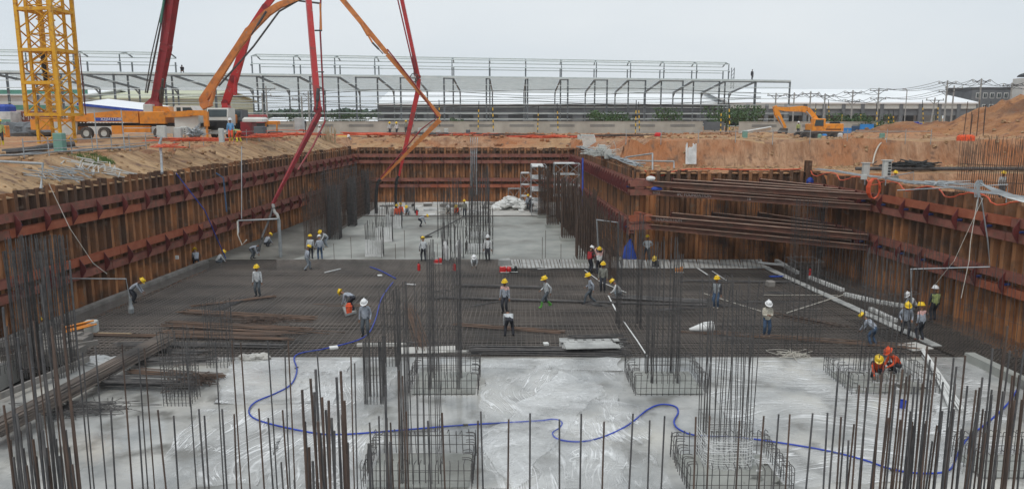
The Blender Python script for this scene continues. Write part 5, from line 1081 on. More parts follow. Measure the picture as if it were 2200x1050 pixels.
# cables on top of middle wall, hoses on right wall
def rope_along(pts, r, m, label, name='cable', cat='cable', amp=.06, seed=1, n=5):
    q = random.Random(seed); sp = smoothpath(pts, 5); mb = MB(); mb.path([p + Vector((q.uniform(-amp, amp), q.uniform(-amp, amp), q.uniform(-amp, amp))) for p in sp], r, n); return tag(mb.build(name, m), label, cat)
q = random.Random(8); mb = MB()
for k in range(16):
    pts = []; x0 = q.uniform(-.3, .3)
    for i in range(9):
        y = 98 - (98 - 60.6) * i / 8; x = xr(y) + .35 + x0 + q.uniform(-.2, .2); pts.append((x, y, 7.1 + q.uniform(0, .3)))
    mb.path(smoothpath(pts, 4), q.choice([.02, .035, .05]), 5)
tag(mb.build('cable_bunch', 'galv'), 'long tangle of grey cables along the top of the wall right of the rear slab', 'cables')
mb = MB()
for k in range(12):
    a = Vector((xr(95) + .2 + .12 * k, 96 - .2 * k, 8.6)); mb.path(smoothpath([a, a + Vector((.1, -.6, .2)), a + Vector((.25, -1.4, -.6)), a + Vector((.3, -2.4, -1.4))], 4), .05, 5)
tag(mb.build('cable_bunch', 'boxgrey'), 'bunch of grey cables hung over a rack at the back right corner of the pit', 'cables')
for k, (px, py, Y) in enumerate(((1293, 322, 76), (1306, 332, 74))):
    a = Q(px, py, Y); t = thing('switch_box', ('left', 'right')[k] + ' grey switch box in the cable tangle on the wall right of the rear slab', 'switch box', a, 'switch boxes on the middle wall'); mb = MB(); mb.bev((a.x - .35, a.y - .15, a.z - .4), (a.x + .35, a.y + .15, a.z + .5), .04); mb.build('cabinet', 'boxgrey', t); mb = MB(); mb.bar((a.x, a.y, 7.0), (a.x, a.y, a.z - .4), .05); mb.build('post', 'galv', t)
tangle(Q(1290, 335, 75), (.8, .8, .4), 40, 'boxgrey', 'grey wire tangle below the switch boxes on the middle wall', seed=5, th=.025)
pipes([[Q(1340, 345, 66), Q(1448, 347, 63), Q(1448, 362, 62.5)], [Q(1345, 338, 68), Q(1402, 330, 64), Q(1402, 372, 62)]], .07, 'grey pipes on posts at the top of the inner corner')
rope_along([Q(x, y, 60.3) for x, y in ((1385, 366), (1400, 376), (1420, 377), (1450, 368), (1480, 364), (1530, 363), (1600, 365), (1700, 364), (1722, 362))], .05, 'hosered', 'orange red hose lying along the top of the short pile wall', 'hose', 'hose', .02)
pr_ = []
for i in range(22): y = 60 - (60 - 33) * i / 21; pr_.append((xr(y) - .12 - (.25 if i % 3 == 1 else 0), y, 6.85 - (.35 if i % 3 == 1 else 0)))
rope_along(pr_, .04, 'hosered', 'orange red hose sagging along the top of the right pile wall', 'hose', 'hose', .03)
mb = MB()
for k in range(3): mb.path([(xr(y) + .15 + .14 * k, y, 6.95 + .03 * k + .04 * math.sin(y + k)) for y in range(60, 30, -3)], .032 + .015 * (k == 1), 6)
tag(mb.build('pipe_run', 'galv'), 'run of grey pipes along the top of the right pile wall', 'pipes')
c = Q(1878, 388, 49); mb = MB()
for k in range(4): mb.path([c + Vector((.45 * math.cos(i * .6) * (1 - .1 * k), -.05 * k, -.5 + .65 * math.sin(i * .6))) for i in range(12)], .05, 6)
tag(mb.build('hose_coil', 'hosered'), 'coil of orange red hose hung on the right wall below the switch cabinets', 'hose coil')
for k, (px, py, Y, w_, h_, m, lb) in enumerate(((1860, 365, 50, .42, .85, 'conc_lt', 'beige switch cabinet on the right pile wall'), (1905, 362, 49.5, .5, 1.0, 'boxgrey', 'grey switch cabinet with a row of sockets on the right pile wall'))):
    a = Q(px, py, Y); t = thing('switch_cabinet', lb, 'switch box', a, 'switch cabinets on the right wall'); mb = MB(); mb.bev((a.x - w_ / 2, a.y - .15, a.z - h_ / 2), (a.x + w_ / 2, a.y + .15, a.z + h_ / 2), .04); mb.box((a.x - w_ / 2 - .06, a.y - .2, a.z + h_ / 2), (a.x + w_ / 2 + .06, a.y + .2, a.z + h_ / 2 + .05)); mb.build('cabinet', m, t)
    mb = MB(); mb.bar((a.x, a.y, 6.6), (a.x, a.y, a.z - h_ / 2), .04); mb.build('post', 'galv', t)
    if k:
        for i in range(5): mb = MB(); mb.box((a.x + .02, a.y - .2, a.z - .4 + .18 * i), (a.x + .18, a.y - .152, a.z - .3 + .18 * i)); mb.build('socket', 'black', t)
    else: mb = MB(); mb.bev((a.x - .38, a.y - .3, a.z - .6), (a.x + .0, a.y - .16, a.z - .28), .02); mb.build('outlet_box', 'boxgrey', t)
c = Q(2104, 402, 38); mb = MB(); q = random.Random(4)
for k in range(16):
    s0 = q.uniform(-.25, .25); s0 *= .5; mb.path(smoothpath([c + Vector((s0 + .12, 0, .1)), c + Vector((s0, .05, .28 + q.uniform(0, .08))), c + Vector((s0 - .16, .0, .1)), c + Vector((s0 - .05 + q.uniform(-.08, .08), 0, -.5))], 3), .017, 5)
for k in range(8): mb.path(smoothpath([c + Vector((0, 0, .2)), c + Vector((1.0 + .1 * k, -.6, -.45)), c + Vector((3.0, -2.5, -1.0 - .03 * k))], 4), .018, 5)
tag(mb.build('cable_bunch', 'galv'), 'thick knot of grey cables hung on the post at the right pile wall', 'cables')
pipes([[c + Vector((.0, 0, -1.2)), c + Vector((0, 0, .3))], [c + Vector((-3.3, 1.5, -.3)), c + Vector((1.6, .3, .1)), c + Vector((1.6, .3, -.8))], [Q(1885, 385, 48), Q(1963, 370, 46), Q(1963, 390, 46)]], .026, 'grey pipe rail carrying the knot of cables at the right pile wall')
tangle(Q(2010, 396, 43), (.8, .6, .08), 18, 'galv', 'flat heap of grey wire mesh behind the right wall', seed=9, th=.02)
# scaffold frames piled on left slope
q = random.Random(6)
mb = MB()
for i in range(46):
    y = q.uniform(42.5, 47.5); d0 = q.uniform(.25, 1.5); x = xl(y) - d0; z = 7.1 + .42 * d0 + .12
    ang = q.choice([.9, 1.1, 2.4, .7]) + q.uniform(-.2, .2); L = q.uniform(.6, 1.6); dx, dy = math.cos(ang) * L / 2, math.sin(ang) * L / 2
    mb.bar((x - dx, y - dy, z + .4 * dx + q.uniform(0, .15)), (x + dx, y + dy, z - .4 * dx + q.uniform(0, .2)), .028, 5)
tag(mb.build('scaffold_heap', 'galv'), 'heap of discarded scaffold frames on the slope above the left wall', 'scaffold frames')
mb = MB()
for i in range(40):
    y = q.uniform(47, 50.5); d0 = q.uniform(.2, 2.6); x = xl(y) - d0; z = 7.1 + .42 * d0 + .1; L = q.uniform(.5, 1.3); a = q.choice([.5, 1.9]) + q.uniform(-.2, .2); dx, dy = math.cos(a) * L / 2, math.sin(a) * L / 2
    mb.bar((x - dx, y - dy, z + .4 * dx), (x + dx, y + dy, z - .4 * dx + .1), .035, 5)
tag(mb.build('scaffold_heap', 'conc_lt'), 'second heap of muddy ladders and frames further along the left slope', 'scaffold frames')
p0 = Q(92, 350, 40); pipes([[Q(-20, 346, 41), Q(92, 352, 40), Q(88, 405, 39.5)]], .075, 'grey bent pipe on the slope at the far left')
# ================================================================ LEFT YARD: CRANE, PUMP TRUCKS
def lattice(mb, cs, z0, z1, step, r, rb, m=0, half=True):
    """cs: 4 corner (x,y); legs + K bracing"""
    n = max(1, round((z1 - z0) / step)); st = (z1 - z0) / n
    for k in range(n):
        a, b = z0 + st * k, z0 + st * (k + 1); mid = (a + b) / 2
        for i in range(4):
            p, q = cs[i], cs[(i + 1) % 4]; P0 = lambda z: Vector((p[0], p[1], z)); Q0 = lambda z: Vector((q[0], q[1], z))
            mb.bar(P0(a), Q0(mid), rb, 5, m); mb.bar(Q0(mid), P0(b), rb, 5, m)
            mb.bar(P0(b), Q0(b), rb, 5, m)
al = R(3); base = Q(130, 245, 63.6); sq = 2.86
def corners(bx, by, s): l = (-math.cos(al) * s, math.sin(al) * s); r = (math.sin(al) * s, math.cos(al) * s); return [(bx, by), (bx + r[0], by + r[1]), (bx + r[0] + l[0], by + r[1] + l[1]), (bx + l[0], by + l[1])]
cc = corners(base.x, base.y, sq); cen = (sum(c[0] for c in cc) / 4, sum(c[1] for c in cc) / 4)
t = thing('tower_crane', 'yellow lattice mast of a tower crane with climbing cage at the upper left', 'crane', (cen[0], cen[1], 8.7))
mb = MB()
for c in cc: mb.beam((c[0], c[1], 11.0), (c[0], c[1], 27), .26, .26, up=(math.cos(al), math.sin(al), 0))
mb.build('climbing_cage', 'crane', t)
for z in (11.15, 13.7, 16.3, 19.5, 22.7):
    mb = MB()
    for i in range(4):
        p, q = cc[i], cc[(i + 1) % 4]
        if z == 13.7 and i in (0, 1): continue
        mb.beam((p[0], p[1], z), (q[0], q[1], z), .22, .26)
    mb.build('cage_ring', 'crane', t)
pass
mb = MB(); 
for i in range(4):
    p, q = cc[i], cc[(i + 1) % 4]
    for a, b in ((11.2, 13.7), (13.7, 16.3), (16.4, 19.5), (19.5, 22.7)):
        if i in (0, 2): mb.bar((p[0], p[1], b), (q[0], q[1], (a + b) / 2), .06, 6); mb.bar((p[0], p[1], a), (q[0], q[1], (a + b) / 2), .06, 6)
        else: mb.bar((q[0], q[1], b), (p[0], p[1], a), .05, 6)
mb.build('cage_brace', 'crane', t)
ic = [(cen[0] + (c[0] - cen[0]) * .66, cen[1] + (c[1] - cen[1]) * .66) for c in cc]
mb = MB()
for c in ic: mb.beam((c[0], c[1], 8.3), (c[0], c[1], 27), .2, .2, up=(math.cos(al), math.sin(al), 0))
mb.build('mast_legs', 'crane', t)
mb = MB(); lattice(mb, ic, 8.6, 26.6, 2.25, .1, .05); mb.build('mast_bracing', 'crane', t)
mb = MB(); lattice(mb, [(cen[0] + (c[0] - cen[0]) * .35, cen[1] + (c[1] - cen[1]) * .35) for c in cc], 11, 26.6, 1.1, .05, .025); mb.build('ladder_shaft', 'crane', t)
mb = MB(); mb.bar((cen[0] - .3, cen[1] - .3, 13.8), (cen[0] - .35, cen[1] - .3, 16.1), .17, 8); mb.build('climbing_ram', 'black', t)
mb = MB(); mb.path([(cc[1][0] + .35, cc[1][1], 11.1), (cc[1][0] + .3, cc[1][1], 16.2)], .05, 6); mb.build('feed_cable', 'bracket', t)
# ground trestle frame below the cage
mb = MB(); tr = corners(base.x - 1.0, base.y - .9, 4.3) if False else None
def wheel(parent, c, r, w_, ax=1):
    g = parent; t0 = MB(); prof = [(r * .55, -w_ / 2), (r * .93, -w_ / 2), (r, -w_ * .35), (r, w_ * .35), (r * .93, w_ / 2), (r * .55, w_ / 2)]; n = 20; vs = []
    for q, o in prof:
        for i in range(n):
            a = 6.2832 * i / n; vs.append((c[0] + q * math.cos(a), c[1] + o, c[2] + q * math.sin(a)) if ax == 1 else (c[0] + o, c[1] + q * math.cos(a), c[2] + q * math.sin(a)))
    K = len(prof); t0.add(vs, [(k * n + i, k * n + (i + 1) % n, ((k + 1) % K) * n + (i + 1) % n, ((k + 1) % K) * n + i) for k in range(K) for i in range(n)])
    o = t0.build('wheel', 'tyre', g); h = MB(); d = w_ * .38
    h.bar((c[0], c[1] - d, c[2]), (c[0], c[1] + d, c[2]), r * .54, 14) if ax == 1 else h.bar((c[0] - d, c[1], c[2]), (c[0] + d, c[1], c[2]), r * .54, 14); h.build('rim', 'boxgrey', o)
# pump truck seen from the side
ZG = 8.78; Y0 = 76.0
def XQ(px, Y=Y0): return (px - 1100) / FPX * (Y * math.cos(PITCH) + 2 * math.sin(PITCH))
def ZQ(py, Y=Y0): return Q(1100, py, Y).z
tA = thing('pump_truck', 'long orange concrete pump truck standing side on behind the crane, with dark red boom', 'truck', (XQ(290), Y0 + 1.2, ZG))
mb = MB(); X0, X1, X2, X3 = XQ(165), XQ(300), XQ(303), XQ(358); zt, zb = ZQ(239), ZQ(264)
mb.prism([(XQ(150), zb + .15), (X1, zb), (X1, zt), (XQ(255), zt + .05), (XQ(172), ZQ(246)), (XQ(150), ZQ(248))], 1, Y0, Y0 + 2.4); mb.build('side_deck', 'truck', tA)
mb = MB(); mb.bev((X2, Y0 - .05, ZQ(266)), (X3, Y0 + 2.4, ZQ(240)), .06); mb.build('tool_box', 'truck', tA)
mb = MB(); mb.box((XQ(160), Y0 + .5, zb - .35), (XQ(450), Y0 + 1.9, zb - .02)); mb.build('chassis', 'black', tA)
mb = MB(); mb.box((XQ(240), Y0 + .1, ZQ(288)), (XQ(262), Y0 + .5, ZQ(270))); mb.box((XQ(262), Y0 + .15, ZQ(285)), (XQ(323), Y0 + .4, ZQ(276))); mb.box((XQ(262), Y0 + .2, ZQ(274.5)), (XQ(323), Y0 + .45, ZQ(270))); mb.build('step_rack', 'truck', tA)
for x in (184, 222, 341): wheel(tA, (XQ(x), Y0 + .35, ZG + .58), .60, .5)
for x in (60, 100): wheel(tA, (XQ(x + 90), Y0 + 2.0, ZG + .58), .6, .4) if False else None
wheel(tA, (XQ(415), Y0 + .35, ZG + .58), .60, .4)
text_part('XZJ5413THB', .37, (XQ(242), Y0 - .035, ZQ(256.5)), (R(90), 0, 0), 'text', tA, 'lettering')
mb = MB(); mb.box((XQ(207), Y0 - .02, ZQ(260.5)), (XQ(266), Y0 - .004, ZQ(253))); mb.build('name_plate', 'tarpblue', tA)
mb = MB()
for i in range(14): mb.box((XQ(175 + 7 * i), Y0 - .02, ZQ(264.5)), (XQ(178 + 7 * i), Y0 - .006, ZQ(262.8)))
mb.build('reflective_strip', 'text', tA)
# cab, side on, white
mb = MB(); cx0, cx1 = XQ(377), XQ(428); mb.prism([(cx0, ZQ(278)), (cx1, ZQ(278)), (cx1, ZQ(248)), (cx1 - .7, ZQ(227)), (cx0 + .2, ZQ(226)), (cx0, ZQ(230))], 1, Y0 + .05, Y0 + 2.4); cabA = mb.build('cab', 'cabwhite', tA)
mb = MB(); mb.box((XQ(383), Y0 + .03, ZQ(241)), (XQ(392), Y0 + .045, ZQ(231))); mb.prism([(XQ(396), ZQ(241)), (XQ(423), ZQ(246)), (XQ(414), ZQ(231)), (XQ(396), ZQ(231))], 1, Y0 + .03, Y0 + .045); mb.build('side_window', 'glass', cabA)
mb = MB(); mb.beam((XQ(357), Y0 + .3, ZQ(247)), (XQ(415), Y0 - .2, ZQ(244)), .5, .55); mb.beam((XQ(410), Y0 - .2, ZQ(243)), (XQ(449), Y0 - .5, ZQ(243)), .42, .5); mb.beam((XQ(450), Y0 - .5, ZQ(240)), (XQ(450), Y0 - .5, ZQ(272)), .4, .4); mb.bar((XQ(450), Y0 - .5, ZQ(272)), (XQ(450), Y0 - .5, ZG), .12, 8); mb.build('outrigger', 'truck', tA)
mb = MB(); mb.prism([(XQ(328), ZQ(240)), (XQ(368), ZQ(240)), (XQ(360), ZQ(229)), (XQ(330), ZQ(228))], 1, Y0 + .3, Y0 + 2.0); mb.build('turret', 'truck', tA)
mb = MB(); mb.bev((XQ(310), Y0 + .2, ZQ(240)), (XQ(330), Y0 + 1.2, ZQ(224)), .05); mb.build('water_tank', 'boxgrey', tA)
mb = MB(); mb.box((XQ(165), Y0 + .6, ZG + .9), (XQ(60), Y0 + 2.2, ZQ(256))); mb.build('rear_frame', 'truck', tA)
mb = MB(); mb.prism([(XQ(115), ZQ(290)), (XQ(160), ZQ(290)), (XQ(165), ZQ(262)), (XQ(108), ZQ(262))], 1, Y0 + .4, Y0 + 2.2); mb.build('hopper', 'boxgrey', tA)

def boom(parent, secs, pipe=None, pm_='bar', cyl=None):
    for (p, q, w0, w1, m) in secs:
        d = (q - p).normalized(); mb = MB(); w0 *= .84; w1 *= .84; mb.beam(p, q, w0 * .7, w0, 0, (0, 0, 1), w1 * .7, w1); mb.build('boom_section', m, parent)
        k = MB(); s = Vector((0, 1, 0)); k.bar(q - s * w1 * .4, q + s * w1 * .4, w1 * .5, 12); k.build('boom_joint', 'boomdark' if 'red' in m or 'dark' in m else 'boomorange', parent)
    if pipe: mb = MB(); mb.path(pipe, .075, 7); mb.build('delivery_pipe', pm_, parent)
    for c in (cyl or []): mb = MB(); mb.bar(c[0], c[0].lerp(c[1], .6), c[2], 8); mb.bar(c[0].lerp(c[1], .6), c[1], c[2] * .55, 8); mb.build('ram', 'bar' if len(c) < 4 else c[3], parent)
yA = Y0 + 1.2
s0, s1 = Q(336, 214, yA), Q(372, -15, yA - 1); s2 = Q(388, -170, yA - 2); s3 = Q(650, -150, 70); s4 = Q(686, 243, 65.5); s5 = Q(586, 438, 61)
boom(tA, [(Q(330, 232, yA), s0, 1.9, 1.0, 'boomdark'), (s0, Q(357, 100, yA - .5), 1.0, 1.15, 'boomdark'), (Q(357, 95, yA - .5), s1, 1.15, 1.25, 'boomdark'), (s1, s2, 1.1, 1.0, 'boomdark'), (s2, s3, 1.1, 1.0, 'boomdark'), (s3, s4 + Vector((-.1, 0, .3)), .72, .80, 'boomred'), (s4, s5, .52, .26, 'boomdark')],
     [Q(690, -60, 67), Q(688, 70, 66.5), Q(696, 235, 65.8), Q(698, 262, 65.3), Q(672, 315, 64), Q(640, 365, 63)], 'boomdark',
     [(Q(346, 220, yA), Q(350, 170, yA - 1), .22), (Q(380, 10, yA), Q(382, -80, yA - 1), .14), (Q(684, 190, 65.3), Q(680, 235, 65.2), .16)])
mb = MB(); mb.path([Q(316, 200, yA - .8), Q(322, 170, yA - .9), Q(345, 55, yA - 1.1), Q(358, -20, yA - 1.2)], .09, 7); mb.path([Q(312, 200, yA - .8), Q(325, 120, yA - 1), Q(350, 10, yA - 1.2)], .06, 6); mb.build('delivery_pipe', 'bar', tA)
mb = MB(); mb.path([Q(345, 50, yA - 1.3), Q(354, -15, yA - 1.4)], .10, 7); mb.build('hydraulic_hose', 'green', tA)
mb = MB(); mb.path([Q(688, 8, 66.3), Q(690, 65, 66.3)], .085, 7); mb.build('pipe_sleeve', 'boomorange', tA)
mb = MB(); mb.path([Q(676, 66, 66), Q(692, 66, 66.2)], .07, 6); mb.path([Q(684, 155, 66), Q(696, 155, 66)], .06, 6); mb.build('pipe_bracket', 'bar', tA)
mb = MB(); mb.path(smoothpath([Q(586, 438, 61), Q(590, 455, 60.8), Q(596, 462, 60.5), Q(600, 478, 60.2)], 4), .12, 8); mb.build('end_hose', 'pole', tA)
mb = MB(); mb.path(smoothpath([Q(589, 440, 61.2), Q(575, 480, 60), Q(563, 510, 59), Q(556, 540, 58.7)], 4), .09, 7); tag(mb.build('slack_hose', 'bar'), 'dark slack hose falling from the dark red boom along the left wall', 'hose')
# trucks facing the camera
def truck_front(x0, x1, ytop, ybot, Y, body, label, boomdeck):
    c = Q((x0 + x1) / 2, 300, Y); gx0, gx1 = XQ(x0, Y), XQ(x1, Y); t = thing('pump_truck', label, 'truck', (c.x, Y, ZG)); zt = ZQ(ytop, Y); zb = ZQ(ybot, Y)
    mb = MB(); mb.prism([(Y, zb), (Y + 2.1, zb), (Y + 2.1, zt), (Y + .25, zt), (Y, zb + (zt - zb) * .45)], 0, gx0, gx1); cab = mb.build('cab', body, t)
    mb = MB(); a = .12; zz = zb + (zt - zb) * .5; 
    mb.add([(gx0 + a, Y + .0, zz), (gx1 - a, Y + .0, zz), (gx1 - a, Y + .17, zt - .15), (gx0 + a, Y + .17, zt - .15), (gx0 + a, Y - .04, zz), (gx1 - a, Y - .04, zz), (gx1 - a, Y + .12, zt - .15), (gx0 + a, Y + .12, zt - .15)], [(4, 5, 6, 7), (0, 1, 5, 4), (2, 3, 7, 6), (1, 2, 6, 5), (3, 0, 4, 7)]); mb.build('windscreen', 'glass', cab)
    mb = MB(); mb.bev((gx0 + .05, Y - .12, zb - .4), (gx1 - .05, Y + .3, zb + (zt - zb) * .3), .05); mb.build('grille', 'black', cab)
    mb = MB(); mb.bev((gx0, Y - .2, ZG + .45), (gx1, Y + .1, ZG + .85), .05); mb.build('bumper', 'boxgrey', t)
    for s in (gx0 + .35, gx1 - .35): mb = MB(); mb.bar((s, Y - .24, ZG + .65), (s, Y - .19, ZG + .65), .12, 10); mb.build('headlight', 'white', t)
    for x in (gx0 + .3, gx1 - .3):
        for yy in (1.0, 6.0, 7.4): wheel(t, (x, Y + yy, ZG + .52), .52, .4, 0)
    mb = MB(); mb.box((gx0 + .2, Y + 2.3, ZG + 1.0), (gx1 - .2, Y + 9.5, ZG + 1.5)); mb.build('chassis', 'black', t)
    mb = MB(); mb.bev((gx0 + .1, Y + 2.5, ZG + 1.5), (gx1 - .1, Y + 9, ZG + 2.4), .1); mb.build('deck', boomdeck, t); return t
tB = truck_front(447, 492, 232, 270, 78, 'cabwhite', 'pump truck facing the camera with large dark windscreen and orange boom', 'boomorange')
tC = truck_front(495, 521, 236, 268, 81, 'greyblue', 'pump truck behind the windscreen one, with bright red boom', 'boomred')
b0, b1 = Q(445, 232, 82), Q(437, 215, 82); b2 = Q(512, 100, 82); b3 = Q(560, 55, 81.8)
boom(tB, [(b0, b1, 1.4, .9, 'boomorange'), (b1, b2, .95, .75, 'boomorange'), (b2, Q(535, 68, 82), .75, .95, 'boomorange'), (Q(535, 68, 82), Q(575, 28, 82), .9, .85, 'boomorange'), (Q(575, 28, 82), Q(600, 12, 82), .85, .75, 'boomorange'), (Q(600, 12, 82), Q(660, -12, 82), .75, .6, 'boomorange'), (Q(660, -12, 82), Q(735, -5, 82), .5, .5, 'boomorange'),
          (Q(733, -4, 82), Q(829, 112, 82), .62, .55, 'boomorange'), (Q(832, 117, 82), Q(944, 248, 82), .52, .40, 'boomorange'), (Q(945, 258, 82), Q(820, 384, 82), .62, .24, 'boomorange')],
     [Q(832, 106, 81.6), Q(890, 180, 81.6), Q(940, 252, 81.5), Q(905, 278, 81.5), Q(818, 382, 81.6)], 'boomdark',
     [(Q(777, 52, 81.6), Q(800, 92, 81.6), .17, 'boomorange'), (Q(800, 92, 81.6), Q(823, 116, 81.6), .1), (Q(452, 225, 81.2), Q(466, 180, 81.3), .2, 'boomorange'), (Q(572, 25, 81), Q(540, 75, 81), .12)])
mb = MB(); mb.path([Q(690, 8, 82), Q(640, 2, 82), Q(600, 25, 82), Q(545, 100, 81.4), Q(470, 185, 81.4)], .1, 7); mb.build('delivery_pipe', 'bar', tB)
mb = MB(); mb.path(smoothpath([Q(818, 385, 82), Q(811, 395, 82), Q(808, 430, 82), Q(809, 458, 82)], 4), .17, 8); mb.build('end_hose', 'black', tB)
boom(tC, [(Q(487, 236, 85), Q(485, 222, 85), 1.3, .95, 'boomred'), (Q(485, 222, 85), Q(503, 170, 85), .9, 1.0, 'boomred'), (Q(503, 170, 85), Q(533, 72, 85), 1.0, .8, 'boomred'), (Q(533, 72, 85), Q(570, 15, 85), .8, .75, 'boomred'), (Q(570, 15, 85), Q(640, -70, 85), .7, .6, 'boomred'), (Q(640, -70, 85), Q(855, -30, 86), .5, .5, 'boomred'),
          (Q(857, -30, 86), Q(899, 165, 86), .66, .62, 'boomred'), (Q(900, 170, 86), Q(898, 195, 86), .7, .6, 'boomred'), (Q(898, 195, 86), Q(869, 325, 86), .6, .5, 'boomred'), (Q(869, 325, 86), Q(857, 380, 86), .48, .22, 'boomred')],
     [Q(850, -20, 85.6), Q(880, 110, 85.6), Q(892, 160, 85.6)], 'boomdark', [(Q(888, 120, 85.5), Q(892, 165, 85.5), .16, 'boomdark'), (Q(505, 205, 84.3), Q(506, 165, 84.3), .24, 'boomred')])
mb = MB(); mb.path(smoothpath([Q(857, 378, 86), Q(852, 388, 86), Q(850, 420, 86), Q(851, 452, 86)], 4), .16, 8); mb.build('end_hose', 'black', tC)
mb = MB(); c = Q(890, 167, 85.5); mb.path([c + Vector((.45 * math.cos(i * .7), 0, .45 * math.sin(i * .7))) for i in range(10)], .06, 6); mb.build('hose_loop', 'bar', tC)
# low machines and clutter right of the trucks
def Bx(name, px0, py0, px1, py1, Y, d, m, label, cat, e=.04, **k):
    a = Q(px0, py1, Y); b = Q(px1, py0, Y); mb = MB(); mb.bev((a.x, Y, a.z), (b.x, Y + d, b.z), e); return tag(mb.build(name, m), label, cat, **k)
Bx('machine_cover', 519, 252, 567, 262, 79, 1.6, 'cabwhite', 'long white rounded machine cover right of the trucks', 'machine', .2)
Bx('machine_cover', 517, 262, 540, 290, 79, 1.6, 'boomdark', 'dark red machine body under the white cover', 'machine')
Bx('steel_tank', 545, 272, 565, 287, 77, 1.2, 'greyblue', 'grey cylinder housing on the bank right of the trucks', 'tank')
Bx('orange_beam', 569, 260, 596, 268, 80, 1, 'truck', 'orange beam on legs right of the white machine cover', 'frame')
mb = MB(); [mb.bar(Q(x, 262, 80), Q(x, 285, 80), .09, 6) for x in (571, 595)]; tag(mb.build('trestle', 'truck'), 'pair of orange legs under the orange beam', 'trestle')
Bx('generator', 575, 283, 601, 290, 76, 1, 'black', 'low black generator on the left bank', 'generator')
Bx('white_cabinet', 633, 253, 649, 279, 88, 1, 'white_dirty', 'tall white cabinet on the far left bank', 'cabinet')
Bx('switch_cabinet', 337, 270, 354, 296, 61, .35, 'boxgrey', 'grey switch box on a bent post at the crest of the left bank', 'switch box')
Bx('switch_cabinet', 374, 274, 388, 298, 62, .35, 'boxgrey', 'pale cabinet with a column of sockets on the left bank', 'switch box')
Bx('switch_cabinet', 388, 272, 401, 288, 62.3, .35, 'boxgrey', 'plain pale cabinet right of the socket one', 'switch box')
Bx('switch_cabinet', 470, 276, 478, 306, 62, .35, 'boxgrey', 'narrow grey post cabinet in the rail on the left bank', 'switch box')
mb = MB(); [mb.box((Q(376, 0, 62).x, 61.97, Q(0, 279 + 5 * i, 62).z), (Q(379, 0, 62).x, 61.995, Q(0, 277 + 5 * i, 62).z)) for i in range(4)]; tag(mb.build('socket_row', 'black'), 'column of dark sockets on the pale cabinet', 'sockets')
mb = MB(); mb.path([Q(348, 372, 53.3), Q(346, 330, 57), Q(342, 310, 60), Q(347, 296, 61)], .09, 7); tag(mb.build('post', 'galv'), 'bent grey post under the switch box on the left bank', 'post')
Bx('green_cabinet', 115, 286, 132, 325, 50, .5, 'greenbox', 'green cabinet standing on grass in front of the crane', 'cabinet')
tangle(Q(420, 292, 61.5), (.35, .2, .3), 40, 'galv', 'large tangle of grey cables on the left bank', 'cable_tangle', 'cables', 12, .03)
for i, (x, y, w_) in enumerate(((395, 303, 2.2), (455, 304, 2.0), (560, 296, 2.0), (640, 290, 2.5), (610, 292, 2.0), (350, 318, 1.4))):
    tangle(Q(x, y, 62 + 3 * i if i not in (5,) else 58), (w_ * .5, .8, .18), 7, 'hosered', ('first', 'second', 'third', 'sixth', 'fifth', 'lowest')[i] + ' heap of orange red cable on the left bank, counted rightward' if i != 5 else 'orange red cables spilling down the slope beside the bent post', 'cable_heap', 'cables', 20 + i, .028)
# railing on the left crest
def railing(pts, label, r=.035, rails=2, h=1.0, name='pipe_railing'):
    t = thing(name, label, 'railing', pts[0]); mb = MB()
    for k in range(rails): mb.path([Vector(p) + Vector((0, 0, h * (k + 1) / rails - .05)) for p in pts], r * .8, 5)
    mb.build('rail', 'galv', t)
    for p in pts: mb = MB(); mb.bar(Vector(p) - Vector((0, 0, .3)), Vector(p) + Vector((0, 0, h + .15)), r, 6); mb.build('post', 'galv', t)
cr = []
for i in range(8): y = 46 + 2.2 * i; cr.append((xl(y) - 3.9, y, 8.55))
railing(cr, 'grey pipe railing along the crest of the left bank in front of the crane')
cr = [(xl(y) - 3.7, y, 8.55) for y in (63, 65.5, 68, 71, 74, 77, 80, 84)]; railing(cr, 'grey pipe railing along the crest of the left bank in front of the pump trucks')
for i, x in enumerate((212, 270)):
    mb = MB(); a = Q(x - 2, 322, 54.5); mb.bar(a, Q(x - 10, 236, 54.8), .04, 6); tag(mb.build('scaffold_pole', 'galv'), ('left', 'right')[i] + ' one of two tall leaning poles in front of the pump truck', 'pole', 'leaning poles')
for i in range(3):
    mb = MB(); mb.path([(xl(y) - 4.1 - .2 * i, y, 8.75 + .04 * math.sin(y * 1.3 + i)) for y in np.arange(40, 60, 1.5)], .06, 6); tag(mb.build('ground_pipe', ('galv', 'bar', 'galv')[i]), ('nearest', 'middle', 'farthest')[i] + ' pipe lying along the crest of the left bank', 'pipe', 'pipes on the left crest')
mb = MB(); mb.path([Q(5, 328, 50), Q(70, 322, 51), Q(110, 314, 53), Q(160, 310, 54)], .22, 8); tag(mb.build('ground_pipe', 'bar'), 'thick dark pipe lying in front of the crane', 'pipe')
mb = MB(); q = random.Random(3)
for i in range(900): y = q.uniform(49.5, 52.5); d0 = q.uniform(2.3, 3.7); x = xl(y) - d0; z = 6.8 + .42 * d0; h = q.uniform(.08, .3); mb.add([(x, y, z), (x + .04, y, z), (x + q.uniform(-.1, .1), y, z + h + .15)], [(0, 1, 2)])
tag(mb.build('grass', 'grass'), 'green grass tuft on the crest by the green cabinet', 'grass', kind='stuff')
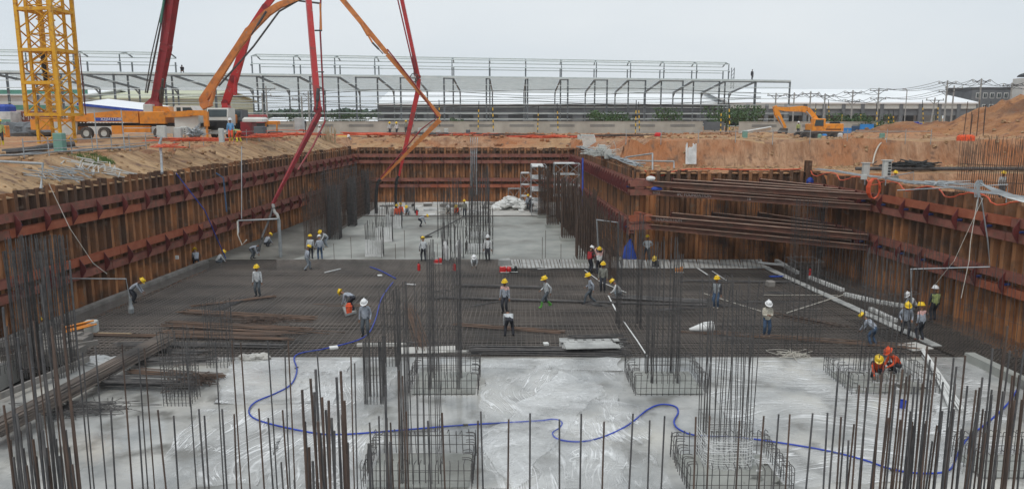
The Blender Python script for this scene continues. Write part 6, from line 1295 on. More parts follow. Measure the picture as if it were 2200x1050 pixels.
# containers and rubble at far left
Bx('shipping_container', -20, 240, 22, 265, 92, 2.4, 'white_dirty', 'white and green container at the left edge of the photo', 'container')
Bx('container_stripe', -20, 257, 22, 265, 91.97, .02, 'greenbox', 'pale green lower band on the white container', 'band', .001)
oc = Bx('shipping_container', 25, 239, 100, 268, 94, 2.4, 'boomdark', 'rust red container with white lettering behind the crane', 'container'); oc.data.materials[0] = M['wale']
text_part('[AN·IC', 1.1, Q(48, 252, 93.9), (R(90), 0, 0), 'worn', oc, 'lettering')
Bx('tarpaulin', -10, 224, 15, 240, 98, 2, 'tarpblue', 'dark blue covered stack behind the containers', 'tarpaulin', .3)
mb = MB(); q = random.Random(9)
for i in range(60): c = Q(q.uniform(0, 88), q.uniform(268, 284), 86); mb.blob((c.x, c.y + q.uniform(0, 3), c.z - .4), (1.1, .8, .7), j=.4, rr=q)
tag(mb.build('rubble_heap', 'grey_wall'), 'grey rubble heap below the containers at the far left', 'rubble')
Bx('trestle', 3, 270, 12, 300, 80, .6, 'truck', 'short orange post at the left edge of the photo', 'post')
# ================================================================ BACKGROUND
# steel skeleton of a hall
fa, fb = Vector((-100, 127, 0)), Vector((58.5, 165, 0)); fd = (fb - fa).normalized(); fn = Vector((-.0, 1, 0)); FL = (fb - fa).length
t = thing('steel_hall_frame', 'long grey steel skeleton of a hall with open bays under a raised ridge roof', 'building', (0, 150, 8))
nb = 20; D1, D2 = 23.0, 46.0
def FP(s, dpt, z): p = fa + fd * s + fn * dpt; return Vector((p.x, p.y, z))
for i in range(nb + 1):
    s = FL * i / nb
    for dpt, zt, w_ in ((0, 18.2, .24), (D1, 19.3, .24), (D2, 17.2, .24)):
        mb = MB(); mb.hbeam(FP(s, dpt, 7.5), FP(s, dpt, zt), .30, w_ * 1.2, .06, up=(1, 0, 0)); mb.build('column', 'steelgrey', t)
    mb = MB(); mb.beam(FP(s, 0, 18.1), FP(s, D1, 19.2), .22, .4, h2=.5); mb.beam(FP(s, D1, 19.2), FP(s, D2, 17.1), .22, .45); mb.beam(FP(s, D2 - 2.2, 17.2), FP(s, D2, 15.9), .2, .3); mb.build('rafter', 'steelgrey', t)
for k in range(15):
    u = k / 14; mb = MB(); z = 18.25 + 1.0 * u; mb.beam(FP(0, D1 * u, z + .2), FP(FL, D1 * u, z + .2), .12, .14); mb.build('purlin', 'steellight', t)
for k in range(1, 15):
    u = k / 14; mb = MB(); z = 19.3 - 2.1 * u; mb.beam(FP(0, D1 + D1 * u, z + .2), FP(FL, D1 + D1 * u, z + .2), .12, .14); mb.build('purlin', 'steellight', t)
for k, z in enumerate((9.0, 10.4, 11.6, 13.3, 14.6, 15.7, 16.9)):
    mb = MB(); mb.beam(FP(0, -.25, z), FP(FL, -.25, z), .10, .12); mb.build('girt', 'steellight', t)
    mb = MB(); mb.beam(FP(0, D2, z), FP(FL, D2, z), .12, .16); mb.build('girt', 'steellight', t)
mb = MB(); mb.beam(FP(0, 0, 18.3), FP(FL, 0, 18.3), .5, .34); mb.build('eave_beam', 'steellight', t)
mb = MB(); q = random.Random(3)
for i in range(nb - 1):
    if i in (8,): continue
    s0, s1 = FL * i / nb + .3, FL * (i + 1) / nb - .3
    a, b, c, d = FP(s0, .6, 18.6), FP(s1, .6, 18.6), FP(s1, D1 - .5, 19.55), FP(s0, D1 - .5, 19.55); mb.add([a, b, c, d], [(0, 1, 2, 3)])
    a, b, c, d = FP(s0, D1 + .5, 19.6), FP(s1, D1 + .5, 19.6), FP(s1, D2 - .5, 17.6), FP(s0, D2 - .5, 17.6); mb.add([a, b, c, d], [(0, 1, 2, 3)])
mb.build('roof_sheets', 'glaze', t)
for (i0, i1) in ((0, 4), (6, nb - 1)):
    sA, sB = FL * i0 / nb, FL * i1 / nb - 0.0
    mb = MB()
    for i in range(i0, i1 + 1):
        s = FL * i / nb
        for dd, zz in ((-2.6, 22), (2.2, 22)): mb.beam(FP(s, D1 + dd, 19.3), FP(s, D1 + dd, zz - .2), .24, .24)
        mb.beam(FP(s, D1 - 2.8, 22.9), FP(s, D1, 23.4), .18, .22); mb.beam(FP(s, D1 + 2.6, 22.7), FP(s, D1, 23.4), .18, .22); mb.beam(FP(s, D1 - 2.6, 21.6), FP(s, D1 - 3.4, 21.1), .16, .22); mb.beam(FP(s, D1 - 2.6, 21.7), FP(s, D1 - 2.6, 22.9), .18, .18)
    tag(mb.build('ridge_frame', 'steelgrey', t), kind='stuff')
    mb = MB()
    for dd, zz in ((-2.9, 22.9), (0, 23.5), (2.8, 22.6), (-3.3, 21.4), (3.0, 21.2)): mb.beam(FP(sA, D1 + dd, zz), FP(sB, D1 + dd, zz), .14, .18)
    tag(mb.build('ridge_purlin', 'steellight', t), kind='stuff')
    mb = MB(); mb.add([FP(sA, D1 - 3.0, 23.0), FP(sB, D1 - 3.0, 23.0), FP(sB, D1, 23.62), FP(sA, D1, 23.62)], [(0, 1, 2, 3)]); mb.add([FP(sA, D1, 23.62), FP(sB, D1, 23.62), FP(sB, D1 + 2.8, 22.8), FP(sA, D1 + 2.8, 22.8)], [(0, 1, 2, 3)])
    mb.build('ridge_roof', 'glaze', t)
person(0, 0, 'stand', 200, 'shirt_dark', 'trouser_dark', 'boot_black', None, 'dark figure standing on top of the steel hall frame at the right', pos=FP(FL * .945, 0, 18.5), sc=1.1)
person(0, 0, 'crouch', 200, 'shirt_dark', 'trouser_dark', 'boot_black', None, 'dark figure sitting on the left eave of the steel hall frame', pos=Q(392, 157, 134), sc=1.2)
# boundary wall
def bwall(px0, px1, Y, top, label, m='conc_wall', panels=8, base=7.4):
    a, b = Q(px0, 270, Y).x, Q(px1, 270, Y).x; t = thing('boundary_wall', label, 'wall', (a, Y, 8)); mb = MB(); mb.box((a, Y, base), (b, Y + .25, top)); mb.box((a, Y - .06, top), (b, Y + .31, top + .08)); mb.build('wall', m, t)
    n = panels
    for i in range(n):
        x = a + (b - a) * (i + .5) / n; mb = MB()
        for k in range(3): mb.box((x - 2.2, Y - .03, top - .55 - .16 * k), (x + 2.2, Y - .004, top - .48 - .16 * k))
        mb.build('vent_grille', 'grey_wall', t)
bwall(560, 1510, 138, 10.05, 'long pale concrete boundary wall with vent grilles behind the far bank', panels=11)
bwall(1588, 2020, 138, 10.0, 'shorter pale boundary wall behind the excavator', panels=4)
Bx('gate', 1512, 262, 1556, 280, 138, .2, 'greyblue', 'grey gate in the gap of the boundary wall', 'gate')
bwall(300, 560, 136, 10.3, 'pale boundary wall behind the pump trucks', panels=3)
# warehouses
def hall(name, x0, x1, Y, D, zw, zr, wall, roof, label, rows=True, base=7.6, ridge=True, wins=0, eave=.8):
    t = thing(name, label, 'building', ((x0 + x1) / 2, Y, base)); mb = MB(); mb.box((x0, Y, base), (x1, Y + D, zw)); w_ = mb.build('wall', wall, t)
    mb = MB(); e = eave; yr = Y + D / 2; prof = [(Y - e, zw), (yr, zr), (Y + D + e, zw), (Y + D + e, zw - .3), (yr, zr - .3), (Y - e, zw - .3)]; mb.prism(prof, 0, x0 - 1, x1 + 1); mb.build('roof', roof, t)
    for xa in (x0, x1 - .3): mb = MB(); mb.prism([(Y + .1, zw - .1), (yr, zr - .4), (Y + D - .1, zw - .1)], 0, xa, xa + .3); mb.build('gable', wall, t)
    for i in range(wins):
        x = x0 + (x1 - x0) * (i + .5) / wins; mb = MB(); mb.box((x - 2.2, Y - .06, base + 1.2), (x + 2.2, Y - .01, base + 4.2)); f = mb.build('door', 'dark', w_)
    return t
hall('warehouse', XQ(815, 235), XQ(1560, 235), 235, 60, 14.7, 19.8, 'greyblue', 'roofwhite', 'long grey warehouse with white roof behind the steel hall frame', wins=14)
hall('warehouse', XQ(195, 190), XQ(432, 190), 190, 40, 15.4, 17.8, 'yg', 'yg', 'yellow green industrial hall behind the dark red boom', wins=0)
hall('warehouse', XQ(-60, 188), XQ(190, 188), 188, 30, 16.2, 18.0, 'palewall', 'roofwhite', 'pale hall with green bands behind the crane')
for i, (ya, yb) in enumerate(((193, 203), (226, 236))): Bx('green_band', -50, ya, 188, yb, 187.9, .05, 'green', ('upper', 'lower')[i] + ' green band on the pale hall behind the crane', 'wall band', .01)
mb = MB(); Yc = 108; mb.prism([(XQ(176, Yc), 8), (XQ(312, Yc), 8), (XQ(312, Yc), ZQ(238, Yc)), (XQ(176, Yc), ZQ(223, Yc))], 1, Yc, Yc + 8); o = mb.build('wall', 'palewall')
t = thing('site_office', 'low white shed with blue eave sloping to the right behind the orange truck', 'building', (XQ(240, Yc), Yc, 8.2)); o.parent = t; o.location -= t.location
mb = MB(); mb.beam((XQ(174, Yc), Yc - .3, ZQ(224, Yc)), (XQ(314, Yc), Yc - .3, ZQ(239, Yc)), .3, .35); mb.build('eave', 'tarpblue', t)
mb = MB(); mb.add([(XQ(174, Yc), Yc - .35, ZQ(223, Yc) + .05), (XQ(314, Yc), Yc - .35, ZQ(238, Yc) + .05), (XQ(316, Yc), Yc + 8, ZQ(236, Yc) + .6), (XQ(174, Yc), Yc + 8, ZQ(219, Yc) + .6)], [(0, 1, 2, 3)]); mb.build('roof', 'roofwhite', t)
# open shed on the right
x0, x1, Y = XQ(1562, 222), XQ(2095, 222), 222; t = thing('open_shed', 'very long open sided shed with white roof behind the excavator', 'building', (x0, Y, 8)); mb = MB(); mb.prism([(Y - 1, 14.9), (Y + 30, 19.6), (Y + 60, 14.9), (Y + 60, 14.5), (Y + 30, 19.1), (Y - 1, 14.5)], 0, x0, x1); mb.build('roof', 'roofwhite', t)
mb = MB(); mb.box((x0, Y - .6, 13.1), (x1, Y - .3, 14.5)); mb.build('fascia', 'boxgrey', t); mb = MB(); mb.box((x0, Y - .2, 11.2), (x1, Y + .4, 13.09)); mb.build('beam', 'grey_wall', t); mb = MB(); mb.box((x0, Y + 18, 7.8), (x1, Y + 18.3, 14.4)); mb.build('back_wall', 'palewall', t)
for i in range(14): x = x0 + (x1 - x0) * i / 13; mb = MB(); mb.box((x - .5, Y - .8, 7.8), (x + .5, Y - .62 + 1.0, 14.4)); mb.build('column', 'grey_wall', t)
for i in range(8): x = x0 + 6 + (x1 - x0) * i / 8; mb = MB(); mb.box((x, Y + 17.9, 8), (x + 3.2, Y + 17.97, 11.9)); mb.build('shutter_door', 'yg' if i % 2 else 'greyblue', t)
hall('far_warehouse', XQ(1690, 300), XQ(1990, 300), 310, 60, 18.5, 22.0, 'palewall', 'roofwhite', 'distant pale roof above the open shed')
hall('far_warehouse', XQ(560, 260), XQ(810, 260), 262, 30, 9.3, 10.6, 'sheetblue', 'roofwhite', 'low distant shed with pale roof left of the grey warehouse')
# three storey grey building
Y = 240; x0, x1 = XQ(2082, Y), XQ(2215, Y); t = thing('grey_block', 'grey three storey building with white framed windows behind the power poles', 'building', (x0, Y, 8)); mb = MB(); mb.box((x0, Y, 7.5), (x1, Y + 14, 19.4)); mb.box((x0 - .3, Y - .3, 19.4), (x1 + .3, Y + 14.3, 19.8)); mb.build('wall', 'grey_wall', t)
for r0 in range(3):
    for i in range(8):
        x = x0 + 1.3 + (x1 - x0 - 2) * i / 8; z = 16.4 - 3.3 * r0 * 1.05; mb = MB(); mb.box((x, Y - .08, z), (x + 1.3, Y - .01, z + 1.7)); f = mb.build('window', 'white', t); mb = MB(); mb.box((x + .15, Y - .12, z + .15), (x + .6, Y - .085, z + 1.5)); mb.box((x + .7, Y - .12, z + .15), (x + 1.15, Y - .085, z + 1.5)); mb.build('pane', 'glass', f)
Y = 225; x0, x1 = XQ(2190, Y), XQ(2300, Y); t = thing('white_block', 'tall white building with curved dark canopy at the right edge', 'building', (x0, Y, 8)); mb = MB(); mb.box((x0, Y, 7.5), (x1, Y + 5, 21.8)); mb.build('wall', 'palewall', t)
mb = MB(); mb.path([(x0 + .4 + 5 * (1 - math.cos(a)), Y - .5, 22.2 + 1.6 * math.sin(a)) for a in np.linspace(0, 1.57, 8)] + [(x1, Y - .5, 23.8)], .3, 5); mb.prism([(x0 + .4 + 5 * (1 - math.cos(a)), 22.2 + 1.5 * math.sin(a)) for a in np.linspace(0, 1.57, 8)] + [(x1, 23.7), (x1, 22.2)], 1, Y - .3, Y + 4); mb.build('canopy', 'dark', t)
for i in range(4): mb = MB(); mb.box((x0 + 2 + 2.4 * i, Y - .1, 13), (x0 + 3.6 + 2.4 * i, Y - .01, 14.4)); mb.build('window', 'glass', t)
# trees
def tree(px, ybase, ytop, Y, w_, seed, label, m='leaf', n=700, zb=8.0):
    q = random.Random(seed); a = Q(px, ybase, Y); a.z = zb; H = Q(px, ytop, Y).z - zb; t = thing('tree', label, 'tree', a, None); mb = MB(); mb.path([(a.x, a.y, zb - .3), (a.x + .1, a.y, zb + H * .35), (a.x, a.y, zb + H * .6)], [.22, .16, .1], 7)
    cs = []
    for k in range(9):
        c = Vector((a.x + q.uniform(-.42, .42) * w_, a.y + q.uniform(-.4, .4) * w_, zb + H * q.uniform(.38, .86))); cs.append((c, q.uniform(.16, .30) * w_)); mb.bar((a.x, a.y, zb + H * .35), c, .07, 5, r2=.03)
    mb.build('trunk', 'bark', t); mb = MB()
    for c, r in cs:
        for k in range(n // 9):
            d = Vector((q.gauss(0, 1), q.gauss(0, 1), q.gauss(0, .8))).normalized() * r * (q.random() ** .35); p = c + d; p.z = min(p.z, zb + H); s = q.uniform(.12, .28)
            u = Vector((q.uniform(-1, 1), q.uniform(-1, 1), q.uniform(-1, 1))).normalized(); v = u.cross(Vector((q.uniform(-1, 1), q.uniform(-1, 1), q.uniform(-.4, 1)))).normalized()
            mb.add([p - u * s, p + v * s * .6, p + u * s, p - v * s * .6], [(0, 1, 2, 3)])
    mb.build('crown', m, t)
tree(1300, 262, 238, 150, 6, 1, 'small round tree behind the boundary wall right of the red boom foot, left of two'); tree(1325, 262, 240, 152, 6, 2, 'small tree just right of its twin behind the boundary wall')
tree(1432, 262, 233, 152, 7, 3, 'dense tree behind the boundary wall at the middle right')
tree(1560, 268, 230, 146, 8, 4, 'large dark tree at the gate in the boundary wall, left of the pair', n=1000); tree(1600, 268, 228, 150, 8, 5, 'large dark tree right of the gate in the boundary wall', n=1000)
tree(1830, 278, 245, 142, 7, 6, 'green tree behind the blue sheet fence, left of two'); tree(1860, 278, 247, 140, 6, 7, 'green tree behind the blue sheet fence, right of two')
tree(1900, 285, 262, 134, 3, 8, 'pale green shrub between the striped posts', n=300); tree(1930, 282, 262, 136, 3, 9, 'grey green shrub by the dark blue drum stack', n=300)
tree(2115, 262, 243, 180, 9, 10, 'tree in front of the grey three storey building')
tree(768, 262, 238, 170, 8, 11, 'tree left of the grey warehouse behind the boundary wall'); tree(745, 262, 243, 175, 8, 12, 'lower tree beside the warehouse corner, behind the boundary wall')
tree(978, 262, 252, 141, 3, 13, 'bright green shrub over the boundary wall left of the orange boom elbow', n=300); tree(638, 262, 243, 150, 4, 14, 'light green bush behind the white cabinet', n=300)
mb = MB(); q = random.Random(5)
for i in range(9000):
    px = q.uniform(480, 900); Y = q.uniform(300, 360); a = Q(px, 252, Y); top = 13.2 + 2.6 * mn.noise(Vector((px * .025, 1, 1))) + 1.2 * mn.noise(Vector((px * .1, 2, 1))); z = 7 + (top - 7) * q.random() ** .6; s = q.uniform(.5, 1.2)
    u = Vector((q.uniform(-1, 1), q.uniform(-1, 1), q.uniform(-1, 1))).normalized(); v = u.cross(Vector((.3, q.uniform(-1, 1), 1))).normalized(); p = Vector((a.x, Y, z)); mb.add([p - u * s, p + v * s * .7, p + u * s, p - v * s * .7], [(0, 1, 2, 3)])
tag(mb.build('woodland', 'leaf_far'), 'far off belt of woodland behind the steel frame on the left', 'woodland', kind='stuff')
# power poles
poles = []
def upole(px, ytop, Y, label, arms=2, lean=0):
    a = Q(px, 262, Y); a.z = 7.8; zt = Q(px, ytop, Y).z; t = thing('power_pole', label, 'power pole', a, 'power poles'); mb = MB(); mb.bar(a, (a.x + lean, a.y, zt), .2, 8, r2=.12); mb.build('shaft', 'pole', t); tops = []
    for k in range(arms):
        z = zt - .5 - 1.6 * k; w_ = 1.7 - .2 * k; mb = MB(); mb.beam((a.x - w_ + lean, a.y, z), (a.x + w_ + lean, a.y, z), .14, .12); mb.bar((a.x + lean, a.y, z - .8), (a.x + lean - w_ * .6, a.y, z), .04, 4); mb.bar((a.x + lean, a.y, z - .8), (a.x + lean + w_ * .6, a.y, z), .04, 4); mb.build('crossarm', 'bar', t)
        for i in range(3):
            x = a.x + lean + w_ * (i - 1) * .92; ib = MB(); lathe(ib, (x, a.y, z + .06), [(.05, 0), (.11, .08), (.07, .16), (.11, .24), (.04, .34)], 8); ib.build('insulator', 'boxgrey', t); tops.append(Vector((x, a.y, z + .38)))
    poles.append(tops)
for i, (px, yt, Y, ar) in enumerate(((1664, 200, 152, 1), (1703, 199, 152, 1), (1738, 196, 152, 1), (1769, 201, 152, 1), (1828, 194, 150, 2), (1883, 189, 148, 2), (2028, 173, 146, 2), (2100, 169, 144, 1), (2166, 178, 142, 1), (2230, 165, 140, 2))):
    upole(px, yt, Y, ('farthest left', 'second', 'third', 'fourth', 'fifth', 'sixth', 'seventh and most laden', 'eighth', 'ninth', 'tenth')[i] + ' concrete power pole from the left in the row behind the excavator', ar)
upole(1999, 210, 147, 'short leaning power pole left of the most laden one', 1, .5); upole(2043, 184, 150, 'pole with a transformer right of the most laden one', 1)
px = [(560, 208), (580, 170), (650, 206)]
for i, (x, yt) in enumerate(((566, 200), (575, 185), (650, 207), (665, 195))): upole(x, yt, 140, ('first', 'second', 'third', 'fourth')[i] + ' thin pole from the left inside the steel frame left of the red boom', 1)
wi = 0
for a, b in ((0, 1), (1, 2), (2, 3), (3, 4), (4, 5), (5, 6), (6, 7), (7, 8), (8, 9)):
    A, B = poles[a], poles[b]
    for k in range(max(len(A), len(B))):
        mb = MB(); mb.path(catenary(A[k % len(A)], B[k % len(B)], .7 + .15 * (k % 3), 8), .035, 4); tag(mb.build('power_line', 'wire'), 'overhead wire strung between the concrete power poles on the right', 'wire', 'power lines on the right')
for i in range(9):
    mb = MB(); y0 = 196 + 7 * i; pts = [Q(x, y0 + 4 * math.sin(x * .004 + i) + (6 if i % 2 else -3) * math.sin(x * .0105 + i * 2), 151 + .3 * i) for x in range(330, 1680, 45)]
    mb.path(pts, .045, 4); tag(mb.build('power_line', 'wire'), 'long sagging overhead wire passing through the steel hall frame', 'wire', 'wires through the steel hall frame')
# striped warning posts
for i, (px, yt, yb, Y) in enumerate(((945, 215, 272, 128), (1027, 217, 280, 126), (1060, 210, 283, 122), (1155, 228, 284, 126), (1199, 222, 282, 126), (1365, 215, 292, 118), (1374, 219, 282, 126), (1548, 226, 288, 124), (1568, 213, 286, 122), (1751, 222, 262, 145), (1782, 215, 262, 145), (1848, 236, 270, 140), (1885, 222, 286, 124), (1908, 238, 284, 124), (1984, 215, 272, 136), (2014, 216, 268, 140), (2131, 218, 262, 140), (1808, 240, 264, 140), (1921, 237, 282, 126))):
    a = Q(px, yb, Y); b = Q(px + (2 if i % 2 else -2), yt, Y); t = thing('striped_post', 'slim black and yellow striped warning post standing on the far bank', 'striped post', a, 'striped warning posts'); mb = MB(); mb.bar(a, b, .06, 6); mb.build('shaft', 'dark', t); n = 9
    for k in range(1, n, 2): mb = MB(); mb.bar(a.lerp(b, k / n * .8), a.lerp(b, (k + 1) / n * .8), .085, 6); mb.build('yellow_band', 'yellow', t)
# excavator
Y = 104; zg = 8.02
t = thing('excavator', 'orange tracked excavator with its bucket resting on the ground, on the far right bank', 'excavator', Q(1765, 297, Y)); X = lambda p: XQ(p, Y); Z = lambda p: ZQ(p, Y)
for k, yy in enumerate((Y - .2, Y + 2.0)):
    mb = MB(); r = .42; zc = zg + .46; xa, xb = X(1727), X(1806); pr = [(xa + r * math.cos(a), zc + r * math.sin(a)) for a in np.linspace(math.pi / 2, 1.5 * math.pi, 9)] + [(xb + r * math.cos(a), zc + r * math.sin(a)) for a in np.linspace(-math.pi / 2, math.pi / 2, 9)]
    mb.prism(pr, 1, yy, yy + .6)
    for i in range(26): u = i / 25; mb.box((xa + (xb - xa) * u - .05, yy - .02, zc + r), (xa + (xb - xa) * u + .05, yy + .62, zc + r + .05))
    o = mb.build('track', 'tyre', t)
    for i in range(5): mb = MB(); x = xa + (xb - xa) * i / 4; mb.bar((x, yy - .06, zc - .05), (x, yy - .01, zc - .05), .26, 12); mb.build('roller', 'black', o)
mb = MB(); mb.box((X(1738), Y + .5, zg + .9), (X(1800), Y + 2.0, zg + 1.15)); mb.build('undercarriage', 'black', t)
mb = MB(); mb.bev((X(1745), Y - .1, Z(283)), (X(1812), Y + 2.7, Z(266)), .08); mb.build('upper_body', 'exc', t)
mb = MB(); mb.bev((X(1790), Y + .2, Z(266)), (X(1806), Y + 1.5, Z(261.5)), .1); mb.build('exhaust_hood', 'black', t)
mb = MB(); mb.bev((X(1746), Y - .18, Z(280)), (X(1772), Y + 1.0, Z(255)), .07); cb = mb.build('cab', 'exc', t)
mb = MB(); mb.prism([(X(1748), Z(271)), (X(1767), Z(271)), (X(1767), Z(257.5)), (X(1750), Z(257.5))], 1, Y - .23, Y - .19); mb.build('cab_window', 'glass', cb)
mb = MB(); mb.box((X(1774), Y - .125, Z(279)), (X(1806), Y - .105, Z(277))); mb.build('vent_line', 'black', t)
text_part('R260LC', .32, (X(1797), Y - .14, Z(269.2)), (R(90), 0, 0), 'dark', t, 'lettering') if False else None
yb = Y + 1.2
boomp = [(1757, 262, .55), (1748, 250, .62), (1734, 236, .8), (1722, 234, .78), (1690, 235, .55), (1668, 233, .4)]
bm = MB()
for (xa_, ya_, wa), (xb_, yb_, wb) in zip(boomp[:-1], boomp[1:]): bm.beam(Q(xa_, ya_, yb), Q(xb_ + (1 if xb_ < xa_ else 0) * -0.4, yb_, yb), .45, wa, 0, (0, 0, 1), .45, wb)
bm.build('boom', 'exc', t)
bm = MB(); bm.beam(Q(1664, 228, yb), Q(1670, 246, yb), .4, .5, h2=.75); bm.beam(Q(1670, 246, yb), Q(1687, 275, yb), .4, .75, h2=.35); bm.build('dipper_arm', 'exc', t)
bm = MB(); bm.bar(Q(1741, 250, yb - .35), Q(1732, 240, yb - .35), .12, 8); bm.bar(Q(1752, 265, yb - .35), Q(1741, 250, yb - .35), .07, 8); bm.bar(Q(1712, 230, yb), Q(1690, 229.5, yb), .11, 8); bm.bar(Q(1690, 229.5, yb), Q(1667, 228.5, yb), .06, 8); bm.bar(Q(1672, 250, yb - .3), Q(1682, 272, yb - .3), .09, 8); bm.build('rams', 'galv', t)
bk = [Q(1680, 275, yb), Q(1690, 276, yb), Q(1689, 285, yb), Q(1682, 297, yb), Q(1672, 284, yb)]; bm = MB(); bm.prism([(p.x, p.z) for p in bk], 1, yb - .6, yb + .6)
for i in range(4): bm.beam((bk[3].x, yb - .5 + .32 * i, bk[3].z + .08), (bk[3].x - .05, yb - .5 + .32 * i, bk[3].z - .15), .1, .08)
bm.build('bucket', 'tyre', t)
# site clutter, right and centre banks
Bx('blue_hoarding', 1848, 267, 1878, 287, 112, .3, 'sheetblue', 'bright blue sheet hoarding right of the excavator', 'hoarding', .02)
Bx('blue_hoarding', 1813, 275, 1830, 286, 113, .3, 'sheetblue', 'lower dull blue sheet between the excavator and the bright hoarding', 'hoarding', .02)
Bx('dark_netting', 1830, 271, 1849, 286, 113.5, .3, 'trouser_jeans', 'dark blue netting left of the bright blue hoarding', 'netting', .05)
Bx('drum_stack', 1968, 262, 1975, 280, 108, .8, 'hoseblue', 'left dark blue drum by the brown heap', 'drum'); Bx('drum_stack', 1976, 265, 1982, 280, 108, .8, 'hoseblue', 'right dark blue drum by the brown heap', 'drum')
Bx('kiosk', 1984, 268, 1996, 282, 107, 1.5, 'conc_wall', 'small beige kiosk beside the dark blue drums', 'kiosk')
Bx('green_cabinet', 1892, 286, 1902, 300, 78, .4, 'greenbox', 'green cabinet on the lip of the right cut bank', 'cabinet'); Bx('green_cabinet', 1596, 281, 1607, 297, 82, .4, 'greenbox', 'green cabinet on the lip of the cut bank by the white pipes', 'cabinet')
Bx('drum', 1768, 288, 1778, 300, 90, .5, 'sheetblue', 'blue drum in front of the excavator track', 'drum', .1); Bx('drum', 1759, 288, 1767, 299, 90, .5, 'greenbox', 'greenish drum left of the blue drum at the excavator', 'drum', .1)
Bx('white_box', 1802, 286, 1812, 298, 88, .5, 'white_dirty', 'white box hung on the rail behind the excavator', 'box', .1)
mb = MB(); q = random.Random(2)
for i in range(7): a = Q(1592 + i, 284 - i * .3, 96 + .3 * i); b = Q(1656, 273 + i * 1.1, 99 + .2 * i); mb.bar(a, b, .1, 7)
tag(mb.build('pipe_bundle', 'white'), 'bundle of white pipes sloping on the earth left of the excavator', 'pipe bundle')
mb = MB()
for i in range(9): x = 1474 + 2.6 * i; mb.bar(Q(x, 353, 65), Q(x + q.uniform(-.5, .5), 309 + (8 if 1 < i < 6 else 0) + q.uniform(-2, 2), 66.2), .05, 6)
tag(mb.build('pipe_bundle', 'white_dirty'), 'group of white pipes leaning upright against the cut earth bank', 'pipe bundle')
mb = MB(); mb.path(smoothpath([Q(1905, 298, 68), Q(1890, 310, 67.3), Q(1880, 330, 66), Q(1875, 352, 65)], 4), .06, 6); tag(mb.build('pipe', 'rope'), 'pale hose hanging down the cut bank from the green cabinet', 'hose')
mb = MB(); mb.bar((27, 60.5, 6.95), (46, 60.2, 6.95), .14, 8); mb.bar((30, 60.9, 6.9), (46, 60.7, 6.95), .1, 8); tag(mb.build('ground_pipe', 'bar'), 'long dark pipes lying on the bench behind the right pile wall', 'pipes')
tangle((31.5, 60.8, 7.1), (.9, .3, .2), 40, 'black', 'heap of black cable on the bench behind the right pile wall', 'cable_heap', 'cables', 31, .04)
cr = [Q(x, 300 + .0 * x, 67.5) for x in (1345, 1420, 1500, 1580, 1660, 1740, 1820, 1905, 1945, 2000)]
for p in cr: p.z = 8.85
railing(cr, 'thin pipe railing along the lip of the right cut bank', .03, 1, .9)
for i, (px, y0, y1, Y) in enumerate(((902, 275, 291, 110), (915, 277, 291, 110), (941, 280, 293, 109), (958, 276, 291, 110), (1005, 279, 292, 108), (1245, 290, 300, 100))): Bx('switch_box', px - 4, y0, px + 5, y1, Y, .5, 'boxgrey' if i != 4 else 'greyblue', ('first', 'second', 'third', 'fourth', 'fifth', 'sixth')[i] + ' small grey box from the left on the bank behind the back wall', 'switch box', .04, group='boxes on the far bank')
Bx('yellow_sheet', 722, 292, 746, 307, 105.5, .8, 'yellow', 'yellow sheet on the bank above the back wall near the left corner', 'sheet', .2)
Bx('red_pump', 1408, 285, 1422, 293, 96, .8, 'red', 'small red engine on the earth bank in the centre right', 'machine', .15)
mb = MB()
for i in range(46): a = Q(q.uniform(690, 722), q.uniform(312, 322), 98); mb.bar(a, a + Vector((q.uniform(-.2, .2), q.uniform(0, .5), q.uniform(1.2, 3.0))), .03, 4)
tag(mb.build('bamboo_screen', 'wood'), 'screen of pale sticks above the far left corner of the pit', 'screen')
for i, (x, y, n, m) in enumerate(((800, 290, 26, 'hosered'), (900, 289, 20, 'bar'), (1130, 296, 30, 'hosered'), (1200, 295, 30, 'hosered'), (1050, 293, 24, 'bar_rust'), (1320, 293, 20, 'bar_rust'), (1000, 292, 20, 'hosered'))): tangle(Q(x, y, 108), (2.6, .9, .15), n // 2, m, ('red cables left of the red boom foot', 'dark cables behind the red boom foot', 'red cables on the bank right of the orange boom elbow', 'red cables by the back right corner', 'brown wires on the middle of the far bank', 'brown wires on the bank behind the middle wall', 'red cables below the orange boom elbow')[i], 'cable_heap', 'cables', 50 + i, .05)
mb = MB()
for i in range(8): a = Q(2068 + 14 * (i % 4) + 2, 292, 66 + 1.5 * (i // 4)); mb.bar(a, a + Vector((q.uniform(-.1, .1), 0, 2.5 + q.uniform(-.8, .6))), .035, 5)
tag(mb.build('starter_bars', 'bar_rust'), 'few upright bars standing before the earth heap at the right', 'rebar')
Bx('red_machine', 2064, 290, 2098, 303, 65, .8, 'vest_orange', 'orange red machine at the foot of the large earth heap', 'machine', .15)
c = Q(1574, 166, 200); mb = MB()
for dx in (-.35, .35): mb.bar((c.x + dx, c.y, 18), (c.x + dx, c.y, Q(1574, 146, 200).z), .1, 4)
for k in range(5): mb.bar((c.x - .35, c.y, 18 + 1 * k), (c.x + .35, c.y, 19 + 1 * k), .06, 4)
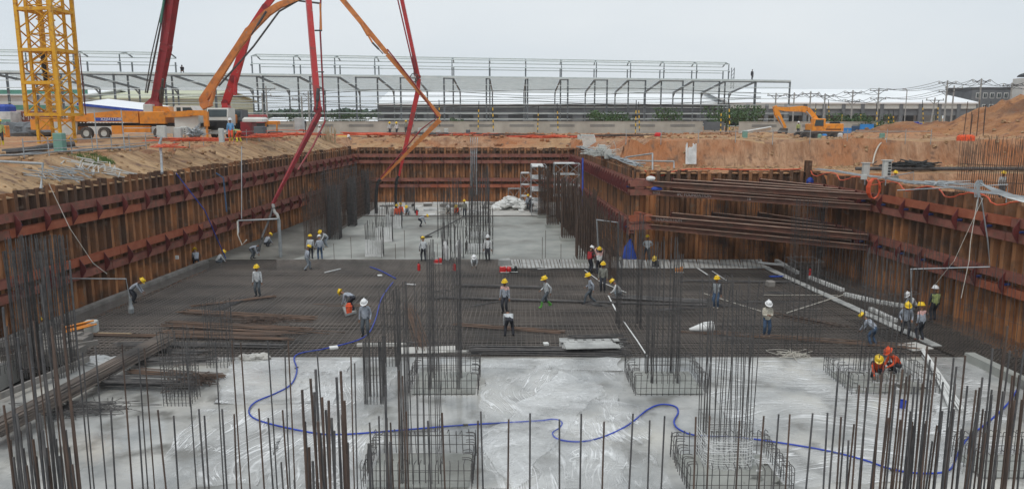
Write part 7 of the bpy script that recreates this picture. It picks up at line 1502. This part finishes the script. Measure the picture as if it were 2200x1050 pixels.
tag(mb.build('lattice_mast', 'steelgrey'), 'small distant lattice mast above the right end of the steel frame', 'mast')
p = Q(1949, 192, 200); mb = MB(); mb.path([(p.x, p.y, 8), (p.x, p.y, p.z - .3), (p.x - .3, p.y, p.z), (p.x - 1.2, p.y, p.z + .05)], .12, 6); tag(mb.build('street_lamp', 'pole'), 'distant curved street lamp above the open shed roof', 'street lamp')
# scattered stones and clods on the banks
mb = MB(); q = random.Random(77)
for i in range(700):
    x = q.uniform(-20, 40); y = q.uniform(101, 134)
    d, _, _ = near_poly(x, y)
    if inside(x, y) or d < 1: continue
    s = q.uniform(.08, .35); mb.blob((x, y, height(x, y, d) + s * .3), (s, s, s * .6), j=.4, n=5, k=4, rr=q)
tag(mb.build('earth_clods', 'cutface'), 'scattered clods of earth over the far banks', 'clods', kind='stuff')

mb = MB(); q = random.Random(78); n_ = 0
while n_ < 1500:
    zone = q.random()
    if zone < .35: y = q.uniform(36, 95); x = xl(y) - q.uniform(.4, 9)
    elif zone < .75: y = q.uniform(63, 98); x = q.uniform(10.5, 70)
    else: y = q.uniform(60.5, 66.5); x = q.uniform(10, 50)
    d, _, _ = near_poly(x, y)
    if inside(x, y) or d < .4: continue
    s_ = q.uniform(.04, .2) * (1.6 if zone > .35 and y > 66 and q.random() < .3 else 1); mb.blob((x, y, height(x, y, d) + s_ * .25), (s_, s_, s_ * .65), j=.45, n=5, k=4, rr=q); n_ += 1
tag(mb.build('earth_clods', 'slope'), 'small clods of earth over the side banks and the bench', 'clods', kind='stuff')

# pale humid air round the whole place
mb = MB(); mb.box((-1600, -60, -3), (1600, 1600, 40)); hz = mb.build('haze', 'white'); hz.data.materials.clear()
m = bpy.data.materials.new('haze_air'); m.use_nodes = True; n = m.node_tree; n.nodes.remove(n.nodes['Principled BSDF']); v = n.nodes.new('ShaderNodeVolumePrincipled')
v.inputs['Color'].default_value = (0.9, 0.93, 0.96, 1); v.inputs['Density'].default_value = HAZE; n.links.new(v.outputs[0], n.nodes['Material Output'].inputs['Volume'])
hz.data.materials.append(m); tag(hz, kind='stuff')
